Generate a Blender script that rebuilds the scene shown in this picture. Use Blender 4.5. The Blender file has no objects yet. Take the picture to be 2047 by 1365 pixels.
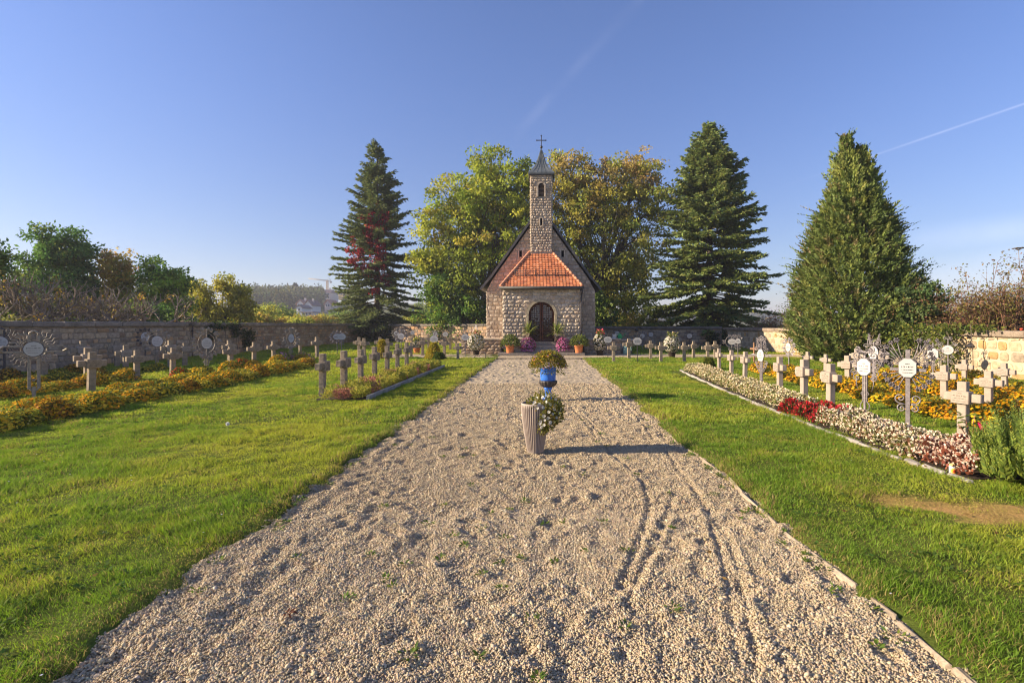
import bpy, math, random
import numpy as np
from mathutils import Vector, Matrix

random.seed(7)
RNG = np.random.default_rng(11)
PI = math.pi
SC = bpy.context.scene
COL = SC.collection

# ---------------------------------------------------------------- photograph -> ground helpers
FPX, CX, HY, EYE = 1000.0, 1085.0, 650.0, 1.6

def G(px, py):
    y = FPX * EYE / (py - HY)
    return ((px - CX) * y / FPX, y)

def at(px, py, y):
    return ((px - CX) * y / FPX, EYE + (HY - py) * y / FPX)

# ---------------------------------------------------------------- objects
def tag(o, label=None, cat=None, group=None, kind=None):
    if label: o['label'] = label
    if cat: o['category'] = cat
    if group: o['group'] = group
    if kind: o['kind'] = kind
    return o

def empty(name, loc=(0, 0, 0), rz=0.0, label=None, cat=None, group=None):
    o = bpy.data.objects.new(name, None)
    o.empty_display_size = 0.2
    COL.objects.link(o)
    o.location = loc
    o.rotation_euler = (0, 0, rz)
    return tag(o, label, cat, group)

KIDS = {}
def adopt(o, parent):
    if parent is not None:
        o.parent = parent
        KIDS.setdefault(parent.name, []).append(o)
    return o

def dup(root, loc, rz=0.0, label=None, scale=None, group=None):
    def cp(o, par):
        c = o.copy(); COL.objects.link(c)
        if par is not None:
            adopt(c, par)
        for k in KIDS.get(o.name, []):
            cp(k, c)
        return c
    r = cp(root, None)
    r.location = loc
    r.rotation_euler = (0, 0, rz)
    if scale is not None:
        r.scale = scale if hasattr(scale, '__len__') else (scale,) * 3
    if label: r['label'] = label
    if group: r['group'] = group
    return r

def npmesh(name, V, F, mats, col=None, midx=None, parent=None, smooth=False):
    me = bpy.data.meshes.new(name)
    V = np.ascontiguousarray(V, dtype=np.float32); F = np.ascontiguousarray(F, dtype=np.int32)
    nf, k = F.shape
    me.vertices.add(len(V)); me.vertices.foreach_set('co', V.ravel())
    me.loops.add(nf * k); me.loops.foreach_set('vertex_index', F.ravel())
    me.polygons.add(nf)
    me.polygons.foreach_set('loop_start', np.arange(nf, dtype=np.int32) * k)
    if smooth:
        me.polygons.foreach_set('use_smooth', np.ones(nf, dtype=bool))
    for m in (mats if isinstance(mats, (list, tuple)) else [mats]):
        me.materials.append(m)
    if midx is not None:
        me.polygons.foreach_set('material_index', np.ascontiguousarray(midx, dtype=np.int32))
    me.update(calc_edges=True)
    if col is not None:
        c = np.ones((nf, 4), dtype=np.float32); c[:, :3] = col
        a = me.attributes.new('col', 'FLOAT_COLOR', 'FACE')
        a.data.foreach_set('color', c.ravel())
    o = bpy.data.objects.new(name, me); COL.objects.link(o)
    return adopt(o, parent)

class MB:
    """collects shapes and links them as one mesh object"""
    def __init__(s):
        s.v = []; s.f = []; s.c = []; s.m = []; s.sm = []
    def add(s, vs, fs, col=(1, 1, 1), m=0, smooth=False):
        b = len(s.v)
        s.v.extend([tuple(p) for p in vs])
        for f in fs:
            s.f.append([b + i for i in f]); s.c.append(col); s.m.append(m); s.sm.append(smooth)
        return s
    def bbox(s, c, size, bev=0.0, rot=None, col=(1, 1, 1), m=0, jit=0.0):
        hx, hy, hz = size[0] / 2, size[1] / 2, size[2] / 2
        c = Vector(c)
        R = rot if rot is not None else Matrix.Identity(3)
        if bev <= 0:
            P = [Vector((x * hx, y * hy, z * hz)) for x in (-1, 1) for y in (-1, 1) for z in (-1, 1)]
            F = [(0, 1, 3, 2), (4, 6, 7, 5), (0, 4, 5, 1), (2, 3, 7, 6), (0, 2, 6, 4), (1, 5, 7, 3)]
        else:
            P = []; ix = {}
            h = (hx, hy, hz)
            for sx in (-1, 1):
                for sy in (-1, 1):
                    for sz in (-1, 1):
                        sg = (sx, sy, sz)
                        for ax in range(3):
                            p = [sg[i] * (h[i] - (0 if i == ax else bev)) for i in range(3)]
                            ix[(sx, sy, sz, ax)] = len(P); P.append(Vector(p))
            F = []
            for ax in range(3):
                u, w = [(1, 2), (2, 0), (0, 1)][ax]
                for sg in (-1, 1):
                    q = []
                    for (a, b) in ((-1, -1), (1, -1), (1, 1), (-1, 1)):
                        t = [0, 0, 0]; t[ax] = sg; t[u] = a; t[w] = b
                        q.append(ix[(t[0], t[1], t[2], ax)])
                    F.append(q if sg > 0 else q[::-1])
            for ax in range(3):
                u, w = [(1, 2), (2, 0), (0, 1)][ax]
                for a in (-1, 1):
                    for b in (-1, 1):
                        t = [0, 0, 0]; t[u] = a; t[w] = b
                        t[ax] = -1; t0 = tuple(t); t[ax] = 1; t1 = tuple(t)
                        F.append([ix[t0 + (u,)], ix[t1 + (u,)], ix[t1 + (w,)], ix[t0 + (w,)]])
            for sx in (-1, 1):
                for sy in (-1, 1):
                    for sz in (-1, 1):
                        F.append([ix[(sx, sy, sz, 0)], ix[(sx, sy, sz, 1)], ix[(sx, sy, sz, 2)]])
        if jit:
            P = [p + Vector((random.uniform(-jit, jit), random.uniform(-jit, jit), random.uniform(-jit, jit))) for p in P]
        return s.add([c + R @ p for p in P], F, col, m)
    def tube(s, pts, r, n=6, col=(1, 1, 1), m=0, cap=True, flat=1.0):
        pts = [Vector(p) for p in pts]
        rs = r if hasattr(r, '__len__') else [r] * len(pts)
        ring = []; up = None
        for i, p in enumerate(pts):
            t = (pts[min(i + 1, len(pts) - 1)] - pts[max(i - 1, 0)])
            t = t.normalized() if t.length > 1e-9 else Vector((0, 0, 1))
            if up is None:
                up = Vector((0, 1, 0)) if abs(t.y) < 0.8 else Vector((1, 0, 0))
            a = t.cross(up)
            if a.length < 1e-6: a = t.orthogonal()
            a.normalize(); b = a.cross(t).normalized(); up = b
            ring.append([p + a * (math.cos(2 * PI * k / n) * rs[i]) + b * (math.sin(2 * PI * k / n) * rs[i] * flat) for k in range(n)])
        vs = [q for rg in ring for q in rg]
        fs = [(i * n + k, i * n + (k + 1) % n, (i + 1) * n + (k + 1) % n, (i + 1) * n + k) for i in range(len(pts) - 1) for k in range(n)]
        if cap:
            fs.append(list(range(n))[::-1]); fs.append([(len(pts) - 1) * n + k for k in range(n)])
        return s.add(vs, fs, col, m, smooth=True)
    def lathe(s, prof, seg=24, c=(0, 0, 0), col=(1, 1, 1), m=0, smooth=True, mod=None, sy=1.0):
        vs = []; fs = []
        for (r, z) in prof:
            for k in range(seg):
                a = 2 * PI * k / seg
                rr = r * (mod(k, z) if mod else 1.0)
                vs.append((c[0] + rr * math.cos(a), c[1] + sy * rr * math.sin(a), c[2] + z))
        for i in range(len(prof) - 1):
            for k in range(seg):
                k2 = (k + 1) % seg
                fs.append((i * seg + k, i * seg + k2, (i + 1) * seg + k2, (i + 1) * seg + k))
        fs.append(list(range(seg))[::-1]); fs.append([(len(prof) - 1) * seg + k for k in range(seg)])
        return s.add(vs, fs, col, m, smooth)
    def prism(s, poly, y0, y1, col=(1, 1, 1), m=0):
        """poly: (x, z) outline, extruded along y from y0 (front) to y1"""
        n = len(poly)
        vs = [(x, y0, z) for x, z in poly] + [(x, y1, z) for x, z in poly]
        fs = [list(range(n)), [n + i for i in range(n)][::-1]]
        fs += [(i, n + i, n + (i + 1) % n, (i + 1) % n) for i in range(n)]
        return s.add(vs, fs, col, m)
    def build(s, name, mats, parent=None):
        me = bpy.data.meshes.new(name)
        me.from_pydata(s.v, [], s.f)
        for mm in (mats if isinstance(mats, (list, tuple)) else [mats]):
            me.materials.append(mm)
        me.polygons.foreach_set('material_index', s.m)
        me.polygons.foreach_set('use_smooth', s.sm)
        a = me.attributes.new('col', 'FLOAT_COLOR', 'FACE')
        c = np.ones((len(s.f), 4), dtype=np.float32); c[:, :3] = s.c
        a.data.foreach_set('color', c.ravel())
        me.update()
        o = bpy.data.objects.new(name, me); COL.objects.link(o)
        return adopt(o, parent)

# ---------------------------------------------------------------- materials
def new_mat(name):
    m = bpy.data.materials.new(name); m.use_nodes = True
    nt = m.node_tree
    for n in list(nt.nodes): nt.nodes.remove(n)
    return m, nt, nt.nodes, nt.links

def _mul(N, L, a, b):
    x = N.new('ShaderNodeMix'); x.data_type = 'RGBA'; x.blend_type = 'MULTIPLY'
    x.inputs['Factor'].default_value = 1
    L.new(a, x.inputs['A']); L.new(b, x.inputs['B'])
    return x.outputs['Result']

def _ramp(N, L, fac, stops):
    r = N.new('ShaderNodeValToRGB')
    e = r.color_ramp.elements
    while len(e) < len(stops): e.new(0.5)
    for i, (p, c) in enumerate(stops):
        e[i].position = p; e[i].color = (c[0], c[1], c[2], 1) if hasattr(c, '__len__') else (c, c, c, 1)
    L.new(fac, r.inputs['Fac'])
    return r.outputs['Color']

def _noise(N, L, scale, detail=5, rough=0.6, coord='Object', vec=None):
    if vec is None:
        tc = N.new('ShaderNodeTexCoord'); vec = tc.outputs[coord]
    n = N.new('ShaderNodeTexNoise'); n.inputs['Scale'].default_value = scale
    n.inputs['Detail'].default_value = detail; n.inputs['Roughness'].default_value = rough
    L.new(vec, n.inputs['Vector'])
    return n.outputs['Fac']

def solid(name, color=(1, 1, 1), rough=0.8, attr=True, n1=(6, 0.7, 1.2), n2=None, bump=None, metal=0.0, spec=0.3, stain=None):
    """colour attribute x base colour x noise mottling; optional second noise, stains and bump"""
    m, nt, N, L = new_mat(name)
    out = N.new('ShaderNodeOutputMaterial'); b = N.new('ShaderNodeBsdfPrincipled')
    L.new(b.outputs[0], out.inputs['Surface'])
    rgb = N.new('ShaderNodeRGB'); rgb.outputs[0].default_value = (*color, 1)
    c = rgb.outputs[0]
    if attr:
        a = N.new('ShaderNodeAttribute'); a.attribute_name = 'col'
        c = _mul(N, L, c, a.outputs['Color'])
    for nn in (n1, n2):
        if nn:
            c = _mul(N, L, c, _ramp(N, L, _noise(N, L, nn[0]), [(0.3, nn[1]), (0.7, nn[2])]))
    if stain:
        x = N.new('ShaderNodeMix'); x.data_type = 'RGBA'
        L.new(_ramp(N, L, _noise(N, L, stain[0], 6, 0.7), [(stain[2], 0.0), (stain[3], stain[4])]), x.inputs['Factor'])
        L.new(c, x.inputs['A']); x.inputs['B'].default_value = (*stain[1], 1)
        c = x.outputs['Result']
    L.new(c, b.inputs['Base Color'])
    b.inputs['Roughness'].default_value = rough
    b.inputs['Metallic'].default_value = metal
    b.inputs['Specular IOR Level'].default_value = spec
    if bump:
        bp = N.new('ShaderNodeBump'); bp.inputs['Strength'].default_value = bump[1]; bp.inputs['Distance'].default_value = bump[2]
        L.new(_noise(N, L, bump[0], 6, 0.65), bp.inputs['Height'])
        L.new(bp.outputs[0], b.inputs['Normal'])
    return m

def leafy(name, trans=0.35, gloss=0.06, rough=0.45, tint=(1, 1, 1)):
    m, nt, N, L = new_mat(name)
    out = N.new('ShaderNodeOutputMaterial')
    a = N.new('ShaderNodeAttribute'); a.attribute_name = 'col'
    t = N.new('ShaderNodeRGB'); t.outputs[0].default_value = (*tint, 1)
    c = _mul(N, L, a.outputs['Color'], t.outputs[0])
    d = N.new('ShaderNodeBsdfDiffuse'); tr = N.new('ShaderNodeBsdfTranslucent'); g = N.new('ShaderNodeBsdfGlossy')
    g.inputs['Roughness'].default_value = rough
    L.new(c, d.inputs['Color']); L.new(c, tr.inputs['Color'])
    m1 = N.new('ShaderNodeMixShader'); m1.inputs[0].default_value = trans
    L.new(d.outputs[0], m1.inputs[1]); L.new(tr.outputs[0], m1.inputs[2])
    m2 = N.new('ShaderNodeMixShader'); m2.inputs[0].default_value = gloss
    L.new(m1.outputs[0], m2.inputs[1]); L.new(g.outputs[0], m2.inputs[2])
    L.new(m2.outputs[0], out.inputs['Surface'])
    return m

M = {}
M['stone'] = solid('weathered_stone', (1, 1, 1), 0.9, n1=(9, 0.62, 1.15), n2=(60, 0.8, 1.15), bump=(70, 0.6, 0.006), stain=(1.3, (0.17, 0.14, 0.11), 0.56, 0.8, 0.35))
M['mortar'] = solid('lime_mortar', (0.42, 0.355, 0.28), 0.95, attr=False, n1=(5, 0.6, 1.15), bump=(40, 0.5, 0.01))
M['cross_dark'] = solid('lichened_stone', (0.33, 0.26, 0.185), 0.95, n1=(14, 0.55, 1.25), n2=(90, 0.75, 1.2), bump=(90, 0.6, 0.004), stain=(22, (0.035, 0.03, 0.024), 0.55, 0.72, 0.8))
M['cross_mid'] = solid('old_stone', (0.34, 0.27, 0.19), 0.95, n1=(10, 0.6, 1.15), n2=(90, 0.78, 1.15), bump=(90, 0.6, 0.004), stain=(17, (0.075, 0.066, 0.05), 0.58, 0.75, 0.75))
M['cross_pale'] = solid('pale_stone', (0.385, 0.315, 0.25), 0.95, n1=(8, 0.78, 1.08), n2=(110, 0.82, 1.1), bump=(110, 0.5, 0.003), stain=(12, (0.25, 0.215, 0.16), 0.6, 0.8, 0.5))
M['coping'] = solid('coping_stone', (0.30, 0.255, 0.21), 0.95, n1=(2.2, 0.55, 1.2), n2=(30, 0.7, 1.2), bump=(30, 0.6, 0.012))
M['iron'] = solid('wrought_iron', (0.20, 0.175, 0.175), 0.55, n1=(30, 0.6, 1.4), metal=0.25, spec=0.5, bump=(80, 0.3, 0.002))
M['iron_dark'] = solid('dark_iron', (0.05, 0.045, 0.05), 0.5, n1=(30, 0.6, 1.3), metal=0.3, spec=0.5)
M['iron_warm'] = solid('stone_coloured_iron', (0.30, 0.25, 0.195), 0.6, n1=(25, 0.6, 1.25), metal=0.1, spec=0.5)
M['enamel'] = solid('white_enamel', (0.50, 0.475, 0.45), 0.35, attr=False, n1=(20, 0.92, 1.03), spec=0.5)
M['ink'] = solid('engraved_lettering', (0.035, 0.027, 0.02), 0.8, attr=False, n1=(200, 0.7, 1.3))
M['carved'] = solid('carved_lettering', (0.10, 0.075, 0.05), 0.9, attr=False, n1=(200, 0.7, 1.3))
M['bark'] = solid('bark', (0.13, 0.105, 0.085), 0.95, n1=(4, 0.5, 1.3), n2=(40, 0.6, 1.3), bump=(30, 0.8, 0.02))
M['twig'] = solid('pale_bark', (0.27, 0.215, 0.16), 0.95, n1=(6, 0.5, 1.3))
M['dark'] = solid('unlit_opening', (0.006, 0.006, 0.007), 1.0, attr=False, n1=(5, .9, 1.1), spec=0.0)
M['leaf'] = leafy('leaf', 0.48, 0.02, 0.6)
M['needle'] = leafy('needle', 0.3, 0.02, 0.6)
M['petal'] = leafy('petal', 0.35, 0.03)
M['grass'] = leafy('grass_blade', 0.48, 0.02, 0.6)
M['slate'] = solid('slate_and_lead', (0.085, 0.088, 0.092), 0.6, n1=(3, 0.7, 1.25), n2=(30, 0.8, 1.2), spec=0.4)
M['copper'] = solid('weathered_lead', (0.17, 0.185, 0.18), 0.5, n1=(3, 0.7, 1.25), n2=(18, 0.75, 1.2), metal=0.3, spec=0.5)
M['tile'] = solid('clay_tile', (1, 1, 1), 0.85, n1=(5, 0.75, 1.15), n2=(60, 0.8, 1.15), bump=(60, 0.3, 0.005), stain=(2.6, (0.22, 0.095, 0.05), 0.54, 0.74, 0.6))
M['wood_dark'] = solid('dark_wood', (0.058, 0.024, 0.014), 0.6, n1=(8, 0.6, 1.3), n2=(60, 0.8, 1.2))
M['wood_brown'] = solid('brown_wood', (0.24, 0.13, 0.07), 0.8, n1=(8, 0.6, 1.3))
M['pane'] = solid('old_glass', (0.03, 0.028, 0.026), 0.15, attr=False, n1=(7, 0.5, 1.5), metal=0.0, spec=0.5)
M['terracotta'] = solid('terracotta', (0.62, 0.215, 0.085), 0.85, n1=(8, 0.8, 1.1), bump=(60, 0.2, 0.003))
M['blue'] = solid('blue_glaze', (0.03, 0.16, 0.62), 0.42, attr=False, n1=(12, 0.75, 1.15), spec=0.5, stain=(9, (0.16, 0.17, 0.20), 0.58, 0.78, 0.5))
M['bronze'] = solid('dark_bronze', (0.07, 0.06, 0.055), 0.5, attr=False, n1=(25, 0.6, 1.4), metal=0.2)
M['taupe'] = solid('taupe_plastic', (0.385, 0.315, 0.265), 0.7, attr=False, n1=(6, 0.88, 1.06), spec=0.25, stain=(7, (0.24, 0.18, 0.14), 0.58, 0.8, 0.45))
M['soil'] = solid('soil', (0.05, 0.036, 0.026), 1.0, attr=False, n1=(30, 0.6, 1.4), bump=(60, 1, 0.02))
M['paint'] = solid('plain_paint', (1, 1, 1), 0.6, n1=(3, 0.9, 1.05))
M['kerb'] = solid('concrete_kerb', (0.40, 0.36, 0.31), 0.95, n1=(6, 0.6, 1.15), n2=(60, 0.75, 1.2), bump=(50, 0.6, 0.01))

# ---------------------------------------------------------------- noise in numpy
def _hash(ix, iy, seed):
    h = (ix.astype(np.int64) * 374761393 + iy.astype(np.int64) * 668265263 + seed * 974634533) & 0x7fffffff
    h = ((h ^ (h >> 13)) * 1274126177) & 0x7fffffff
    return ((h ^ (h >> 16)) & 0xffff) / 65535.0

def vnoise(x, y, seed=0):
    x0 = np.floor(x); y0 = np.floor(y); fx = x - x0; fy = y - y0
    fx = fx * fx * (3 - 2 * fx); fy = fy * fy * (3 - 2 * fy)
    a = _hash(x0, y0, seed); b = _hash(x0 + 1, y0, seed); c = _hash(x0, y0 + 1, seed); d = _hash(x0 + 1, y0 + 1, seed)
    return (a * (1 - fx) + b * fx) * (1 - fy) + (c * (1 - fx) + d * fx) * fy

def fbm(x, y, seed=0, oct=3):
    s = 0; a = 1; t = 0
    for i in range(oct):
        s = s + a * vnoise(x * 2 ** i, y * 2 ** i, seed + i); t += a; a *= 0.5
    return s / t

def unit(v):
    return v / np.maximum(np.linalg.norm(v, axis=-1, keepdims=True), 1e-9)

def rand_dirs(n, rng=RNG):
    return unit(rng.normal(size=(n, 3)))

def leaf_quads(C, D, S, L, W, fold=0.15):
    """rhombic leaves: base C, direction D, side S, length L, half width W"""
    n = len(C)
    L = np.broadcast_to(np.asarray(L, float).reshape(-1, 1), (n, 1)); W = np.broadcast_to(np.asarray(W, float).reshape(-1, 1), (n, 1))
    S = unit(S - D * np.sum(S * D, axis=1, keepdims=True))
    Nn = np.cross(D, S)
    V = np.empty((n, 4, 3))
    V[:, 0] = C
    V[:, 1] = C + D * L * 0.45 + S * W + Nn * W * fold
    V[:, 2] = C + D * L
    V[:, 3] = C + D * L * 0.45 - S * W + Nn * W * fold
    return V.reshape(-1, 3), np.arange(n * 4).reshape(n, 4)

def mixcol(n, palette, weights=None, jit=0.18, rng=RNG):
    P = np.array(palette); k = rng.choice(len(P), size=n, p=weights)
    return P[k] * (1 + rng.uniform(-jit, jit, size=(n, 1))) * (1 + rng.uniform(-0.06, 0.06, size=(n, 3)))

def ordinal(i):
    return ['first', 'second', 'third', 'fourth', 'fifth', 'sixth', 'seventh', 'eighth', 'ninth', 'tenth', 'eleventh', 'twelfth', 'thirteenth',
            'fourteenth', 'fifteenth', 'sixteenth', 'seventeenth', 'eighteenth', 'nineteenth', 'twentieth', 'twenty-first', 'twenty-second',
            'twenty-third', 'twenty-fourth', 'twenty-fifth', 'twenty-sixth', 'twenty-seventh', 'twenty-eighth', 'twenty-ninth', 'thirtieth',
            'thirty-first', 'thirty-second'][i]
# ================================================================ camera, light, sky
cam = bpy.data.cameras.new('camera'); cam_o = bpy.data.objects.new('camera', cam); COL.objects.link(cam_o)
cam.sensor_width = 36; cam.lens = 36 * FPX / 2047
cam.shift_x = -(CX - 1023.5) / 2047; cam.shift_y = -(682.5 - HY) / 2047
cam.clip_end = 6000; cam.clip_start = 0.05
cam_o.location = (0, 0, EYE); cam_o.rotation_euler = (PI / 2, 0, 0)
SC.camera = cam_o

SUN_EL, SUN_AZ = math.radians(20), math.radians(7)      # azimuth: from the left (-x), a little behind the camera
sd = Vector((-math.cos(SUN_EL) * math.cos(SUN_AZ), -math.cos(SUN_EL) * math.sin(SUN_AZ), math.sin(SUN_EL)))
sun = bpy.data.lights.new('sun', 'SUN'); sun_o = bpy.data.objects.new('sun', sun); COL.objects.link(sun_o)
sun.energy = 5.0; sun.angle = math.radians(0.53); sun.color = (1.0, 0.83, 0.60)
sun_o.rotation_euler = sd.to_track_quat('Z', 'Y').to_euler()
sun_o.location = (-30, -5, 30)

w = bpy.data.worlds.new('World'); SC.world = w; w.use_nodes = True
nt = w.node_tree; N, L = nt.nodes, nt.links
bg = N['Background']
sky = N.new('ShaderNodeTexSky'); sky.sky_type = 'NISHITA'; sky.sun_disc = False
sky.sun_elevation = SUN_EL
sky.sun_rotation = math.atan2(sd.x, sd.y)
sky.altitude = 200; sky.air_density = 1.0; sky.dust_density = 0.35; sky.ozone_density = 3.0
# vapour trails and thin cirrus, high up in the sky
tc = N.new('ShaderNodeTexCoord'); nrm = N.new('ShaderNodeVectorMath'); nrm.operation = 'NORMALIZE'
L.new(tc.outputs['Generated'], nrm.inputs[0])

def sky_dir(px, py):
    return Vector(((px - CX) / FPX, 1, (HY - py) / FPX)).normalized()

def dotv(v):
    d = N.new('ShaderNodeVectorMath'); d.operation = 'DOT_PRODUCT'
    L.new(nrm.outputs[0], d.inputs[0]); d.inputs[1].default_value = v
    return d.outputs['Value']

def mth(op, a, b=None):
    x = N.new('ShaderNodeMath'); x.operation = op
    for i, q in enumerate((a, b)):
        if q is None: continue
        if isinstance(q, (int, float)): x.inputs[i].default_value = q
        else: L.new(q, x.inputs[i])
    return x.outputs[0]

def mapr(v, a, b, c, d):
    x = N.new('ShaderNodeMapRange'); x.interpolation_type = 'SMOOTHSTEP'
    L.new(v, x.inputs['Value'])
    for k, q in zip(('From Min', 'From Max', 'To Min', 'To Max'), (a, b, c, d)): x.inputs[k].default_value = q
    return x.outputs['Result']

sn = N.new('ShaderNodeTexNoise'); sn.inputs['Scale'].default_value = 14; sn.inputs['Detail'].default_value = 6
L.new(nrm.outputs[0], sn.inputs['Vector'])

def trail(p0, p1, width, strength, f0, f1, soft):
    a, b = sky_dir(*p0), sky_dir(*p1)
    n = a.cross(b).normalized()
    t = (b - a).normalized()
    dist = mth('ABSOLUTE', dotv(n))
    band = mapr(dist, 0, width, 1, 0)
    run = mapr(dotv(t), a.dot(t) + f0 * (b - a).length, a.dot(t) + f1 * (b - a).length, 0, 1)
    nz = mapr(sn.outputs['Fac'], 0.5 - soft, 0.5 + soft, 0.25, 1)
    return mth('MULTIPLY', mth('MULTIPLY', mth('MULTIPLY', band, run), nz), strength)

cl = trail((1750, 310), (2047, 208), 0.0026, 0.13, -0.9, 0.75, 0.4)
for tr in (trail((1830, 478), (2047, 455), 0.03, 0.12, -0.3, 0.5, 0.5), trail((1040, 262), (1190, 95), 0.016, 0.018, -0.2, 0.25, 0.15),
           trail((1650, 625), (2047, 545), 0.06, 0.14, -0.2, 0.8, 0.4)):
    cl = mth('MAXIMUM', cl, tr)
mix = N.new('ShaderNodeMix'); mix.data_type = 'RGBA'
tint = N.new('ShaderNodeMix'); tint.data_type = 'RGBA'; tint.blend_type = 'MULTIPLY'; tint.inputs['Factor'].default_value = 1
tr_ = N.new('ShaderNodeMix'); tr_.data_type = 'RGBA'
tr_.inputs['A'].default_value = (0.475, 0.42, 0.465, 1); tr_.inputs['B'].default_value = (0.535, 0.535, 0.69, 1)
sep_ = N.new('ShaderNodeSeparateXYZ'); L.new(nrm.outputs[0], sep_.inputs[0])
L.new(mapr(sep_.outputs['Z'], -0.02, 0.5, 0, 1), tr_.inputs['Factor']); L.new(tr_.outputs['Result'], tint.inputs['B'])
L.new(sky.outputs[0], tint.inputs['A'])
L.new(cl, mix.inputs['Factor']); L.new(tint.outputs['Result'], mix.inputs['A']); mix.inputs['B'].default_value = (7.0, 6.6, 7.0, 1)
L.new(mix.outputs['Result'], bg.inputs['Color'])
bg.inputs['Strength'].default_value = 0.14
vs = SC.view_settings; vs.view_transform = 'Standard'; vs.look = 'None'; vs.gamma = 1; vs.use_curve_mapping = False
vs.exposure = 1.15
SC.cycles.max_bounces = 6; SC.cycles.diffuse_bounces = 3; SC.cycles.transmission_bounces = 3; SC.cycles.transparent_max_bounces = 4
SC.cycles.use_denoising = True; SC.cycles.use_adaptive_sampling = False; SC.cycles.filter_width = 1.15

# ================================================================ ground
XL, XR = -2.26, 1.94          # edges of the gravel path
TY0, TY1 = 24.3, 27.3        # the gravel walk across, in front of the chapel

def hill(x, y):
    d = np.maximum(y - 75, 0)
    left = 1 / (1 + np.exp((x + 18) / 14.0))
    z = left * (7.2 * np.clip(d / 150, 0, 1) ** 1.2 + 8.5 * np.clip((y - 235) / 90, 0, 1) ** 1.0 + 6 * np.clip((y - 330) / 500, 0, 1))
    far = np.clip((y - 500) / 700, 0, 1) * (16 + 14 * fbm(x / 240, y / 300, 5))
    return z + far * (1 - 0.4 * left)

def gridmesh(xs, ys, zf):
    X, Y = np.meshgrid(xs, ys); Z = zf(X, Y)
    V = np.stack([X, Y, Z], -1).reshape(-1, 3)
    nx, ny = len(xs), len(ys)
    i = np.arange(nx - 1)[None, :] + (np.arange(ny - 1) * nx)[:, None]
    F = np.stack([i, i + 1, i + 1 + nx, i + nx], -1).reshape(-1, 4)
    return V, F

xs = np.concatenate([-np.geomspace(3000, 32, 46), np.linspace(-30, 30, 31), np.geomspace(32, 3000, 46)])
ys = np.concatenate([[-2500, -800, -200, -60, -20], np.linspace(-10, 60, 36), np.geomspace(64, 4000, 70)])
V, F = gridmesh(xs, ys, lambda x, y: hill(x, y) - 0.25 + 0.19 * ((np.abs(x) > 19) | (y > 50) | (y < -3)))
def ground_mat(name, stops, sc=0.9, bump=(30, 0.8, 0.03), fine=60, attr=False):
    m, nt, N, L = new_mat(name)
    out = N.new('ShaderNodeOutputMaterial'); b = N.new('ShaderNodeBsdfPrincipled'); L.new(b.outputs[0], out.inputs['Surface'])
    c = _ramp(N, L, _noise(N, L, sc, 8, 0.7), stops)
    c = _mul(N, L, c, _ramp(N, L, _noise(N, L, fine, 4, 0.7), [(0.3, 0.65), (0.7, 1.3)]))
    at_ = N.new('ShaderNodeAttribute'); at_.attribute_name = 'col'
    if attr: c = _mul(N, L, c, at_.outputs['Color'])
    L.new(c, b.inputs['Base Color']); b.inputs['Roughness'].default_value = 1; b.inputs['Specular IOR Level'].default_value = 0.1
    bp = N.new('ShaderNodeBump'); bp.inputs['Strength'].default_value = bump[1]; bp.inputs['Distance'].default_value = bump[2]
    L.new(_noise(N, L, bump[0], 6, 0.7), bp.inputs['Height']); L.new(bp.outputs[0], b.inputs['Normal'])
    return m
M['meadow'] = ground_mat('meadow', [(0.3, (0.07, 0.09, 0.025)), (0.5, (0.13, 0.14, 0.04)), (0.7, (0.17, 0.15, 0.06))], 0.06, (3, 0.5, 0.3), 3)
M['lawn'] = ground_mat('lawn_soil', [(0.3, (0.075, 0.105, 0.018)), (0.5, (0.105, 0.13, 0.022)), (0.72, (0.15, 0.14, 0.035))], 1.3, attr=True)
tag(npmesh('ground', V, F, M['meadow'], smooth=True), kind='structure')

# dry brown patch in the right lawn
def dry(x, y):
    u = (x - 3.78) / 1.05; v = (y - 4.32 + 0.40 * (x - 3.72)) / 0.40
    return np.clip(1.25 - np.sqrt(u * u + v * v) + 1.5 * (fbm(x * 2.8, y * 4.2, 31) - 0.5) - .12, 0, 1)

def lawn_h(x, y):
    return 0.034 * (fbm(x * 0.9, y * 1.1, 3) - 0.5) + 0.040 * (fbm(x * 2.6, y * 3.2, 8, 2) - 0.5) + 0.018

def fringe(x, y):
    s = np.where(x < 0, 11.0, 37.0)
    return 0.11 * (fbm(y * 1.5 + s, s + 0 * y, 83, 3) - 0.5) * 2 + 0.05 * (vnoise(y * 7 + s, s + 0 * y, 84) - 0.5) * 2 + 0.005
BEDL = (-4.85, -3.74, 10.55, 18.75)     # kerbed bed left of the path
def edge_dist(x, y):
    return np.where(x < 0, XL - x, x - XR) + fringe(x, y)
def edge_drop(x, y):
    return 0.042 * np.clip(1 - edge_dist(x, y) / 0.11, 0, 1) ** 1.5 * (y < TY0)
def in_lawn(x, y):
    edge = np.where(x < 0, XL - x, x - XR)
    a = edge > -fringe(x, y) + 0.05 * (vnoise(x * 17, y * 17, 85) - 0.5)
    a &= (y < TY0 + 0.25 * (fbm(x, y, 4) - 0.5)) | ((y > TY1) & (np.abs(x) > 4.6)) | (x < -8.5)
    a &= ~((x > BEDL[0]) & (x < BEDL[1]) & (y > BEDL[2]) & (y < BEDL[3]))
    a &= ~((x > 4.32) & (x < 5.2) & (y > 5.12) & (y < 17.2))
    a &= (x > -17.4) & (x < 14.2 - 0.02 * y)
    return a

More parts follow.
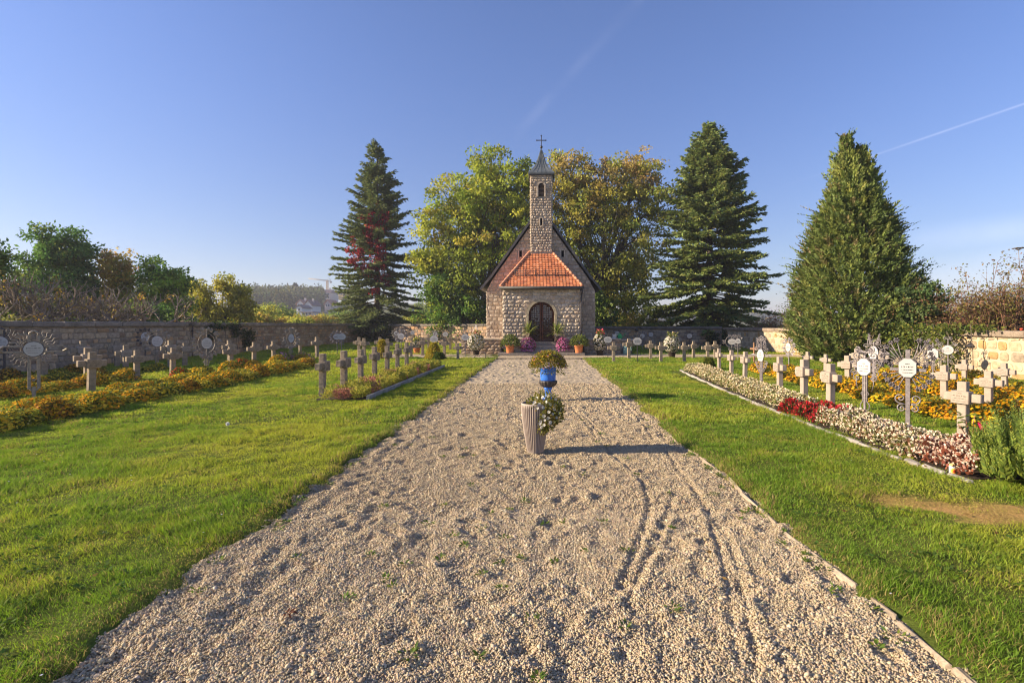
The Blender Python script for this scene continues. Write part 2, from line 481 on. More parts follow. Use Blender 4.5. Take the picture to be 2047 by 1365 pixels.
for (x0, x1, y0, y1) in ((-17.5, XL + 0.01, 0.3, 48.5), (XR - 0.01, 14.05, 0.3, TY0 - 0.02), (4.6, 13.9, TY1, 37.2)):
    V, F = gridmesh(np.linspace(x0, x1, int((x1 - x0) / 0.1)), np.linspace(y0, y1, int((y1 - y0) / 0.1)), lambda x, y: lawn_h(x, y) - 0.012)
    k_ = np.clip(1 - np.abs(np.where(V[:, 0] < 0, XL - V[:, 0], V[:, 0] - XR)) / 0.5, 0, 1) * (V[:, 1] < TY0)
    if x0 < 0 or y0 < 1: V[:, 0] += np.where(V[:, 0] < 0, 1, -1) * fringe(V[:, 0], V[:, 1]) * k_ * (k_ > 0);
    V[:, 2] -= edge_drop(V[:, 0], V[:, 1])
    fc = V[F].mean(1); dd_ = np.clip(dry(fc[:, 0], fc[:, 1]) * 1.7, 0, 1)[:, None] * ((fc[:, 0] > 2) & (fc[:, 1] < 7))[:, None]
    tag(npmesh('lawn', V, F, M['lawn'], col=((1 - dd_) + dd_ * np.array([3.6, 2.1, 3.4])) * (.7 + .6 * fbm(fc[:, 0] * 5, fc[:, 1] * 5, 44))[:, None], smooth=True), kind='structure')

# ---- gravel path: a real height field with ruts, footprints and lumps
def poly_ground(pts):
    return [np.array(G(*p)) for p in pts]
RUTS = [(poly_ground(p), d, w_) for p, d, w_ in (
    ([(1140, 808), (1185, 858), (1222, 903), (1262, 933), (1288, 962), (1297, 990), (1297, 1020), (1284, 1060), (1262, 1110), (1238, 1180)], 0.019, 0.026),
    ([(1160, 822), (1200, 862), (1218, 895)], 0.015, 0.022),
    ([(1346, 978), (1336, 1015), (1320, 1060), (1296, 1105), (1272, 1150), (1254, 1200)], 0.019, 0.026),
    ([(1382, 968), (1404, 1003), (1424, 1045), (1440, 1090), (1450, 1130), (1462, 1190), (1470, 1260), (1478, 1310)], 0.018, 0.026),
    ([(1392, 975), (1420, 1015), (1448, 1060), (1468, 1110), (1482, 1170), (1496, 1240), (1505, 1310)], 0.018, 0.026),
    ([(1200, 752), (1245, 800), (1290, 850), (1330, 895), (1365, 945), (1390, 975)], 0.015, 0.024),
    ([(1215, 770), (1270, 826), (1310, 880)], 0.015, 0.018),
    ([(300, 1340), (420, 1265), (520, 1180), (560, 1120)], 0.013, 0.05),
    ([(540, 1120), (640, 1010), (740, 930), (830, 860)], 0.010, 0.05))]
rg = np.random.default_rng(5)
ND = 1500
DENT = np.stack([rg.uniform(XL, XR, ND), 1.6 + 22 * rg.random(ND) ** 1.3, rg.uniform(0.03, 0.08, ND), rg.uniform(0.004, 0.017, ND), rg.uniform(0, PI, ND)], 1)
DENT[:, 3] *= np.interp(DENT[:, 1], [4, 7], [.9, 1.4])

def path_h(x, y):
    z = 0.044 * (fbm(x * 4.2, y * 4.2, 21, 3) - 0.5) + 0.040 * (fbm(x * 9.5, y * 8.5, 22, 2) - 0.5)
    rough = 0.45 + 0.75 * vnoise(x * 0.8 + 3, y * 0.6, 40)
    z = z * rough * np.where(y > 9, 1.15, 1.0)
    sh = x.shape
    xf, yf, zf = x.ravel(), y.ravel(), z.ravel().copy()
    for (cx, cy, r, d, a) in DENT:
        k = np.nonzero((np.abs(xf - cx) < 0.26) & (np.abs(yf - cy) < 0.26))[0]
        if not len(k): continue
        u = (xf[k] - cx) * math.cos(a) + (yf[k] - cy) * math.sin(a); v = -(xf[k] - cx) * math.sin(a) + (yf[k] - cy) * math.cos(a)
        q = np.sqrt((u / (1.6 * r)) ** 2 + (v / r) ** 2)
        zf[k] += -d * np.exp(-q * q) + 0.5 * d * np.exp(-((q - 1.5) / 0.45) ** 2)
    for P, d, wd in RUTS:
        best = np.full(len(xf), 9.0)
        for p, q in zip(P[:-1], P[1:]):
            e = q - p; t = np.clip(((xf - p[0]) * e[0] + (yf - p[1]) * e[1]) / (e @ e), 0, 1)
            best = np.minimum(best, np.hypot(xf - p[0] - t * e[0], yf - p[1] - t * e[1]))
        wob = 0.5 + 0.7 * vnoise(xf * 5, yf * 5, 60); best = best + 0.018 * (vnoise(xf * 14, yf * 14, 61) - .5)
        zf += wob * .66 * (-d * np.exp(-(best / wd) ** 2) + 0.55 * d * np.exp(-((best - 2.1 * wd) / (0.8 * wd)) ** 2))
    return zf.reshape(sh) - 0.028

def path_mat(name):
    m, nt, N, L = new_mat(name)
    out = N.new('ShaderNodeOutputMaterial'); b = N.new('ShaderNodeBsdfPrincipled'); L.new(b.outputs[0], out.inputs['Surface'])
    tcn = N.new('ShaderNodeTexCoord')
    vo = N.new('ShaderNodeTexVoronoi'); vo.inputs['Scale'].default_value = 62; L.new(tcn.outputs['Object'], vo.inputs['Vector'])
    sep = N.new('ShaderNodeSeparateColor'); L.new(vo.outputs['Color'], sep.inputs[0])
    c = _ramp(N, L, sep.outputs[0], [(0.0, (0.34, 0.26, 0.165)), (0.35, (0.45, 0.355, 0.23)), (0.7, (0.51, 0.41, 0.275)), (1.0, (0.58, 0.485, 0.35))])
    c = _mul(N, L, c, _ramp(N, L, _noise(N, L, 1.6, 6, 0.6), [(0.3, 0.84), (0.7, 1.1)]))
    L.new(c, b.inputs['Base Color']); b.inputs['Roughness'].default_value = 0.9; b.inputs['Specular IOR Level'].default_value = 0.25
    bp = N.new('ShaderNodeBump'); bp.inputs['Strength'].default_value = 1.0; bp.inputs['Distance'].default_value = 0.012; bp.invert = True
    L.new(vo.outputs['Distance'], bp.inputs['Height'])
    b2 = N.new('ShaderNodeBump'); b2.inputs['Strength'].default_value = 0.45; b2.inputs['Distance'].default_value = 0.025
    L.new(_noise(N, L, 9, 5, 0.65), b2.inputs['Height']); L.new(bp.outputs[0], b2.inputs['Normal']); L.new(b2.outputs[0], b.inputs['Normal'])
    return m
M['path'] = path_mat('gravel_surface')
gx = np.arange(XL - 0.32, XR + 0.33, 0.022)
gy = np.concatenate([np.arange(1.2, 7, 0.018), np.arange(7, 13, 0.03), np.arange(13, TY0 + 0.1, 0.07)])
V, F = gridmesh(gx, gy, lambda x, y: path_h(x, y) - 0.008)
tag(npmesh('path', V, F, M['path'], smooth=True), kind='structure')
V, F = gridmesh(np.linspace(-8.6, 13.6, 230), np.linspace(TY0 - 0.06, TY1 + 1.5, 40), lambda x, y: 0.02 * (fbm(x * 3, y * 3, 9) - 0.5) + 0.008)
tag(npmesh('path', V, F, M['path'], smooth=True), kind='structure')

# ---- loose pebbles lying on the path
def icosa():
    t = (1 + 5 ** 0.5) / 2
    v = np.array([(-1, t, 0), (1, t, 0), (-1, -t, 0), (1, -t, 0), (0, -1, t), (0, 1, t), (0, -1, -t), (0, 1, -t), (t, 0, -1), (t, 0, 1), (-t, 0, -1), (-t, 0, 1)]) / math.hypot(1, t)
    f = np.array([(0, 11, 5), (0, 5, 1), (0, 1, 7), (0, 7, 10), (0, 10, 11), (1, 5, 9), (5, 11, 4), (11, 10, 2), (10, 7, 6), (7, 1, 8), (3, 9, 4), (3, 4, 2), (3, 2, 6), (3, 6, 8), (3, 8, 9), (4, 9, 5), (2, 4, 11), (6, 2, 10), (8, 6, 7), (9, 8, 1)])
    return v, f
OCT = (np.array([(1, 0, 0), (-1, 0, 0), (0, 1, 0), (0, -1, 0), (0, 0, 1), (0, 0, -1)], float),
       np.array([(0, 2, 4), (2, 1, 4), (1, 3, 4), (3, 0, 4), (2, 0, 5), (1, 2, 5), (3, 1, 5), (0, 3, 5)]))
PEB_PAL = [(0.46, 0.365, 0.235), (0.51, 0.415, 0.275), (0.42, 0.32, 0.195), (0.55, 0.46, 0.32), (0.36, 0.275, 0.175), (0.43, 0.32, 0.19), (0.43, 0.355, 0.25)]
def pebbles(x0, x1, y0, y1, dens, r, tmpl, rng):
    n = int((x1 - x0) * (y1 - y0) * dens)
    x = rng.uniform(x0, x1, n); y = rng.uniform(y0, y1, n)
    s = r * np.exp(rng.normal(0, 0.36, n))
    T, TF = tmpl
    ang = rng.uniform(0, 2 * PI, n); tilt = rng.uniform(-0.5, 0.5, (n, 2))
    ax = np.stack([s * rng.uniform(0.9, 1.45, n), s * rng.uniform(0.75, 1.1, n), s * rng.uniform(0.55, 0.9, n)], 1)
    P = T[None] * (1 + rng.uniform(-0.14, 0.14, (n, len(T), 1))) * ax[:, None, :]
    P[:, :, 2] += P[:, :, 0] * tilt[:, :1] + P[:, :, 1] * tilt[:, 1:]
    c, s_ = np.cos(ang)[:, None], np.sin(ang)[:, None]
    X = P[:, :, 0] * c - P[:, :, 1] * s_ + x[:, None]; Y = P[:, :, 0] * s_ + P[:, :, 1] * c + y[:, None]
    Z = P[:, :, 2] + (path_h(x, y) + s * rng.uniform(-0.7, 0.3, n))[:, None]
    V = np.stack([X, Y, Z], -1).reshape(-1, 3)
    F = (TF[None] + (np.arange(n) * len(T))[:, None, None]).reshape(-1, 3)
    return V, F, np.repeat(mixcol(n, PEB_PAL, [0.3, 0.2, 0.16, 0.1, 0.06, 0.08, 0.1], 0.2, rng), len(TF), axis=0)
M['pebble'] = solid('pebble', (1, 1, 1), 0.85, n1=(140, 0.8, 1.15), spec=0.3)
rg = np.random.default_rng(8)
for args in ((XL - .1, XR + .06, 1.5, 4.4, 18000, 0.0045, icosa()), (XL - .1, XR + .06, 4.4, 8.5, 9000, 0.0058, OCT), (XL - .1, XR + .06, 8.5, 14, 2200, 0.0095, OCT)):
    V, F, c = pebbles(*args, rg)
    tag(npmesh('gravel', V, F, M['pebble'], col=c, smooth=True), 'pale tan round pebbles covering the path', 'gravel', kind='stuff')

# ---- grass blades
def blades(n, xr, yr, hgt, wid, rng, name_seed, keep=None):
    x = rng.uniform(*xr, n); y = rng.uniform(*yr, n)
    k = in_lawn(x, y) & (x > -1.12 * y - 1.6) & (x < 1.0 * y + 1.6)
    d = dry(x, y)
    k &= ~((d > 0.35) & (rng.random(n) < 0.25))
    if keep is not None: k &= keep(x, y)
    x, y, d = x[k], y[k], d[k]; n = len(x)
    tuft = fbm(x * 2.3, y * 2.3, 50); tall = fbm(x * 0.9, y * 0.9, 52)
    edge = np.where(x < 0, XL - x, x - XR) + fringe(x, y)
    clump = fbm(x * 6.5, y * 6.5, 54, 2)
    h = hgt * (0.25 + 1.2 * np.clip((tuft - .3) * 2.2, 0, 1) ** 1.5 + 0.9 * np.clip((clump - .42) * 2.6, 0, 1) + 0.3 * tall) * rng.uniform(0.6, 1.35, n)
    h *= np.where(d > 0.3, 0.45, 1)
    h *= np.where(edge < 0.25, 1.15, 1)
    ang = rng.uniform(0, 2 * PI, n); lean = rng.uniform(0.1, 1.0, n)
    la = 2 * PI * fbm(x * 1.1, y * 1.1, 58) * 1.5 + rng.normal(0, 1.7, n)
    D = np.stack([np.cos(la) * lean, np.sin(la) * lean, np.ones(n)], 1); D = unit(D)
    S = np.stack([-np.sin(ang), np.cos(ang), np.zeros(n)], 1)
    wv = wid * rng.uniform(0.7, 1.3, n)
    B = np.stack([x, y, lawn_h(x, y) - 0.006 - edge_drop(x, y)], 1)
    mid = B + D * (h * 0.55)[:, None]
    tipd = unit(D + np.stack([np.cos(la), np.sin(la), -0.25 * np.ones(n)], 1) * rng.uniform(0.2, 0.8, n)[:, None])
    tip = mid + tipd * (h * 0.5)[:, None]
    V = np.stack([B - S * wv[:, None] * .5, B + S * wv[:, None] * .5, mid + S * wv[:, None] * .45, mid - S * wv[:, None] * .45, tip + S * wv[:, None] * .12, tip - S * wv[:, None] * .12], 1).reshape(-1, 3)
    i = (np.arange(n) * 6)[:, None]
    F = np.concatenate([i + np.array([[0, 1, 2, 3]]), i + np.array([[3, 2, 4, 5]])], 1).reshape(-1, 4)
    hue = fbm(x * 0.55, y * 0.55, 70); hue2 = fbm(x * 2.6, y * 2.6, 71)
    c1 = np.array([0.19, 0.315, 0.022]); c2 = np.array([0.45, 0.475, 0.042]); c3 = np.array([0.40, 0.30, 0.10])
    t = np.clip((hue - 0.36) * 2.2 + (hue2 - 0.5) * 1.3 + np.where(x < 0, 0.26, -0.06) + rng.normal(0, .22, n), 0, 1)[:, None]
    c = c1 * (1 - t) + c2 * t
    straw = (rng.random(n) < 0.07 + 0.16 * np.clip((hue2 - 0.55) * 4, 0, 1) + 0.8 * np.clip(d * 1.6, 0, 1) + 0.30 * (edge < 0.16))[:, None]
    c = np.where(straw, c3 * (0.8 + 0.4 * rng.random((n, 1))), c)
    c *= 1 + rng.uniform(-0.25, 0.25, (n, 1))
    return V, F, np.repeat(c, 2, axis=0)
rg = np.random.default_rng(17)
for (n, yr, hg, wd) in ((230000, (1.7, 4.2), 0.027, 0.0033), (460000, (4.2, 8.0), 0.029, 0.0046), (500000, (8, 15), 0.036, 0.0085), (330000, (15, 26), 0.045, 0.016), (190000, (26, 48), 0.06, 0.03)):
    xr = (max(-17.4, -1.12 * yr[1] - 1.6), min(14, yr[1] + 1.6))
    V, F, c = blades(n, xr, yr, hg, wd, rg, 0)
    tag(npmesh('grass', V, F, M['grass'], col=c), 'short mown green and yellowish grass of the cemetery lawns', 'grass', kind='stuff')

def rosette(C, R, n, L, W, cols, rng, up=0.5):
    """n leaves in tufts round centres C"""
    m = len(C)
    Cc = np.repeat(C, n, axis=0)
    a = rng.uniform(0, 2 * PI, m * n); e = rng.uniform(0.1, 1.0, m * n) * up
    D = unit(np.stack([np.cos(a), np.sin(a), e * 1.6], 1))
    off = D * rng.uniform(0, 1, (m * n, 1)) * np.repeat(np.broadcast_to(R, (m,)), n)[:, None] * np.array([1, 1, 0.25])
    S = np.cross(D, np.array([0, 0, 1.0])) + rng.normal(0, 0.3, (m * n, 3))
    return (*leaf_quads(Cc + off, D, S, L * rng.uniform(0.6, 1.3, m * n), W * rng.uniform(0.7, 1.2, m * n)), cols(m * n))

rg = np.random.default_rng(23)
wp = [G(*p) for p in ((855, 1042), (742, 1103), (945, 965), (985, 947), (1160, 945), (1205, 1040), (1170, 1096), (1088, 1043), (1000, 1118), (958, 1300), (1065, 1232), (1075, 1345), (1250, 1245), (772, 1148), (785, 1165), (885, 1005), (980, 1020),
                      (1108, 1116), (965, 1140), (905, 1065), (820, 1300), (1345, 1210), (690, 1190), (1010, 1068), (930, 1085), (880, 1110), (810, 1120), (960, 1050), (1130, 1040), (1430, 985), (1480, 1032), (1005, 1170), (1050, 1000))]
wp += [(rg.uniform(XL, XR), rg.uniform(2.4, 12)) for _ in range(40)] + [(XR - abs(rg.normal(0, 0.12)), rg.uniform(2.5, 9)) for _ in range(36)] + [(XL + abs(rg.normal(0, 0.08)), rg.uniform(2.5, 12)) for _ in range(36)]
wp += [(rg.uniform(-1.6, 1.6), rg.uniform(14, 24)) for _ in range(70)]
C = np.array([(x, y, -0.02) for x, y in wp])
V, F, c = rosette(C, rg.uniform(0.015, 0.06, len(C)), 16, 0.034, 0.007, lambda n: mixcol(n, [(0.11, 0.19, 0.02), (0.19, 0.24, 0.03), (0.08, 0.14, 0.02)], None, 0.2, rg), rg)
tag(npmesh('weeds', V, F, M['leaf'], col=c), 'small green weeds sprouting here and there in the gravel', 'weeds', kind='stuff')
# broad-leaved clover and plantain in the lawns
n = 2600
x = rg.uniform(-9, 6, n); y = rg.uniform(1.9, 13, n)
k = in_lawn(x, y) & (fbm(x * 0.8, y * 0.8, 91) > 0.50) & (dry(x, y) < 0.2)
C = np.stack([x[k], y[k], lawn_h(x[k], y[k]) + 0.012], 1)
V, F, c = rosette(C, rg.uniform(0.02, 0.07, len(C)), 12, 0.03, 0.011, lambda n: mixcol(n, [(0.08, 0.17, 0.02), (0.14, 0.22, 0.03), (0.10, 0.15, 0.025)], None, 0.2, rg), rg, 0.35)
tag(npmesh('clover_leaves', V, F, M['leaf'], col=c), 'patches of broad green clover leaves in the lawns', 'clover', kind='stuff')

# fallen leaves and daisies strewn over the lawns
n = 260; x = rg.uniform(-10, 7, n); y = 2 + 18 * rg.random(n) ** 1.3; k = in_lawn(x, y) | (rg.random(n) < .25); x, y = x[k], y[k]; n = len(x)
V, F = leaf_quads(np.stack([x, y, lawn_h(x, y) + .02], 1), unit(rg.normal(size=(n, 3)) * [1, 1, .35]), rg.normal(size=(n, 3)) * [1, 1, .3], rg.uniform(.025, .06, n), rg.uniform(.009, .018, n), .5)
tag(npmesh('fallen_leaves', V, F, M['leaf'], col=mixcol(n, [(.22, .11, .04), (.30, .18, .05), (.14, .07, .03)], None, .2, rg)), 'small brown autumn leaves scattered over lawns and gravel', 'fallen leaves', kind='stuff')
n = 420; x = rg.uniform(-11, 6, n); y = 2 + 12 * rg.random(n); k = in_lawn(x, y) & (fbm(x * .7, y * .7, 93) > .5); x, y = x[k], y[k]; n = len(x)
V, F = leaf_quads(np.stack([x, y, lawn_h(x, y) + .028], 1), unit(rg.normal(size=(n, 3)) * [1, 1, .2]), rg.normal(size=(n, 3)) * [1, 1, .3], .016, .007)
tag(npmesh('daisies', V, F, M['petal'], col=np.full((n, 3), .75)), 'tiny white daisies dotted over the lawns', 'daisies', kind='stuff')

# pale stone edging along the right side of the path, in separate lengths
kb = MB(); y = 2.0
while y < 7.0:
    ln = random.uniform(0.32, 0.5)
    sf = lambda q: float(np.mean(fringe(np.full(9, 2.0), q + np.linspace(-.5, .5, 9)))); x = XR - sf(y + ln / 2) - 0.004
    a = random.uniform(-0.02, 0.02)
    kb.bbox((x, y + ln / 2, -0.062 + random.uniform(-.008, .008)), (0.045, ln - 0.006, 0.10), 0.016, Matrix.Rotation(math.atan2(sf(y + ln) - sf(y), ln) + a * .3, 3, 'Z'), tuple(np.array((1.0, .88, .72)) * random.uniform(0.85, 1.1)), jit=0.006)
    y += ln
tag(kb.build('path_edging', M['kerb']), kind='structure')

# dandelion clock and fallen leaf
gx_, gy_ = G(455, 888)
dd = empty('dandelion', (gx_, gy_, 0), label='white dandelion clock on a thin stalk in the left lawn', cat='dandelion')
mb = MB(); mb.tube([(0, 0, 0), (0.01, 0, 0.12), (0.0, 0, 0.27)], 0.003, 5, (0.25, 0.3, 0.08)); mb.build('stalk', M['paint'], dd)
D = rand_dirs(160); V, F = leaf_quads(np.tile([0, 0, 0.275], (160, 1)), D, rand_dirs(160), 0.03, 0.004)
npmesh('seed_head', V, F, M['petal'], col=np.full((160, 3), 0.8), parent=dd)
gx_, gy_ = G(573, 1228)
mb = MB()
for k, (a, l) in enumerate(((0, .07), (0.7, .055), (-0.7, .055), (1.5, .04), (-1.5, .04))):
    p = [(0, 0, .012), (math.cos(a + .25) * l * .6, math.sin(a + .25) * l * .6, .03), (math.cos(a) * l, math.sin(a) * l, .012 + .02 * (k % 2)), (math.cos(a - .25) * l * .6, math.sin(a - .25) * l * .6, .03)]
    mb.add(p, [(0, 1, 2, 3)], (0.16, 0.05, 0.025))
o = mb.build('fallen_leaf', M['leaf']); o.location = (gx_, gy_, -0.012)
tag(o, 'curled reddish brown fallen leaf lying on the gravel', 'leaf')
# ================================================================ stone facing
def clip_poly(P, clip):
    """Sutherland-Hodgman against a convex counter-clockwise polygon"""
    for i in range(len(clip)):
        a, b = clip[i], clip[(i + 1) % len(clip)]
        out = []
        side = lambda p: (b[0] - a[0]) * (p[1] - a[1]) - (b[1] - a[1]) * (p[0] - a[0])
        for j in range(len(P)):
            p, q = P[j], P[(j + 1) % len(P)]
            sp, sq = side(p), side(q)
            if sp >= 0: out.append(p)
            if (sp >= 0) != (sq >= 0):
                t = sp / (sp - sq)
                out.append((p[0] + t * (q[0] - p[0]), p[1] + t * (q[1] - p[1])))
        P = out
        if len(P) < 3: return []
    return P

def stones(mb, u0, u1, v0, v1, course, length, gap, relief, pal, mapf, rng, clip=None, skip=None, grid=(4, 3), irregular=0.0, weights=None, top_pale=None):
    v = v0
    while v < v1 - 0.02:
        h = min(rng.uniform(*course), v1 - v)
        if v1 - v - h < course[0] * 0.5: h = v1 - v
        u = u0 - rng.uniform(0, length[0])
        while u < u1:
            l = rng.uniform(*length)
            a, b = max(u, u0), min(u + l, u1)
            u += l
            if b - a < 0.05: continue
            if skip and skip((a + b) / 2, v + h / 2): continue
            col = np.array(pal[rng.choice(len(pal), p=weights)]) * rng.uniform(0.84, 1.15)
            j = lambda: rng.uniform(-irregular, irregular)
            P = [(a + gap / 2 + j(), v + gap / 2 + j()), (b - gap / 2 + j(), v + gap / 2 + j()), (b - gap / 2 + j(), v + h - gap / 2 + j()), (a + gap / 2 + j(), v + h - gap / 2 + j())]
            if irregular:
                k = min(b - a, h) * 0.16
                Q = []
                for i in range(4):
                    p, q, r = P[i - 1], P[i], P[(i + 1) % 4]
                    for o_ in (p, r):
                        d = math.hypot(o_[0] - q[0], o_[1] - q[1]) or 1
                        Q.append((q[0] + (o_[0] - q[0]) / d * k, q[1] + (o_[1] - q[1]) / d * k))
                P = Q
            C = P
            if clip is not None:
                C = clip_poly(P, clip)
                if not C: continue
            area = abs(sum(C[i][0] * C[(i + 1) % len(C)][1] - C[(i + 1) % len(C)][0] * C[i][1] for i in range(len(C)))) / 2
            if area < 0.002: continue
            if C is P and not irregular and grid:
                nu, nv = grid
                vs = []
                for jv in range(nv + 1):
                    for iu in range(nu + 1):
                        eu, ev = iu / nu, jv / nv
                        edge = iu in (0, nu) or jv in (0, nv)
                        uu = P[0][0] + (P[1][0] - P[0][0]) * eu; vv = P[0][1] + (P[3][1] - P[0][1]) * ev
                        d = rng.uniform(0.0, 0.25) * relief if edge else relief * rng.uniform(0.35, 1.25)
                        if not edge:
                            uu += rng.uniform(-.25, .25) * (b - a) / nu; vv += rng.uniform(-.25, .25) * h / nv
                        vs.append(mapf(uu, vv, d))
                fs = [(jv * (nu + 1) + iu, jv * (nu + 1) + iu + 1, (jv + 1) * (nu + 1) + iu + 1, (jv + 1) * (nu + 1) + iu) for jv in range(nv) for iu in range(nu)]
                base = [mapf(p[0], p[1], -0.03) for p in P]; nb = len(vs); vs += base
                cs = [0, nu, (nv + 1) * (nu + 1) - 1, nv * (nu + 1)]
                edges = [[i for i in range(nu + 1)], [i * (nu + 1) + nu for i in range(nv + 1)], [nv * (nu + 1) + i for i in range(nu, -1, -1)], [i * (nu + 1) for i in range(nv, -1, -1)]]
                for e_, ch in enumerate(edges):
                    fs.append([nb + e_, nb + (e_ + 1) % 4] + ch[::-1])
                mb.add(vs, fs, col)
            else:
                n = len(C); cx = sum(p[0] for p in C) / n; cv = sum(p[1] for p in C) / n
                r1 = relief * rng.uniform(0.5, 1.1)
                vs = [mapf(p[0], p[1], -0.02) for p in C]
                vs += [mapf(cx + (p[0] - cx) * .9, cv + (p[1] - cv) * .9, r1 * rng.uniform(.5, .9)) for p in C]
                vs += [mapf(cx + (p[0] - cx) * .5 + rng.uniform(-.01, .01), cv + (p[1] - cv) * .5, r1 * rng.uniform(.8, 1.3)) for p in C]
                fs = [(i, (i + 1) % n, n + (i + 1) % n, n + i) for i in range(n)] + [(n + i, n + (i + 1) % n, 2 * n + (i + 1) % n, 2 * n + i) for i in range(n)] + [[2 * n + i for i in range(n)]]
                mb.add(vs, fs, col)
        v += h

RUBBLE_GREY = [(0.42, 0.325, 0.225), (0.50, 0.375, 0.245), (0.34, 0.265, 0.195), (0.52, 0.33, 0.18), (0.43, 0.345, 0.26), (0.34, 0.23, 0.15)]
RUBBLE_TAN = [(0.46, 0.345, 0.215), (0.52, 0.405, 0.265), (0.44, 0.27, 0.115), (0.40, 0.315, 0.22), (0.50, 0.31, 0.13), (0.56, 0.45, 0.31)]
rs = np.random.default_rng(41)

def wall(name, label, A, B, top, facing, pal, course, length, gap, relief, mort, group, core_col, cap_h=0.19, thick=0.45, weights=None):
    """a straight cemetery wall from A to B; 'facing' = +1 when the seen face lies left of A->B"""
    A, B = Vector((*A, 0)), Vector((*B, 0)); d = (B - A); Ln = d.length; d.normalize()
    n = Vector((-d.y, d.x, 0)) * facing
    root = empty(name, A, 0, label, 'wall', group)
    def mapf(u, v, dep): return tuple(d * u + n * dep + Vector((0, 0, v)))
    mb = MB(); ang = Matrix.Rotation(math.atan2(d.y, d.x), 3, 'Z')
    mb.bbox(tuple(d * Ln / 2 - n * (thick / 2 + 0.004) + Vector((0, 0, (top - cap_h) / 2 - 0.1))), (Ln, thick, top - cap_h + 0.2), 0, ang, (1, 1, 1), 1)
    stones(mb, 0, Ln, -0.02, top - cap_h - 0.01, course, length, gap, relief, pal, mapf, rs, irregular=gap * 0.7, weights=weights)
    mb.build('stonework', [M['stone'], mort], root)
    mb = MB(); u = 0
    while u < Ln - 0.01:
        l = min(rs.uniform(0.9, 1.5), Ln - u)
        mb.bbox(tuple(d * (u + l / 2) - n * (thick / 2 - 0.03) + Vector((0, 0, top - cap_h / 2 + rs.uniform(-.008, .008)))), (l - 0.012, thick + 0.16 + rs.uniform(-.015, .015), cap_h), 0.025, ang, tuple(np.array(core_col) * rs.uniform(0.82, 1.15)), jit=0.006)
        u += l
    mb.build('coping', M['coping'], root)
    return root

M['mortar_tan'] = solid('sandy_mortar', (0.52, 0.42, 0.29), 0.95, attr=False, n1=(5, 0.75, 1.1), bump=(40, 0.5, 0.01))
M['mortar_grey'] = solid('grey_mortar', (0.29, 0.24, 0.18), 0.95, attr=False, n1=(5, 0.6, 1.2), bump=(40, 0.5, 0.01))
WG = 'stone walls enclosing the cemetery'
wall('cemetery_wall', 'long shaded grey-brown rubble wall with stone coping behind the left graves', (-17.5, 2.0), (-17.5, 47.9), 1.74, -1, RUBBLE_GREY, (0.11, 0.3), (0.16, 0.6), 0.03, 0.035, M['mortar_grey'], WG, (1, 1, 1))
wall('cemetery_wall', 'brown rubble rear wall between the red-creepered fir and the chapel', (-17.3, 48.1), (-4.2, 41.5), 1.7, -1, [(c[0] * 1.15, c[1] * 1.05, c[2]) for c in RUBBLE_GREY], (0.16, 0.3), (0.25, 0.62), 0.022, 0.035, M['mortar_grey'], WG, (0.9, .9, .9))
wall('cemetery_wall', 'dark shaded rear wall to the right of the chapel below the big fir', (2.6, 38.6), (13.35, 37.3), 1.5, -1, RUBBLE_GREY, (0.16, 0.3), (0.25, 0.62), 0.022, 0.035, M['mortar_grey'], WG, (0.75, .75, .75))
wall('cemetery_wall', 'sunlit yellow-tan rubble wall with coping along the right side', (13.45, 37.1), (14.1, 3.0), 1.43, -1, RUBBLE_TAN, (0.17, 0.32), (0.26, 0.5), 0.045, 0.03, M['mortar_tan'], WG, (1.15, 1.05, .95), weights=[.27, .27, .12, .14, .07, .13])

# ================================================================ chapel
YF, YP, XC = 29.5, 27.3, -0.12
chapel = empty('chapel', (0, 0, 0), label='small stone chapel with orange tiled porch roof and slim bell tower', cat='chapel')
ASH = [(0.51, 0.415, 0.31), (0.575, 0.47, 0.355), (0.465, 0.37, 0.28), (0.53, 0.41, 0.295), (0.61, 0.51, 0.40)]
rc = np.random.default_rng(77)
front = lambda y: (lambda u, v, d: (u, y - d, v))
# nave: core, front facing with gable, side facings
gable = [(XC - 3.2, 0.5), (XC + 3.2, 0.5), (XC + 3.2, 3.62), (XC + 2.85, 4.28), (XC, 8.3), (XC - 2.85, 4.28), (XC - 3.2, 3.62)]
mb = MB()
mb.prism(gable, YF, 38.0, (1, 1, 1), 1)
def nave_skip(u, v):
    if abs(u - XC) < 2.0 and v < 3.6: return True
    if 3.6 <= v < 5.9 and abs(u - XC) < 2.25 - (v - 3.6) * 0.66: return True
    if abs(u + 0.087) < 0.6 and v > 5.8: return True
    for sx in (-1.31, 1.17):
        if abs(u - sx) < 0.2 and 5.55 < v < 6.05: return True
    return False
stones(mb, XC - 3.2, XC + 3.2, 0.5, 8.3, (0.19, 0.24), (0.22, 0.42), 0.022, 0.04, ASH, front(YF), rc, clip=gable, skip=nave_skip)
for sx, sgn in ((XC - 3.2, -1), (XC + 3.2, 1)):
    stones(mb, YF, 38, 0.5, 3.6, (0.19, 0.24), (0.3, 0.6), 0.022, 0.04, ASH, (lambda u, v, d, sx=sx, sgn=sgn: (sx + sgn * d, u, v)), rc, grid=(3, 2))
mb.build('nave_wall', [M['stone'], M['mortar']], chapel)
for sx in (-1.31, 1.17):
    mb = MB(); mb.bbox((sx, YF - 0.008, 5.8), (0.15, 0.06, 0.42), 0.004, col=(0.008, 0.008, 0.01))
    s_ = mb.build('slit_window', M['dark'], chapel)
    mb = MB()
    for (cx, cz, w_, h_) in ((sx - .115, 5.8, .07, .5), (sx + .115, 5.8, .07, .5), (sx, 6.025, .13, .07), (sx, 5.575, .13, .07)):
        mb.bbox((cx, YF - 0.012, cz), (w_, 0.075, h_), 0.008, col=tuple(np.array(ASH[1]) * 1.05))
    mb.build('surround', M['stone'], s_)
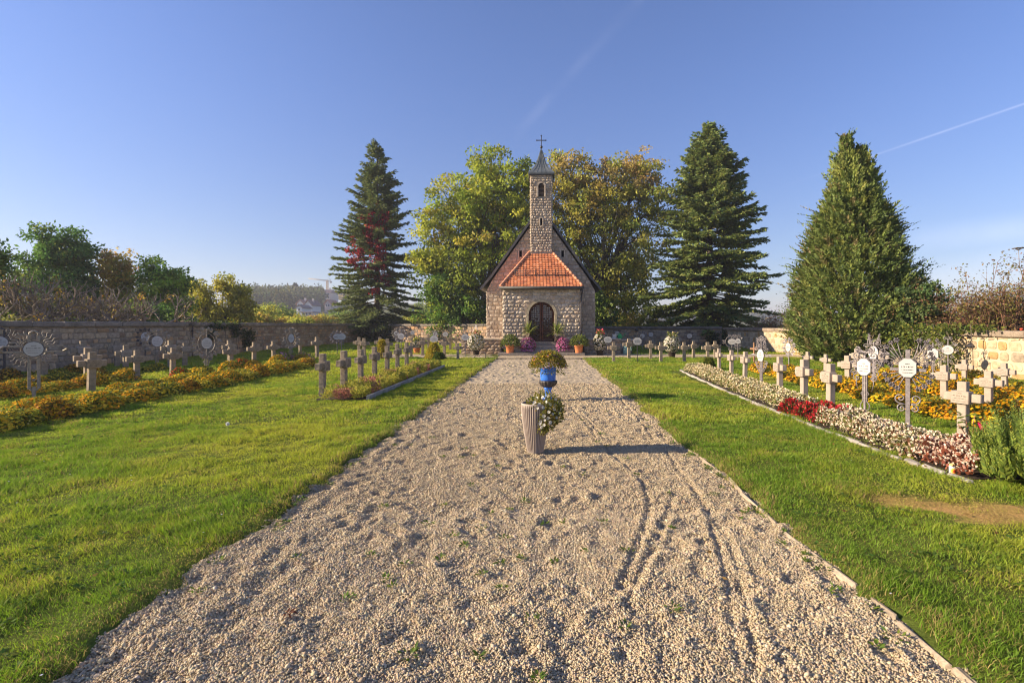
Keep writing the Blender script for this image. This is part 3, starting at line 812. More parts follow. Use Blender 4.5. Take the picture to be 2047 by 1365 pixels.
# roof: two slate slopes with kicked eaves
prof = [(0, 8.5), (2.9, 4.42), (3.52, 3.68)]
mb = MB()
for sg in (-1, 1):
    for (a, b) in zip(prof[:-1], prof[1:]):
        dx, dz = b[0] - a[0], b[1] - a[1]; ln = math.hypot(dx, dz); nx, nz = -dz / ln * 0.07, dx / ln * 0.07
        y0, y1 = YF - 0.17, 38.2
        q = [(XC + sg * a[0], a[1]), (XC + sg * b[0], b[1]), (XC + sg * (b[0] + nx), b[1] + nz), (XC + sg * (a[0] + nx), a[1] + nz)]
        mb.prism(q if sg > 0 else q[::-1], y0, y1, (1, 1, 1))
    # courses of slates
    for (a, b) in zip(prof[:-1], prof[1:]):
        dx, dz = b[0] - a[0], b[1] - a[1]; ln = math.hypot(dx, dz); nx, nz = -dz / ln, dx / ln
        nr = max(2, int(ln / 0.22))
        for r in range(nr):
            t0, t1 = r / nr, (r + 1.15) / nr
            for c_ in range(36):
                ya = YF - 0.17 + c_ * 0.24 + (0.12 if r % 2 else 0)
                k = tuple(np.array((1, 1, 1)) * rc.uniform(.7, 1.35))
                pt = lambda t, e: (XC + sg * (a[0] + dx * t + nx * e), a[1] + dz * t + nz * e)
                p0, p1 = pt(t0, 0.074), pt(min(t1, 1.02), 0.09)
                mb.add([(p0[0], ya, p0[1]), (p0[0], ya + .235, p0[1]), (p1[0], ya + .235, p1[1]), (p1[0], ya, p1[1])], [(0, 1, 2, 3) if sg > 0 else (3, 2, 1, 0)], k)
mb.build('nave_roof', M['slate'], chapel)
# verge boards along the gable
mb = MB()
for sg in (-1, 1):
    for (a, b) in zip(prof[:-1], prof[1:]):
        dx, dz = b[0] - a[0], b[1] - a[1]; ln = math.hypot(dx, dz); nx, nz = -dz / ln, dx / ln
        q = [(XC + sg * (a[0] - nx * .035), a[1] - nz * .035), (XC + sg * (b[0] - nx * .035), b[1] - nz * .035), (XC + sg * (b[0] + nx * .095), b[1] + nz * .095), (XC + sg * (a[0] + nx * .095), a[1] + nz * .095)]
        mb.prism(q if sg > 0 else q[::-1], YF - 0.2, YF - 0.172, (1.0, 0.95, 0.9))
mb.build('verge', M['slate'], chapel)

# tower
TX, TH, TYF = -0.087, 0.63, 29.2
tw = MB(); tw.bbox((TX, TYF + 0.66, 7.9), (2 * TH, 1.3, 4.9), 0, None, (1, 1, 1), 1)
def tower_skip(u, v):
    if abs(u - TX + 0.02) < 0.26 and 9.02 < v < 9.95: return True
    return abs(u - TX + 0.02) < 0.13 and 7.36 < v < 7.9
stones(tw, TX - TH, TX + TH, 5.85, 10.36, (0.13, 0.17), (0.14, 0.3), 0.02, 0.045, ASH, front(TYF), rc, skip=tower_skip)
for sg in (-1, 1):
    stones(tw, TYF, TYF + 1.3, 6.0, 10.36, (0.15, 0.2), (0.2, 0.4), 0.02, 0.045, ASH, (lambda u, v, d, sg=sg: (TX + sg * (TH + d), u, v)), rc, grid=(3, 2))
tower = tw.build('tower', [M['stone'], M['mortar']], chapel)
def arch_outline(cx, z0, hw, spring, n=14, grow=0.0):
    P = [(cx - hw - grow, z0), (cx + hw + grow, z0)]
    P += [(cx + (hw + grow) * math.cos(PI * k / n), spring + (hw + grow) * math.sin(PI * k / n)) for k in range(n + 1)]
    return P
def arch_ring(mb, cx, z0, hw, spring, w_, y0, y1, n, pal, gap=0.012, rng=rc, sillw=True):
    """jamb blocks and voussoirs round an opening"""
    z = z0
    while z < spring - 0.01:
        h = min(0.24, spring - z)
        for sg in (-1, 1):
            mb.bbox((cx + sg * (hw + w_ / 2), (y0 + y1) / 2, z + h / 2), (w_, y1 - y0, h - gap), 0.008, col=tuple(np.array(pal[rng.integers(len(pal))]) * rng.uniform(.9, 1.1)))
        z += h
    for k in range(n):
        a0, a1 = PI * k / n + gap / hw / 2, PI * (k + 1) / n - gap / hw / 2
        m_ = 3 if n > 1 else 18
        P = [(cx + hw * math.cos(a0 + (a1 - a0) * i / m_), spring + hw * math.sin(a0 + (a1 - a0) * i / m_)) for i in range(m_ + 1)]
        P += [(cx + (hw + w_) * math.cos(a1 - (a1 - a0) * i / m_), spring + (hw + w_) * math.sin(a1 - (a1 - a0) * i / m_)) for i in range(m_ + 1)]
        mb.prism(P[::-1], y0, y1, tuple(np.array(pal[rng.integers(len(pal))]) * rng.uniform(.9, 1.1)))
lx = TX - 0.0
lw = MB(); lw.prism(arch_outline(lx, 9.12, 0.165, 9.7)[::-1], TYF - 0.012, TYF + 0.2, (0.03, 0.028, 0.028))
lou = lw.build('belfry_window', M['dark'], chapel)
mb = MB()
for k in range(9):
    z = 9.17 + k * 0.075; hw = 0.155 if z < 9.7 else math.sqrt(max(0.0, 0.155 ** 2 - (z - 9.7) ** 2))
    if hw > 0.03: mb.bbox((lx, TYF - 0.03, z), (2 * hw, 0.07, 0.016), 0, Matrix.Rotation(0.7, 3, 'X'), (0.10, 0.075, 0.06))
mb.build('louvres', M['paint'], lou)
mb = MB(); arch_ring(mb, lx, 9.08, 0.17, 9.7, 0.1, TYF - 0.07, TYF + 0.05, 7, ASH); mb.build('surround', M['stone'], lou)
mb = MB(); mb.bbox((lx, TYF - 0.008, 7.62), (0.135, 0.06, 0.46), 0, col=(0.008, 0.008, 0.01)); sl = mb.build('slit_window', M['dark'], chapel)
mb = MB()
for (cx, cz, w_, h_) in ((lx - .095, 7.62, .06, .5), (lx + .095, 7.62, .06, .5), (lx, 7.865, .125, .06), (lx, 7.375, .125, .06)):
    mb.bbox((cx, TYF - 0.02, cz), (w_, 0.08, h_), 0.006, col=ASH[1])
mb.build('surround', M['stone'], sl)
# spire with flared foot, ball and cross
mb = MB()
sp = [(0.76, 10.40), (0.77, 10.50), (0.70, 10.585), (0.58, 10.71), (0.46, 10.87), (0.36, 11.05), (0.28, 11.22), (0.20, 11.5), (0.12, 11.75), (0.055, 12.0), (0.025, 12.15)]
cy = TYF + 0.66
vs = []; fs = []
for (h, z) in sp: vs += [(TX - h, cy - h, z), (TX + h, cy - h, z), (TX + h, cy + h, z), (TX - h, cy + h, z)]
for i in range(len(sp) - 1):
    for k in range(4): fs.append((i * 4 + k, i * 4 + (k + 1) % 4, (i + 1) * 4 + (k + 1) % 4, (i + 1) * 4 + k))
fs.append((3, 2, 1, 0)); mb.add(vs, fs, (1, 1, 1))
for k in range(-2, 3):       # standing seams on the front and sides
    for q in range(4):
        pts = []
        for (h, z) in sp[1:-1]:
            x = k / 3 * h; p = [(TX + x, cy - h - .006), (TX + h + .006, cy + x), (TX + x, cy + h + .006), (TX - h - .006, cy + x)][q]
            pts.append((p[0], p[1], z))
        mb.tube(pts, 0.011, 4, (0.8, 0.85, 0.85))
spire = mb.build('spire', M['copper'], chapel)
mb = MB(); mb.bbox((TX, cy, 10.375), (1.49, 1.49, 0.07), 0.01, col=(.6, .6, .6)); mb.build('cornice', M['slate'], tower)
mb = MB(); mb.lathe([(0.005, -.09), (0.06, -.07), (0.088, 0), (0.06, .07), (0.005, .09)], 14, (TX, cy, 12.22), (1, 1, 1)); mb.build('ball', M['iron_dark'], spire)
mb = MB()
mb.bbox((TX, cy, 12.58), (0.05, 0.035, 0.62), 0.005); mb.bbox((TX, cy, 12.62), (0.53, 0.034, 0.05), 0.005)
for p in ((TX, 12.9), (TX - .27, 12.62), (TX + .27, 12.62)): mb.bbox((p[0], cy, p[1]), (0.075, 0.04, 0.075), 0.01, Matrix.Rotation(PI / 4, 3, 'Y'))
mb.build('spire_cross', M['iron_dark'], spire)

# porch
PX0, PX1, DX, DHW, DSP, SILL = -2.18, 2.04, -0.07, 0.72, 2.17, 0.70
pw = MB()
for (a, b, z0, z1) in ((PX0, DX - DHW - .02, .3, 3.6), (DX + DHW + .02, PX1, .3, 3.6)):
    pw.bbox(((a + b) / 2, YP + 0.2, (z0 + z1) / 2), (b - a, 0.4, z1 - z0), 0, None, (1, 1, 1), 1)
outl = [(DX - DHW - .02, DSP)] + [(DX + (DHW + .02) * math.cos(PI - PI * k / 16), DSP + (DHW + .02) * math.sin(PI * k / 16)) for k in range(17)] + [(DX + DHW + .02, 3.6), (DX - DHW - .02, 3.6)]
pw.prism(outl, YP, YP + 0.4, (1, 1, 1), 1)
for sx, sg in ((PX0, -1), (PX1, 1)):
    pw.bbox((sx - sg * 0.2, (YP + YF) / 2 + .2, 1.95), (0.4, YF - YP - 0.4, 3.3), 0, None, (1, 1, 1), 1)
    stones(pw, YP, YF, .3, 3.5, (0.19, 0.24), (0.24, 0.48), 0.022, 0.04, ASH, (lambda u, v, d, sx=sx, sg=sg: (sx + sg * d, u, v)), rc, grid=(3, 2))
def porch_skip(u, v):
    if abs(u - DX) < DHW + 0.09 and v < DSP: return True
    return v >= DSP - .08 and math.hypot(u - DX, v - DSP) < DHW + 0.24
stones(pw, PX0, PX1, .3, 3.56, (0.17, 0.235), (0.2, 0.46), 0.024, 0.055, ASH, front(YP), rc, skip=porch_skip)
porch = pw.build('porch_wall', [M['stone'], M['mortar']], chapel)
mb = MB(); arch_ring(mb, DX, SILL, DHW - .02, DSP, 0.14, YP - 0.06, YP + 0.3, 1, [(0.50, 0.41, 0.27)], gap=0.0); mb.build('door_surround', M['stone'], porch)
mb = MB(); arch_ring(mb, DX, DSP, DHW + .13, DSP + .001, 0.2, YP - 0.035, YP + 0.05, 13, ASH); mb.build('arch_stones', M['stone'], porch)
M['sky_pane'] = solid('sky_reflection_glass', (0.45, 0.42, 0.37), 0.5, attr=False, n1=(9, 0.5, 1.2), spec=0.5)  # pale sky reflection in the upper door panes, put into the base colour
# double door with small panes
for sg in (-1, 1):
    mb = MB(); yd = YP + 0.16
    fr = lambda p0, p1, w_, d=0.05, c=(1, 1, 1): mb.bbox(((p0[0] + p1[0]) / 2, yd, (p0[1] + p1[1]) / 2), (abs(p1[0] - p0[0]) + (w_ if p0[0] == p1[0] else 0), d, abs(p1[1] - p0[1]) + (w_ if p0[1] == p1[1] else 0)), 0.006, col=c)
    R = DHW - 0.03
    half = [(DX + sg * .012, SILL), (DX + sg * R, SILL)] + [(DX + sg * R * math.cos(PI / 2 * k / 10), DSP + R * math.sin(PI / 2 * k / 10)) for k in range(11)]
    half[-1] = (DX + sg * .012, DSP + R)
    mb.prism(half if sg < 0 else half[::-1], yd + 0.03, yd + 0.05, (0.55, 0.5, 0.5))
    fr((DX + sg * .055, SILL), (DX + sg * .055, DSP + R - .02), 0.085, 0.07, (1.7, 1.3, 1.1))
    fr((DX + sg * (R - .04), SILL), (DX + sg * (R - .04), DSP), 0.08, 0.06, (1.3, 1.1, 1.1))
    fr((DX + sg * .02, SILL + .1), (DX + sg * R, SILL + .1), 0.2, 0.06)
    fr((DX + sg * .02, SILL + .62), (DX + sg * R, SILL + .62), 0.06, 0.06)
    arc = [(DX + sg * (R - .04) * math.cos(PI / 2 * k / 10), yd, DSP + (R - .04) * math.sin(PI / 2 * k / 10)) for k in range(11)]
    mb.tube(arc, 0.04, 6, (1.3, 1.1, 1.1))
    for i in range(1, 6):
        x = DX + sg * (0.1 + i * (R - .18) / 5.5); top = DSP + math.sqrt(max(0.01, (R - .04) ** 2 - (x - DX) ** 2))
        fr((x, SILL + .65), (x, top), 0.028, 0.035)
    for k in range(16):
        z = SILL + .65 + k * 0.1 + .05
        rr = (R - .04) if z < DSP else math.sqrt(max(0, (R - .04) ** 2 - (z - DSP) ** 2))
        if rr > 0.15: fr((DX + sg * .09, z), (DX + sg * rr, z), 0.028, 0.036)
    door = mb.build('door', M['wood_dark'], chapel)
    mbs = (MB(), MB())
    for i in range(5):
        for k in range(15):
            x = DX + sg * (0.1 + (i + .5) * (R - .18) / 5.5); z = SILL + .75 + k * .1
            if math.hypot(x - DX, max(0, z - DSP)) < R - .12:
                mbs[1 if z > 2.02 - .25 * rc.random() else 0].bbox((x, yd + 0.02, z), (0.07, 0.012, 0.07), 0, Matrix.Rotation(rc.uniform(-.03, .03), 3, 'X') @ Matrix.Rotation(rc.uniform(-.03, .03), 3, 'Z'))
    mbs[0].build('dark_glazing', M['pane'], door); mbs[1].build('sky_reflection_glazing', M['sky_pane'], door)
    if sg > 0:
        mb = MB(); mb.tube([(DX + .06, yd - .06, 1.78), (DX + .06, yd - .1, 1.76), (DX + .06, yd - .1, 1.62), (DX + .06, yd - .05, 1.6)], 0.012, 6); mb.build('handle', M['iron_dark'], door)
# porch roof: hipped, clay tiles
RT, RB = (-0.71, 0.49, YF - 0.06, 5.92), (-2.28, 2.16, YP - 0.26, 3.66)
TCOL = [(0.64, 0.215, 0.085), (0.69, 0.25, 0.105), (0.58, 0.19, 0.08), (0.68, 0.28, 0.14), (0.50, 0.165, 0.08), (0.71, 0.27, 0.12)]
mb = MB()
# deck under the tiles
mb.add([(RB[0], RB[2], RB[3] - .05), (RB[1], RB[2], RB[3] - .05), (RT[1], RT[2], RT[3] - .05), (RT[0], RT[2], RT[3] - .05), (RB[0], YF, RB[3] - .05), (RB[1], YF, RB[3] - .05)],
       [(0, 1, 2, 3), (4, 0, 3), (1, 5, 2), (0, 4, 5, 1)], (0.3, 0.1, 0.05))
nrow = 19
for r in range(nrow):
    t0, t1 = r / nrow, (r + 1.5) / nrow
    xl, xr = RB[0] + (RT[0] - RB[0]) * t0, RB[1] + (RT[1] - RB[1]) * t0
    y0, z0 = RB[2] + (RT[2] - RB[2]) * t0, RB[3] + (RT[3] - RB[3]) * t0
    y1, z1 = RB[2] + (RT[2] - RB[2]) * min(t1, 1), RB[3] + (RT[3] - RB[3]) * min(t1, 1)
    tw_ = 0.178; n = int((xr - xl) / tw_) + 2; x = xl - (tw_ / 2 if r % 2 else 0)
    for k in range(n):
        a, b = max(x + k * tw_, xl), min(x + k * tw_ + tw_ - .006, xr)
        if b - a < 0.03: continue
        col = tuple(np.array(TCOL[rc.integers(len(TCOL))]) * rc.uniform(.82, 1.15))
        e = rc.uniform(0, .008); m_ = (a + b) / 2; wv = (b - a)
        # beaver-tail tile: rounded lower edge, lifted at the nose
        low = [(a, .035), (a + wv * .12, .012), (a + wv * .33, 0.0), (a + wv * .67, 0.0), (a + wv * .88, .012), (b, .035)]
        nose = 0.062 + e
        vs = [(u, y0 + dv - nose * .70, z0 + dv + nose * .70) for u, dv in low] + [(b, y1 - .008, z1 + .008), (a, y1 - .008, z1 + .008)]
        vs += [(u, y0 + dv - nose * .70 + .016, z0 + dv + nose * .70 - .016) for u, dv in low]
        fs = [(0, 1, 2, 3, 4, 5, 6, 7)] + [(i + 1, i, 8 + i, 9 + i) for i in range(5)]
        mb.add(vs, fs, col)
# side slopes
for sg, xb, xt in ((-1, RB[0], RT[0]), (1, RB[1], RT[1])):
    for r in range(nrow):
        t0, t1 = r / nrow, min((r + 1.4) / nrow, 1)
        P = lambda t, s: (xb + (xt - xb) * t + sg * 0.03, (RB[2] + (RT[2] - RB[2]) * t) + s * (YF - (RB[2] + (RT[2] - RB[2]) * t)), RB[3] + (RT[3] - RB[3]) * t + .03)
        n = max(1, int((YF - P(t0, 0)[1]) / .18))
        for k in range(n):
            q = [P(t0, k / n), P(t0, (k + .96) / n), P(t1, (k + .96) / n), P(t1, k / n)]
            q[0] = (q[0][0] + sg * .02, q[0][1], q[0][2] + .01); q[1] = (q[1][0] + sg * .02, q[1][1], q[1][2] + .01)
            mb.add(q, [(0, 1, 2, 3) if sg < 0 else (3, 2, 1, 0)], tuple(np.array(TCOL[rc.integers(len(TCOL))]) * rc.uniform(.8, 1.1)))
proof = mb.build('porch_roof', M['tile'], chapel)
for sg, xb, xt in ((-1, RB[0], RT[0]), (1, RB[1], RT[1])):
    mb = MB()
    A = Vector((xb, RB[2], RB[3] + .05)); B = Vector((xt, RT[2], RT[3] + .05)); n = 13
    for k in range(n):
        p, q = A.lerp(B, k / n), A.lerp(B, (k + 1.12) / n)
        mb.tube([p + Vector((0, 0, .02)), q], [0.085, 0.07], 10, tuple(np.array((0.66, 0.30, 0.17)) * rc.uniform(.85, 1.15)))
    mb.build('hip_tiles', M['tile'], proof)
mb = MB(); mb.bbox(((RT[0] + RT[1]) / 2, RT[2] - .02, RT[3] + .06), (RT[1] - RT[0] + .15, 0.1, 0.07), 0.01, col=(0.9, .85, .8)); mb.build('flashing', M['copper'], proof)
# snow guard
mb = MB(); g0 = RB[2] + .62; gz = RB[3] + .62 + .05
for z in (0.05, 0.17, 0.29): mb.tube([(-1.56, g0 - .02, gz + z), (1.33, g0 - .02, gz + z)], 0.012 if z != .29 else .016, 6)
for k in range(6):
    x = -1.5 + k * 0.55; mb.bbox((x, g0 - .02, gz + .16), (0.035, 0.03, 0.36), 0); mb.tube([(x, g0 - .02, gz + .05), (x, g0 + .22, gz + .24)], .01, 4)
for k in range(34): mb.tube([(-1.55 + k * .0865, g0 - .02, gz + .05), (-1.55 + k * .0865, g0 - .02, gz + .29)], .004, 4)
mb.build('snow_guard', M['iron_dark'], proof)
# gutter and downpipe
mb = MB()
mb.tube([(RB[0] - .03, RB[2] - .05, RB[3] - .035), (RB[1] + .03, RB[2] - .05, RB[3] - .035)], 0.062, 10, (1, .95, .85))
for sx in (RB[0] - .03, RB[1] + .03): mb.tube([(sx, RB[2] - .05, RB[3] - .035), (sx, YF, RB[3] - .035)], 0.06, 8, (1, .95, .85))
mb.bbox(((RB[0] + RB[1]) / 2, RB[2] + .09, RB[3] - .075), (RB[1] - RB[0] - .1, .3, .05), 0, col=(.9, .8, .7))
gut = mb.build('gutter', M['slate'], chapel)
mb = MB(); mb.tube([(2.13, RB[2] - .02, RB[3] - .05), (2.14, RB[2] + .05, RB[3] - .25), (2.11, YP - .1, RB[3] - .42), (2.10, YP - .09, 3.0), (2.10, YP - .09, 1.8), (2.10, YP - .09, .86)], 0.042, 8)
for z in (1.3, 2.6): mb.tube([(2.10, YP - .09, z), (2.10, YP - .09, z + .05)], .052, 8)
mb.build('downpipe', M['iron_dark'], gut)
# steps
st = MB()
for (hw, y, z0, z1) in ((2.28, 26.15, 0, .14), (1.75, 26.55, .14, .33), (1.55, 26.85, .33, .52), (1.05, 27.1, .52, .70)):
    st.bbox((DX, (y + YP + .3) / 2, (z0 + z1) / 2), (2 * hw, YP + .3 - y, z1 - z0), 0.012, col=tuple(np.array((0.31, 0.265, 0.22)) * rc.uniform(.9, 1.1)))
st.build('steps', M['stone'], chapel)
# low stone terraces either side
for (a, b, lab) in ((-4.5, -2.3, 0), (2.3, 4.3, 1)):
    mb = MB(); mb.bbox(((a + b) / 2, 28.6, .4), (b - a, 1.9, .76), 0, None, (1, 1, 1), 1)
    stones(mb, a, b, 0, .78, (0.15, 0.24), (0.25, 0.5), 0.02, 0.05, [(c[0] * .72, c[1] * .66, c[2] * .62) for c in ASH], front(27.65), rc, grid=(3, 2))
    mb.bbox(((a + b) / 2, 28.6, .82), (b - a + .06, 2.0, .08), .015, col=ASH[0])
    mb.build('terrace', [M['stone'], M['mortar']], chapel)
# ================================================================ stone crosses
rx = np.random.default_rng(90)
def lettering(rows, x0, x1, z_top, dz, h, y, mat, parent, rng, densities=None):
    """rows of small engraved strokes, as illegible as in the photograph"""
    mb = MB()
    for r, (a, b, hh) in enumerate(rows):
        z = z_top - r * dz; x = a
        while x < b:
            wv = hh * rng.uniform(0.45, 0.85)
            if rng.random() < 0.12: x += wv * 0.8; continue
            k = rng.integers(4); t = hh * 0.2
            mb.bbox((x + t / 2, y, z), (t, 0.003, hh), 0)
            if k in (0, 1): mb.bbox((x + wv * .75 - t, y, z), (t, 0.003, hh), 0)
            if k in (0, 2): mb.bbox((x + wv * .38, y, z + hh * (.4 if k == 2 else 0)), (wv * .7 - 2 * t if k == 0 else wv * .6, 0.003, t), 0)
            if k in (1, 3): mb.bbox((x + wv * .38, y, z - hh * .4), (wv * .7 - 2 * t, 0.003, t), 0)
            x += wv + hh * 0.22
    return mb.build('lettering', mat, parent)

def stone_cross(mat, block_mat, loc, h, rz, label, group):
    """0.9 m tall, faces -y before turning; parts: post, crossbar (left and right of the block), inscription block"""
    t = empty('stone_cross', loc, rz, label, 'grave cross', group)
    mb = MB(); mb.bbox((0, 0, 0.42), (0.136, 0.105, 0.96), 0.008, jit=0.0025); mb.build('post', mat, t)
    mb = MB(); mb.bbox((0, 0, 0.645), (0.54, 0.102, 0.138), 0.008, jit=0.0025); mb.build('crossbar', mat, t)
    mb = MB(); mb.bbox((0, -0.038, 0.645), (0.26, 0.145, 0.205), 0.008, jit=0.002); b = mb.build('inscription_block', block_mat, t)
    lettering([(-.035, .035, .012), (-.105, .1, .02), (-.09, .09, .015), (-.1, .1, .015)], 0, 0, .712, .042, .015, -0.1115, M['carved'], b, rx)
    t.scale = (h / 0.9,) * 3
    return t

PROTO = {}
def put_cross(kind, px, base, top, rz, label, group):
    x, y = G(px, base)
    h = EYE * (base - top) / (base - HY)
    if kind not in PROTO:
        mat = {'dark': ('cross_dark', 'cross_dark'), 'mid': ('cross_mid', 'cross_mid'), 'pale': ('cross_pale', 'cross_pale'), 'shade': ('cross_mid', 'cross_pale')}[kind]
        o = PROTO[kind] = stone_cross(M[mat[0]], M[mat[1]], (x, y, 0), h, rz, label, group)
    else:
        o = dup(PROTO[kind], (x, y, 0), rz, label, h / 0.9, group)
    o.rotation_euler = (random.uniform(-.02, .02), random.uniform(-.02, .02), rz + random.uniform(-.06, .06))
    return o

R = math.radians
# row behind the kerbed bed left of the path (faces the path)
ROWS = [
    ('dark', 'stone crosses behind the kerbed bed left of the path', 90, 'lichen-darkened stone cross, {} from the front behind the kerbed bed left of the path',
     [(644.6, 793.6, 707), (687.7, 784.8, 701), (721, 769, 698.6), (749, 761, 693), (774, 753, 691.5), (794.6, 744, 687), (813, 737, 684.5)]),
    ('pale', 'pale stone crosses behind the begonia bed', -90, 'pale clean stone cross, {} from the front behind the white begonia bed',
     [(1660, 821.5, 727), (1607.5, 804.8, 718.6), (1559, 787, 713), (1489, 760.8, 703), (1462, 752, 700), (1437.8, 740.8, 696.6)]),
    ('mid', 'stone crosses in the left outer flower row', 63, 'weathered stone cross, {} from front in the flower row near the left wall',
     [(182, 783, 704), (273, 762, 700), (345, 752, 695), (461, 741, 688), (507.6, 731.6, 684), (547, 725.5, 682), (600, 710, 676), (634, 715.5, 673.6)]),
    ('shade', 'stone crosses standing in shade along the left wall', 58, 'grey stone cross, {} from front in the shaded row along the left wall',
     [(88, 762, 697), (175, 768, 695), (168, 746, 681), (234, 734, 681), (251, 747, 690), (341, 736, 680), (369.5, 732.5, 684), (419, 722, 682), (459, 727, 680)]),
    ('mid', 'stone crosses facing the gravel left of the chapel', 0, 'brown stone cross, {} from left in the row left of the chapel steps',
     [(718, 712, 674), (728, 713.5, 676), (760, 711, 674), (774, 714, 677), (822, 716, 684.5), (845, 711, 675), (888, 711.8, 676.6), (915.5, 719, 686)]),
    ('mid', 'stone crosses close to the rear wall left of the chapel', 0, 'small tan stone cross, {} from left by the rear wall left of the chapel',
     [(825, 699, 669.5), (838, 697, 668), (857, 698, 669), (900, 700, 669.5), (912, 699, 671)]),
    ('mid', 'stone crosses before the gravel right of the chapel', 0, 'brown stone cross, {} from left in the row right of the chapel',
     [(1226.6, 723.5, 684), (1257, 717.7, 677), (1300.6, 717.7, 681), (1321, 724, 684), (1368, 723.5, 684), (1386, 717.7, 682), (1415, 724, 684), (1430, 719.5, 682)]),
    ('pale', 'stone crosses among the right marigolds', -66, 'sandy stone cross, {} from front among the right marigolds',
     [(1925, 871.6, 762.6), (1976.5, 822, 741.6), (1887.7, 804, 730.6), (1696, 775.7, 710.7), (1928, 770, 718.7), (2009, 788, 726), (1949, 748, 708), (2022, 757, 713), (2040, 752, 714), (1615, 743, 703), (1650, 748, 708), (1713, 747, 697), (1763, 747, 700)]),
    ('shade', 'stone crosses against the dark rear wall', 0, 'small grey stone cross, {} from the left before the dark rear wall',
     [(1292, 700, 670), (1330, 699, 671), (1358, 700, 671)]),
]
for kind, grp, deg, lab, lst in ROWS:
    for i, (px, b, t) in enumerate(lst):
        put_cross(kind, px, b, t, R(deg), lab.format(ordinal(i)), grp)
# wooden cross
x, y = G(1507.6, 725.6); t = empty('wooden_cross', (x, y, 0), R(-80), 'thin reddish brown wooden cross without inscription near the right wall', 'grave cross')
mb = MB(); mb.bbox((0, 0, .43), (.085, .05, .88), .004); mb.build('post', M['wood_brown'], t)
mb = MB(); mb.bbox((0, -.012, .6), (.5, .05, .085), .004); mb.build('crossbar', M['wood_brown'], t)

# ================================================================ wrought-iron grave crosses
def spiral(cx, cz, r0, turns, a0, dirn=1, n=22, r1=0.12):
    return [(cx + r0 * (1 - (1 - r1) * k / n) * math.cos(a0 + dirn * turns * 2 * PI * k / n), 0, cz + r0 * (1 - (1 - r1) * k / n) * math.sin(a0 + dirn * turns * 2 * PI * k / n)) for k in range(n + 1)]
def scroll(mb, start, cx, cz, r, a0, turns, dirn, rad=0.008, col=(1, 1, 1)):
    pts = ([(start[0], 0, start[1])] if start else []) + spiral(cx, cz, r, turns, a0, dirn)
    mb.tube(pts, rad, 5, col)
    e = pts[-1]; mb.lathe([(.002, -.011), (.015, 0), (.002, .011)], 6, (e[0], e[1], e[2]), col)
def leafblade(mb, x, z, ang, L, W, th=0.012, col=(1, 1, 1)):
    c, s_ = math.cos(ang), math.sin(ang)
    pt = lambda u, v, y: (x + u * c - v * s_, y, z + u * s_ + v * c)
    y = random.uniform(-.02, .02)
    mb.add([pt(0, 0, y), pt(L * .45, W, y), pt(L, 0, y - .02), pt(L * .45, -W, y), pt(L * .5, 0, y - th * 1.6), pt(L * .5, 0, y + th)],
           [(0, 4, 1), (1, 4, 2), (2, 4, 3), (3, 4, 0), (0, 1, 5), (1, 2, 5), (2, 3, 5), (3, 0, 5)], col)
def outline(shape, w_, h):
    if shape == 'octagon':
        c = min(w_, h) * 0.29
        return [(-w_ / 2 + c, -h / 2), (w_ / 2 - c, -h / 2), (w_ / 2, -h / 2 + c), (w_ / 2, h / 2 - c), (w_ / 2 - c, h / 2), (-w_ / 2 + c, h / 2), (-w_ / 2, h / 2 - c), (-w_ / 2, -h / 2 + c)]
    if shape == 'lozenge':
        return [(-w_ * .28, -h / 2), (w_ * .28, -h / 2), (w_ / 2, -h * .05), (w_ * .42, h * .25), (w_ * .2, h / 2), (-w_ * .2, h / 2), (-w_ * .42, h * .25), (-w_ / 2, -h * .05)]
    return [(w_ / 2 * math.cos(2 * PI * k / 24), h / 2 * math.sin(2 * PI * k / 24)) for k in range(24)]
def plaque(t, shape, z, w_, h, iron, rng=rx, y=-0.035, lines=4):
    P = outline(shape, w_, h)
    mb = MB(); mb.prism([(x * 1.07, z + q * 1.07) for x, q in P], y + .002, y + .018); mb.build('plaque_frame', iron, t)
    mb = MB(); mb.prism([(x, z + q) for x, q in P], y - .008, y + .001); p = mb.build('plaque', M['enamel'], t)
    s_ = h / 0.3
    rows = [(-.12 * w_, .12 * w_, .014 * s_), (-.36 * w_, .36 * w_, .022 * s_), (-.34 * w_, .34 * w_, .013 * s_), (-.3 * w_, .3 * w_, .013 * s_)][:lines]
    lettering(rows, 0, 0, z + h * .22, h * .16, 0, y - .0095, M['ink'], p, rng)
    return p
def bars(mb, h, w_=0.03, gapx=0.0, z0=-0.05, top=None, thick=0.03):
    if gapx:
        for sg in (-1, 1): mb.bbox((sg * gapx, 0, (z0 + h) / 2), (w_, thick, h - z0), .003)
    else:
        mb.bbox((0, 0, (z0 + h) / 2), (w_, thick, h - z0), .003)

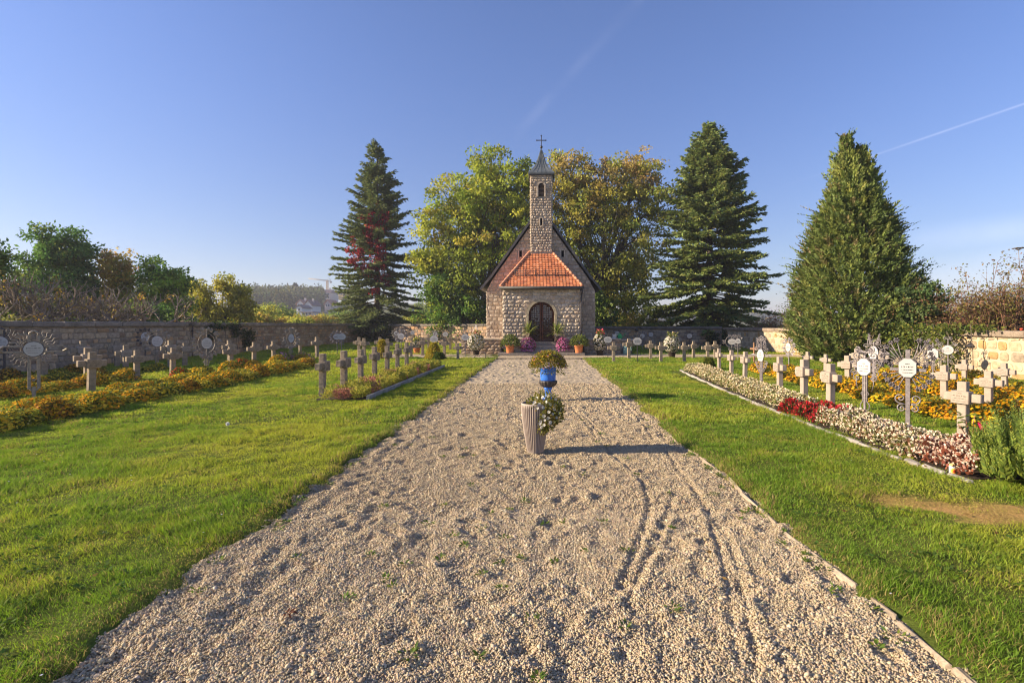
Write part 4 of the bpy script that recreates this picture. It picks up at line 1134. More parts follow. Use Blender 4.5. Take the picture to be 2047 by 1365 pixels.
def iron_cross(kind, loc, h, rz, label, iron='iron', pq=None, group='wrought-iron grave crosses'):
    t = empty('iron_cross', loc, rz, label, 'iron cross', group)
    mat = M[iron]; pm = MB(); sm = MB(); S2 = {-1: MB(), 1: MB()}
    def finish(name):
        for q in (sm, S2[-1], S2[1]):
            if q.v: q.build(name, mat, t)
    if kind == 'sunburst':                       # post of twin bars, ring, wavy rays
        zc = h * .735; r = .155
        bars(pm, h - .10, .05, .072, .22 * h / 1.4, thick=.05)
        pm.bbox((0, 0, .1), (.06, .04, .36), .004)
        for sg in (-1, 1): pm.tube([(sg * .062, 0, h - .1), (sg * .07, 0, h - .05), (0, 0, h)], .02, 4)
        for sg in (-1, 1):
            for q in (-1, 1): pm.bbox((sg * .31, -.01, zc + q * .06), (.30, .05, .035), .003)
            pm.tube([(sg * .45, -.01, zc - .06), (sg * .53, -.01, zc), (sg * .45, -.01, zc + .06)], .022, 4)
        pm.tube([(-.06, 0, .23), (0, 0, .17), (.06, 0, .23)], .02, 5)
        pm.build('post', mat, t)
        for z in (.42, .62):
            pm2 = None; sm.tube(spiral(0, z, .035, 1.3, 0), .01, 5)
        ring = [((r + .045) * math.cos(2 * PI * k / 32), 0, zc + (r + .045) * math.sin(2 * PI * k / 32)) for k in range(33)]
        sm.tube(ring, .012, 5)
        for q in range(4):
            for i in range(5):
                a = q * PI / 2 + PI / 4 + (i - 2) * .2
                L_ = .19 + .05 * (2 - abs(i - 2)) / 2
                pts = []
                for k in range(9):
                    rr = r + .06 + L_ * k / 8; wv = .018 * math.sin(k / 8 * 3 * PI)
                    pts.append((rr * math.cos(a) - wv * math.sin(a), 0, zc + rr * math.sin(a) + wv * math.cos(a)))
                sm.tube(pts, [.0115 - .0007 * k for k in range(9)], 5)
        for k in range(14):
            a = PI * .55 + k * .09; sm.lathe([(.001, -.012), (.012, 0), (.001, .012)], 6, ((r + .085) * math.cos(a), 0, zc + (r + .085) * math.sin(a)))
        sm.build('sunrays', mat, t)
        plaque(t, 'round', zc, 2 * r, 2 * r, M['iron_dark'], y=-.04)
        return t
    if kind == 'wreath':
        w_, ph, zc = pq
        bars(pm, h * .98, .03, .0); pm.bbox((-.045, 0, .2), (.025, .025, .5), .003); pm.bbox((.045, 0, .2), (.025, .025, .5), .003)
        pm.bbox((0, 0, zc), (w_ * 2.3, .025, .025), .003); pm.build('post', mat, t)
        top = h - zc - .02
        for k in range(34):
            a = 2 * PI * k / 34; rx_, rz_ = w_ * .95, top * .78
            leafblade(sm, rx_ * math.cos(a), zc + rz_ * math.sin(a), a + random.uniform(-.9, .9), .19, .05, .02)
            if k % 2 == 0: scroll(sm, None, rx_ * 1.12 * math.cos(a), zc + rz_ * 1.1 * math.sin(a), .04, a, 1.2, 1, .008)
        sm.tube([(w_ * .8 * math.cos(2 * PI * k / 28), 0, zc + top * .66 * math.sin(2 * PI * k / 28)) for k in range(29)], .012, 5)
        for sg in (-1, 1): scroll(sm, (0, .3), sg * .06, .34, .045, -PI / 2, 1.2, sg, .009)
        sm.build('leaf_wreath', mat, t); plaque(t, 'round', zc, w_, ph, M['iron_dark'])
        return t
    if kind == 'lace':
        w_, ph, zc = pq
        bars(pm, h * .55, .022, .03); bars(pm, h * .96, .026)
        pm.bbox((0, 0, zc), (w_ * 2.1, .022, .03), .003); pm.build('post', mat, t)
        zt = zc + ph / 2
        for sg in (-1, 1):
            cm = S2[sg]
            scroll(cm, (0, h), sg * .055, h - .09, .05, PI / 2, 1.3, -sg, .008)
            scroll(cm, (0, h - .06), sg * .09, zt + .09, .07, PI / 2, 1.4, -sg, .008)
            scroll(cm, (sg * .02, zt), sg * (w_ * .75), zt - .0, .07, PI, 1.3, sg, .008)
            scroll(cm, None, sg * w_ * .85, zc, .065, PI / 2, 1.3, sg, .009); leafblade(cm, sg * w_ * .9, zc, 0 if sg > 0 else PI, .16, .04)
            for q in range(4):
                scroll(cm, (sg * .02, zc - ph / 2 - .05 * q), sg * (w_ * .7 - q * .035), zc - ph / 2 - .05 - q * .07, .055, PI / 2, 1.25, -sg, .008)
                leafblade(cm, sg * (.03 + .02 * q), zt + .04 + .06 * q, PI / 2 - sg * (.9 - .15 * q), .11, .028)
            cm.tube([(sg * w_ * .8, 0, zc - ph / 2 - .02), (sg * w_ * .7, 0, zc - ph / 2 - .16), (sg * .05, 0, zc - ph / 2 - .3)], .009, 5)
            cm.tube([(sg * w_ * .62, 0, zt - .02), (sg * .14, 0, zt + .18), (0, 0, h)], .009, 5)
        finish('scrollwork'); plaque(t, 'lozenge', zc, w_, ph, M['iron'])
        return t
    if kind == 'octagon_scroll':
        w_, ph, zc = pq
        bars(pm, h * .93, .034, 0, thick=.034); bars(pm, zc - ph / 2, .014, .034, z0=.25 * h)
        for z in (.3 * h, .42 * h, .52 * h): pm.bbox((0, 0, z), (.085, .02, .02), .002)
        pm.bbox((0, 0, zc), (w_ * 1.75, .03, .03), .003); pm.build('post', mat, t)
        for sg in (-1, 1):
            cm = S2[sg]
            cm.tube([(sg * .034, 0, .25 * h), (sg * .075, 0, .2 * h), (sg * .068, 0, .14 * h), (0, 0, .11 * h)], .009, 6)
            cm.tube([(sg * .034, 0, .33 * h), (sg * .065, 0, .36 * h), (sg * .034, 0, .40 * h)], .008, 6)
            scroll(cm, (sg * .03, zc + ph / 2), sg * w_ * .62, zc + ph / 2 + .06, .065, -PI / 2, 1.35, sg, .009)
            scroll(cm, (sg * .02, zc + ph / 2 + .1), sg * w_ * .5, zc + ph / 2 + .17, .055, -PI / 2, 1.35, sg, .009)
            scroll(cm, (sg * w_ * .5, zc + .08), sg * w_ * .82, zc + .09, .06, PI, 1.35, -sg, .009)
            scroll(cm, (sg * .03, zc - ph / 2), sg * w_ * .62, zc - ph / 2 - .05, .065, PI / 2, 1.35, -sg, .009)
            scroll(cm, (sg * w_ * .5, zc - .08), sg * w_ * .82, zc - .10, .06, PI, 1.35, sg, .009)
            cm.tube([(sg * w_ * .62, 0, zc - ph / 2 - .05), (sg * w_ * .66, 0, zc - ph / 2 - .16), (sg * w_ * .5, 0, zc - ph / 2 - .28)], [.01, .008, .003], 5)
            cm.tube([(sg * .03, 0, zc + ph / 2), (sg * .1, 0, h - .08), (sg * .09, 0, h)], .009, 5)
            for k in range(7):
                a = 2 * PI * k / 7; leafblade(cm, sg * .09, h, a, .055, .022)
        finish('scrollwork'); plaque(t, 'octagon', zc, w_, ph, M['iron'], lines=4)
        return t
    if kind == 'bouquet':
        w_, ph, zc = pq
        bars(pm, h * .9, .058, 0, thick=.05)
        pm.bbox((0, 0, zc - .03), (w_ * 2.1, .045, .05), .004); pm.build('post', mat, t)
        for sg in (-1, 1):
            cm = S2[sg]
            for i in range(7):
                a = PI / 2 - sg * (.28 + i * .21); L_ = .40 - .012 * i * i * .5 + random.uniform(-.03, .03)
                x0, z0 = sg * .03, zc + .03
                e = (x0 + L_ * math.cos(a), random.uniform(-.05, .05), z0 + L_ * math.sin(a))
                cm.tube([(x0, 0, z0), ((x0 + e[0]) / 2 + .02 * sg, e[1] * .5, (z0 + e[2]) / 2 + .02), e], [.010, .008, .006], 5)
                for k in range(6):
                    q = 2 * PI * k / 6; leafblade(cm, e[0], e[2], q, .04 if i % 2 else .05, .02, .02)
                if i in (1, 3): leafblade(cm, (x0 + e[0]) * .62, (z0 + e[2]) / 2 + .05, a + .5, .10, .018)
            for i in range(4):
                a = -PI / 2 + sg * (.45 + i * .3); L_ = .3
                e = (L_ * math.cos(a), 0, zc - .05 + L_ * math.sin(a))
                cm.tube([(0, 0, zc - .05), e], [.012, .008], 5)
                for k in range(6): leafblade(cm, e[0], e[2], 2 * PI * k / 6, .05, .022, .02)
        finish('iron_flowers'); S2 = {-1: MB(), 1: MB()}; sm = MB()
        for sg in (-1, 1):
            cm = S2[sg]
            scroll(cm, (sg * .03, .28 * h), sg * .095, .345 * h, .075, -PI / 2 - .4, 1.35, sg, .011)
            scroll(cm, (sg * .03, .28 * h), sg * .08, .235 * h, .06, PI / 2 + .4, 1.35, -sg, .011)
        finish('scrollwork'); plaque(t, 'octagon', zc, w_, ph, M['iron'], y=-.05, lines=4)
        return t
    if kind in ('round_scroll', 'ring_scroll', 'plain_octagon', 'rosette'):
        w_, ph, zc = pq
        bars(pm, h * .95 if kind != 'ring_scroll' else zc + .25, .03)
        if kind != 'ring_scroll': pm.bbox((0, 0, zc - .01), (w_ * 1.9 if kind != 'plain_octagon' else w_ * 2.1, .024, .024), .003)
        pm.build('post', mat, t)
        if kind == 'ring_scroll':
            rr = w_ * .8
            sm.tube([(rr * math.cos(2 * PI * k / 30), 0, zc + rr * math.sin(2 * PI * k / 30)) for k in range(31)], .012, 5)
            for sg in (-1, 1):
                cm = S2[sg]
                scroll(cm, (sg * rr * .7, zc + rr * .7), sg * .09, zc + rr + .02, .075, 0 if sg < 0 else PI, 1.4, sg, .01)
                scroll(cm, (sg * rr, zc), sg * (rr + .07), zc + .03, .065, PI, 1.3, sg, .01); scroll(cm, (sg * rr, zc), sg * (rr + .07), zc - .05, .055, PI, 1.3, -sg, .01)
                scroll(cm, (sg * .02, zc - rr - .05), sg * .1, zc - rr - .08, .06, PI / 2, 1.3, -sg, .01)
        elif kind == 'rosette':
            for k in range(12):
                a = 2 * PI * k / 12; r = w_ * .72
                leafblade(sm, r * math.cos(a), zc + r * ph / w_ * math.sin(a), a + random.uniform(-.5, .5), .15, .05)
                scroll(sm, None, r * 1.1 * math.cos(a + .25), zc + r * ph / w_ * 1.1 * math.sin(a + .25), .045, a, 1.3, 1, .008)
        else:
            top = h
            for sg in (-1, 1):
                cm = S2[sg]
                scroll(cm, (0, top - .02), sg * .06, top - .07, .055, PI / 2, 1.3, -sg, .009)
                scroll(cm, (sg * .02, zc + ph / 2), sg * w_ * .5, zc + ph / 2 + .06, .05, -PI / 2, 1.3, sg, .008)
                if kind == 'round_scroll':
                    scroll(cm, (sg * .02, zc - ph / 2), sg * .09, zc - ph / 2 - .07, .06, PI / 2, 1.3, -sg, .009)
                    scroll(cm, (sg * .02, zc - ph / 2 - .15), sg * .07, zc - ph / 2 - .22, .05, PI / 2, 1.3, -sg, .009)
                    leafblade(cm, sg * w_ * .6, zc + ph * .4, PI / 2 - sg * .7, .12, .03)
        finish('scrollwork')
        plaque(t, 'octagon' if kind == 'plain_octagon' else 'round', zc, w_, ph, M['iron'])
        return t

def put_iron(kind, px, base, top, rz, label, iron, plq=None):
    """plq: (centre y, width, height) of the plaque in photograph pixels"""
    x, y = G(px, base); s_ = y / FPX
    h = (base - top) * s_
    p = None
    if plq: p = (plq[1] * s_, plq[2] * s_, (base - plq[0]) * s_)
    return iron_cross(kind, (x, y, 0), h, R(rz), label, iron, p)

IR = [
    ('sunburst', 68, 799, 661, 36, 'sunburst iron cross with wavy rays and round white plaque by the left wall', 'iron_warm', None),
    ('sunburst', 1, 764, 655, 36, 'dark sunburst iron cross cut off by the left edge of the view', 'iron_dark', None),
    ('rosette', 290, 727, 655, 45, 'dark leafy iron cross with white plaque, behind a lighter curled one by the left wall', 'iron_dark', (673, 13, 17)),
    ('wreath', 314, 734, 659, 45, 'curled iron cross with octagonal white plaque between shaded crosses by the left wall', 'iron_warm', (682, 18, 21)),
    ('wreath', 413, 743, 655, 45, 'large iron leaf wreath round an oval white plaque under the ivy on the left wall', 'iron_warm', (686, 18, 22)),
    ('wreath', 582, 717, 655, 30, 'tall slender iron leaf wreath with narrow oval plaque above pink flowers', 'iron_warm', (676, 10, 17)),
    ('rosette', 674, 711, 665, 10, 'iron scroll cross with wide oval plaque overlapped by its neighbour, left of the ivy', 'iron', (673, 14, 12)),
    ('round_scroll', 683, 713, 665, 10, 'thin iron cross carrying a wide white oval plaque, left of the ivy', 'iron', (673, 16, 12)),
    ('rosette', 793, 702, 655, 0, 'rusty curled iron cross with tilted oval plaque near the rear wall', 'iron_warm', (666, 10, 9)),
    ('rosette', 802, 708, 660, 0, 'curled iron cross with round white plaque near the rear wall', 'iron', (672, 13, 12)),
    ('round_scroll', 825, 697, 659, 0, 'small iron cross with small round bluish plaque on the rear wall', 'iron_dark', (665, 8, 8)),
    ('round_scroll', 870, 698, 660, 0, 'small iron cross with square white plaque behind the octagonal one', 'iron', (667, 9, 8)),
    ('plain_octagon', 868, 712, 661, 0, 'thin iron cross with octagonal white plaque above the conical yellow shrub', 'iron', (677.5, 15, 13)),
    ('round_scroll', 890.5, 701, 659, 0, 'slim iron cross with a round white plaque before the left rear wall', 'iron_dark', (668, 11, 9)),
    ('plain_octagon', 930, 712.5, 660, 0, 'thin iron pole cross with round white plaque next to the white flower mound', 'iron', (674, 14, 12)),
    ('plain_octagon', 1215, 717, 665, 0, 'thin iron cross with oval plaque beside the flower mound right of the steps', 'iron_dark', (679, 15, 12)),
    ('plain_octagon', 1274, 723.5, 664, 0, 'tall thin iron cross with large octagonal plaque on the lawn right of the chapel', 'iron_dark', (682, 16, 14)),
    ('round_scroll', 1233.5, 700, 658, 0, 'small iron cross with round bluish plaque behind the stone water basin', 'iron_dark', (666, 9, 8)),
    ('rosette', 1284, 701, 662, 0, 'small iron cross with crossed white round plaque at the dark rear wall', 'iron', (671.5, 9, 8)),
    ('plain_octagon', 1301, 698, 660, 0, 'small iron cross with nearly square white plaque at the dark rear wall', 'iron_dark', (668.6, 9, 8)),
    ('round_scroll', 1343, 698, 660, 0, 'small iron cross with plaque half hidden behind a rounder one', 'iron', (668, 9, 8)),
    ('rosette', 1344, 712, 664, 0, 'iron cross with round white plaque above the basket of white flowers', 'iron', (679, 13, 12)),
    ('round_scroll', 1378, 702, 663, 0, 'small iron cross with bright round plaque alone on the dark rear wall', 'iron_dark', (671.5, 10, 9)),
    ('ring_scroll', 1463, 719, 666, -12, 'iron ring cross with scrolls around an oval plaque near the wall corner', 'iron', (683, 15, 11)),
    ('round_scroll', 1475, 722, 668, -12, 'iron cross with oval plaque just right of the iron ring cross', 'iron', (682, 10, 10)),
    ('lace', 1522, 771, 671, -62, 'tall lacy iron cross with lozenge plaque beside the begonia bed', 'iron', (710, 16, 23)),
    ('rosette', 1577, 742, 671, -62, 'iron leaf cross with narrow oval plaque before the sunlit right wall', 'iron', (694, 11, 17)),
    ('octagon_scroll', 1729, 836, 700, -60, 'iron cross with octagonal plaque, twin-bar post and scrolls behind the begonias', 'iron', (733.5, 25, 32)),
    ('lace', 1747, 783.6, 679, -60, 'lacy iron cross with oval plaque and slim post among orange marigolds', 'iron', (704.5, 19, 24)),
    ('bouquet', 1815, 858, 681, -42, 'iron cross with large octagonal plaque and a bouquet of iron flowers', 'iron', (735, 28, 36)),
    ('octagon_scroll', 1865, 758, 680, -45, 'iron scroll cross with tall white plaque before the ivy-covered wall', 'iron', (707.7, 17, 22)),
    ('round_scroll', 1895, 753, 672, -45, 'iron cross with large round white plaque before the ivy-covered wall', 'iron', (699.4, 18, 18)),
]
for a in IR: put_iron(*a)
# wall lamp and lantern-like iron bracket on the right wall
x, y = at(1936, 700, 16.6)[0], 16.6
# ================================================================ flowers
def blob_pts(n, rng, rx_, ry_, rz_, shell=0.55, flat=0.0):
    """points in a dome, denser near its skin"""
    d = rand_dirs(n, rng); d[:, 2] = np.abs(d[:, 2]) - flat
    r = (shell + (1 - shell) * rng.random(n)) ** 0.7
    return d * r[:, None] * np.array([rx_, ry_, rz_]), d

def flower_discs(C, Nrm, R, rng, seg=6, cup=0.25):
    n = len(C); a = rand_dirs(n, rng); a = unit(a - Nrm * np.sum(a * Nrm, 1, keepdims=True)); b = np.cross(Nrm, a)
    R = np.broadcast_to(np.asarray(R, float), (n,))
    V = np.empty((n, seg + 1, 3)); V[:, 0] = C - Nrm * (R * cup)[:, None]
    for k in range(seg):
        t = 2 * PI * k / seg; rr = R * (1.0 if k % 2 else 0.86)
        V[:, k + 1] = C + a * (rr * math.cos(t))[:, None] + b * (rr * math.sin(t))[:, None]
    F = np.array([(0, k + 1, (k + 1) % seg + 1) for k in range(seg)])
    return V.reshape(-1, 3), (F[None] + (np.arange(n) * (seg + 1))[:, None, None]).reshape(-1, 3)

def foliage(n, rng, dims, L, W, pal, z0=0.0, center=(0, 0, 0), shell=0.45, updir=0.6, w=None):
    P, d = blob_pts(n, rng, *dims, shell=shell)
    P = P + np.array(center) + np.array([0, 0, z0])
    D = unit(d + rand_dirs(n, rng) * 0.8 + np.array([0, 0, updir]))
    V, F = leaf_quads(P, D, rand_dirs(n, rng), L * rng.uniform(.6, 1.3, n), W * rng.uniform(.7, 1.2, n))
    return V, F, mixcol(n, pal, w, 0.25, rng)

def blossoms(n, rng, dims, R, pal, z0=0.0, center=(0, 0, 0), w=None, seg=6, up=0.9, lo=-0.1, cup=0.25):
    P, d = blob_pts(n * 2, rng, *dims, shell=0.97)
    k = np.nonzero(d[:, 2] > lo)[0][:n]; P, d = P[k], d[k]; n = len(k)
    P = P * rng.uniform(0.93, 1.06, (n, 1)) + np.array(center) + np.array([0, 0, z0])
    Nn = unit(d + np.array([0, 0, up]) + rand_dirs(n, rng) * 0.5)
    V, F = flower_discs(P, Nn, R * rng.uniform(.7, 1.25, n), rng, seg, cup)
    return V, F, np.repeat(mixcol(n, pal, w, 0.16, rng), seg, axis=0)

rf = np.random.default_rng(101)
GREEN_D = [(0.08, 0.125, 0.02), (0.11, 0.16, 0.025), (0.065, 0.10, 0.018)]
GREEN_Y = [(0.15, 0.19, 0.025), (0.11, 0.15, 0.02), (0.20, 0.20, 0.03)]
ORANGE = [(0.82, 0.45, 0.012), (0.84, 0.54, 0.016), (0.76, 0.34, 0.010)]
YELLOW = [(0.84, 0.58, 0.02), (0.82, 0.50, 0.012), (0.85, 0.66, 0.06)]
RUST = [(0.56, 0.22, 0.010), (0.70, 0.34, 0.012), (0.82, 0.52, 0.02)]
def marigold_kind(kind):
    root = empty('marigold_bush', (0, 0, -20))
    pal, fol, nb, dims = {'orange': (ORANGE, GREEN_Y, 330, (.34, .34, .37)), 'yellow': (YELLOW, GREEN_Y, 350, (.36, .36, .31)), 'rust': (RUST, [(0.13, 0.095, 0.02), (0.10, 0.12, 0.02), (0.16, 0.11, 0.02)], 300, (.32, .32, .40)),
                          'spent': (YELLOW, GREEN_Y, 190, (.35, .35, .27)), 'scarlet': ([(0.62, 0.06, 0.01), (0.70, 0.12, 0.01)], GREEN_D, 150, (.29, .29, .36))}[kind]
    V, F, c = foliage(900, rf, dims, 0.065, 0.011, fol); npmesh('foliage', V, F, M['leaf'], col=c, parent=root)
    V, F, c = blossoms(nb, rf, dims, 0.027, pal, lo=.16, up=.7); npmesh('blossoms', V, F, M['petal'], col=c, parent=root)
    return root
MG = {k: marigold_kind(k) for k in ('orange', 'yellow', 'rust', 'spent', 'scarlet')}
MG_DESC = {'orange': 'orange marigold bush', 'yellow': 'yellow marigold bush', 'rust': 'rust-brown marigold bush', 'spent': 'mostly green marigold bush', 'scarlet': 'scarlet-flowered marigold bush'}
USED = set()
def marigold(kind, x, y, label, group, s=1.0):
    sc = (s * random.uniform(.85, 1.15), s * random.uniform(.85, 1.15), s * random.uniform(.66, 1.08))
    rz = random.uniform(0, 2 * PI)
    if kind not in USED:
        USED.add(kind); o = MG[kind]; o.location = (x, y, 0); o.rotation_euler.z = rz; o.scale = sc; tag(o, label, 'marigold', group)
    else:
        o = dup(MG[kind], (x, y, 0), rz, label, sc, group); o['category'] = 'marigold'
    return o
def mrow(pts, where, group, seq, s=1.0):
    for i, (x, y) in enumerate(pts):
        k = seq[i % len(seq)]
        marigold(k, x, y, f'{MG_DESC[k]}, {ordinal(i)} from front, {where}', group, s)
def line(x0, y0, x1, y1, step, jx=.08, jy=.06):
    n = max(2, int(math.hypot(x1 - x0, y1 - y0) / step) + 1)
    return [(x0 + (x1 - x0) * k / (n - 1) + random.uniform(-jx, jx), y0 + (y1 - y0) * k / (n - 1) + random.uniform(-jy, jy)) for k in range(n)]
GL = 'marigold bushes of the left flower rows'; GR = 'marigold bushes of the right flower rows'
mrow(line(-8.35, 7.0, -8.75, 18.6, .47), 'row edging the left lawn', GL, ['orange', 'yellow', 'spent', 'rust', 'yellow', 'orange', 'spent'])
mrow(line(-8.85, 7.6, -9.15, 18.4, .52), 'second row from the left lawn', GL, ['yellow', 'spent', 'orange', 'yellow', 'spent'])
mrow(line(-9.4, 9.0, -9.7, 13.5, .55), 'short third row from the left lawn', GL, ['spent', 'orange', 'yellow'])
mrow(line(-11.6, 10.2, -11.9, 14.2, .5), 'row under the left outer crosses', GL, ['orange', 'rust', 'orange', 'yellow'])
mrow([(-10.8, 14.9), (-10.7, 15.7), (-10.5, 16.8), (-10.3, 17.8), (-10.2, 19.1), (-10.7, 20.2), (-11.2, 18.6), (-9.9, 20.9), (-10.8, 22.4)], 'loose row among the left outer crosses', GL, ['scarlet', 'yellow', 'orange', 'orange', 'yellow', 'orange'], 1.05)
mrow(line(-13.3, 11.2, -13.6, 17.5, .6), 'shaded row near the left wall', GL, ['spent', 'rust', 'spent', 'orange', 'spent'])
mrow(line(-15.0, 12.6, -15.2, 17.0, .7), 'rearmost row under the left wall', GL, ['spent', 'spent', 'rust'])
mrow(line(6.9, 7.4, 7.35, 17.2, .46), 'row right behind the pale crosses', GR, ['yellow', 'orange', 'rust', 'orange', 'yellow', 'orange'])
mrow(line(7.35, 7.3, 7.9, 16.0, .52), 'second row behind the pale crosses', GR, ['orange', 'rust', 'yellow', 'orange', 'spent'])
mrow(line(8.3, 7.6, 9.3, 14.6, .5), 'third marigold row on the right', GR, ['orange', 'yellow', 'rust', 'orange'])
mrow(line(9.4, 8.7, 10.5, 16.0, .52), 'fourth marigold row on the right', GR, ['yellow', 'orange', 'orange', 'rust'])
mrow(line(11.0, 10.5, 12.2, 16.6, .58), 'row nearest the sunlit right wall', GR, ['orange', 'orange', 'yellow', 'spent'])
mrow(line(5.6, 6.1, 6.6, 6.7, .45), 'group behind the green dwarf conifer', GR, ['yellow', 'orange', 'yellow'])

# begonia bed: four stretches of bedding plants that run into one another
def bed_mass(n, rng, xf, yr, h, L, W, pal, w=None, up=0.5, lump=0.36):
    y = rng.uniform(*yr, n); a, b = xf(y); x = a + (b - a) * rng.random(n)
    top = h * (0.62 + lump * np.abs(np.sin(y * 2 * PI / .62)) * np.abs(np.sin((x - a) * 2 * PI / .8 + .8)) + 0.3 * (vnoise(x * 5, y * 5, 14) - .3))
    ed = np.minimum(x - a, b - x); top *= np.clip(0.45 + ed / .16, 0, 1)
    z = top * (1 - 0.55 * rng.random(n) ** 2.2)
    C = np.stack([x, y, z], 1)
    D = unit(rand_dirs(n, rng) + np.array([0, 0, up]))
    return C, D
def bed_x(y):
    off = np.interp(y, [4.7, 6, 8, 11.5, 17.4], [4.42, 4.27, 4.29, 4.42, 4.85])
    return off, off + np.interp(y, [4.7, 9, 17.4], [.78, .82, 0.7])
rb = np.random.default_rng(303)
for (yr, pal_l, pal_f, lab, dn) in (
    ((5.1, 5.85), [(0.20, 0.06, 0.03), (0.27, 0.09, 0.045), (0.15, 0.045, 0.025)], [(0.82, 0.66, 0.50), (0.78, 0.50, 0.38), (0.85, 0.74, 0.60)], 'blush-white begonias with bronze leaves at the near end of the right bed', 1.0),
    ((5.8, 7.9), [(0.16, 0.16, 0.04), (0.21, 0.10, 0.045), (0.12, 0.15, 0.03)], [(0.84, 0.74, 0.54), (0.82, 0.64, 0.46)], 'cream begonias with mixed green and bronze leaves in the right bed', 1.0),
    ((9.2, 17.2), [(0.17, 0.19, 0.035), (0.13, 0.16, 0.03), (0.22, 0.15, 0.06)], [(0.84, 0.72, 0.44), (0.82, 0.62, 0.36), (0.85, 0.78, 0.54)], 'cream white begonias with green leaves along the far part of the right bed', .62)):
    A = (yr[1] - yr[0]) * .8
    C, D = bed_mass(int(A * 2600 * dn), rb, bed_x, yr, .29, 0, 0, None)
    n = len(C); Vl, Fl = leaf_quads(C, D, rand_dirs(n, rb), rb.uniform(.035, .065, n), rb.uniform(.014, .022, n)); cl_ = mixcol(n, pal_l, None, .25, rb)
    C, D = bed_mass(int(A * (2900 if yr[0] < 5 else 4000) * dn), rb, bed_x, yr, .31, 0, 0, None, up=.9)
    V2, F2 = leaf_quads(C, unit(D + [0, -.2, .4]), rand_dirs(len(C), rb), rb.uniform(.022, .036, len(C)), rb.uniform(.010, .015, len(C))); c2 = mixcol(len(C), pal_f, None, .1, rb)
    tag(npmesh('begonia_bed', np.concatenate([Vl, V2]), np.concatenate([Fl, F2 + len(Vl)]), M['petal'], col=np.concatenate([cl_, c2])), lab, 'flower bed', 'begonia plantings of the right bed', 'stuff')
# red begonias: single mounds
def red_mound():
    r = empty('red_begonia', (0, 0, -20))
    V, F, c = foliage(420, rf, (.21, .21, .24), .055, .018, [(0.12, 0.05, 0.02), (0.16, 0.13, 0.03)]); npmesh('foliage', V, F, M['leaf'], col=c, parent=r)
    V, F, c = foliage(330, rf, (.225, .225, .26), .042, .017, [(0.55, 0.02, 0.03), (0.66, 0.05, 0.06), (0.42, 0.012, 0.02)], shell=.85); npmesh('blossoms', V, F, M['petal'], col=c, parent=r)
    return r
RP = red_mound()
for i, (x, y) in enumerate([(4.50, 9.05), (4.56, 8.62), (4.95, 8.75), (4.62, 8.2), (5.0, 8.3), (4.85, 8.0), (4.98, 14.3)]):
    lab = f'crimson begonia mound, {ordinal(i)} in the red patch before the pale crosses' if i < 6 else 'single crimson begonia among the cream begonias at the far end of the bed'
    if i == 0: RP.location = (x, y, 0); tag(RP, lab, 'begonia', 'crimson begonias in the right bed')
    else: dup(RP, (x, y, 0), i * 1.3, lab, .8 if i == 6 else random.uniform(.85, 1.1), 'crimson begonias in the right bed')['category'] = 'begonia'
# edging and soil of the bed
ys_ = np.linspace(5.15, 17.35, 40); a_, b_ = bed_x(ys_)
mb = MB()
for i in range(len(ys_) - 1): mb.add([(a_[i] - .03, ys_[i], .016), (b_[i] + .12, ys_[i], .016), (b_[i + 1] + .12, ys_[i + 1], .016), (a_[i + 1] - .03, ys_[i + 1], .016)], [(0, 1, 2, 3)])
tag(mb.build('soil', M['soil']), kind='structure')
mb = MB(); y = 5.0
while y < 17.3:
    ln = random.uniform(.22, .34); yc = y + ln / 2; xc_ = float(bed_x(np.array([yc]))[0][0]) - .06
    mb.bbox((xc_ + random.uniform(-.014, .014), yc, .004), (.075, ln - .015, .085), .018, Matrix.Rotation(-.04 + random.uniform(-.05, .05), 3, 'Z'), (random.uniform(.8, 1.15),) * 3, jit=.006); y += ln
for k in range(6): mb.bbox((4.85 + k * .17, 17.42, .02), (.15, .08, .09), .018, None, (random.uniform(.8, 1.1),) * 3, jit=.006)
tag(mb.build('bed_edging', M['kerb']), 'low pale stone edging along the right begonia bed', 'edging')
mb = MB()
for y0 in (7.4, 8.42): mb.bbox((5.28, y0 + .5, .02), (.2, .98, .06), .012, Matrix.Rotation(-.02, 3, 'Z'), (1.15, 1.1, 1.0), jit=.006)
tag(mb.build('stone_slab', M['kerb']), 'pale stone slab strip behind the begonia bed at the crosses', 'slab')

# kerbed bed left of the path
x0, x1, y0, y1 = BEDL
kb = MB(); y = y0
while y < y1 - .05:
    ln = min(1.0, y1 - y); kb.bbox((x1 + .04, y + ln / 2, .035), (.07, ln - .012, .16), .008, Matrix.Rotation(random.uniform(-.012, .012), 3, 'Z'), (random.uniform(.85, 1.1),) * 3, jit=.004); y += ln
kb.bbox(((x0 + x1) / 2, y1 + .03, .02), (x1 - x0, .06, .12), .008)
tag(kb.build('kerb_stones', M['kerb']), 'grey concrete kerb around the flower bed left of the path', 'kerb')
mb = MB(); mb.add([(x0, y0, .02), (x1, y0, .03), (x1, y1, .03), (x0, y1, .02)], [(0, 1, 2, 3)]); tag(mb.build('soil', M['soil']), kind='structure')
rk = np.random.default_rng(66)
n = 30000; y = rk.uniform(y0 - .12, y1, n); x = x0 + .15 + (x1 - x0 - .18) * rk.random(n) ** .75
patch = fbm(x * 1.6, y * 1.0, 15); p2 = fbm(x * 2.4 + 5, y * 1.5, 16)
z = 0.03 + .24 * rk.random(n) * (0.35 + patch) * (.6 + .8 * vnoise(x * 4, y * 3, 19)) + .04 * (x - x0)
k = patch > .26; x, y, z, patch, p2 = x[k], y[k], z[k], patch[k], p2[k]; n = len(x)
V, F = leaf_quads(np.stack([x, y, z], 1), unit(rand_dirs(n, rk) + [0, 0, .7]), rand_dirs(n, rk), rk.uniform(.03, .055, n), rk.uniform(.008, .014, n))
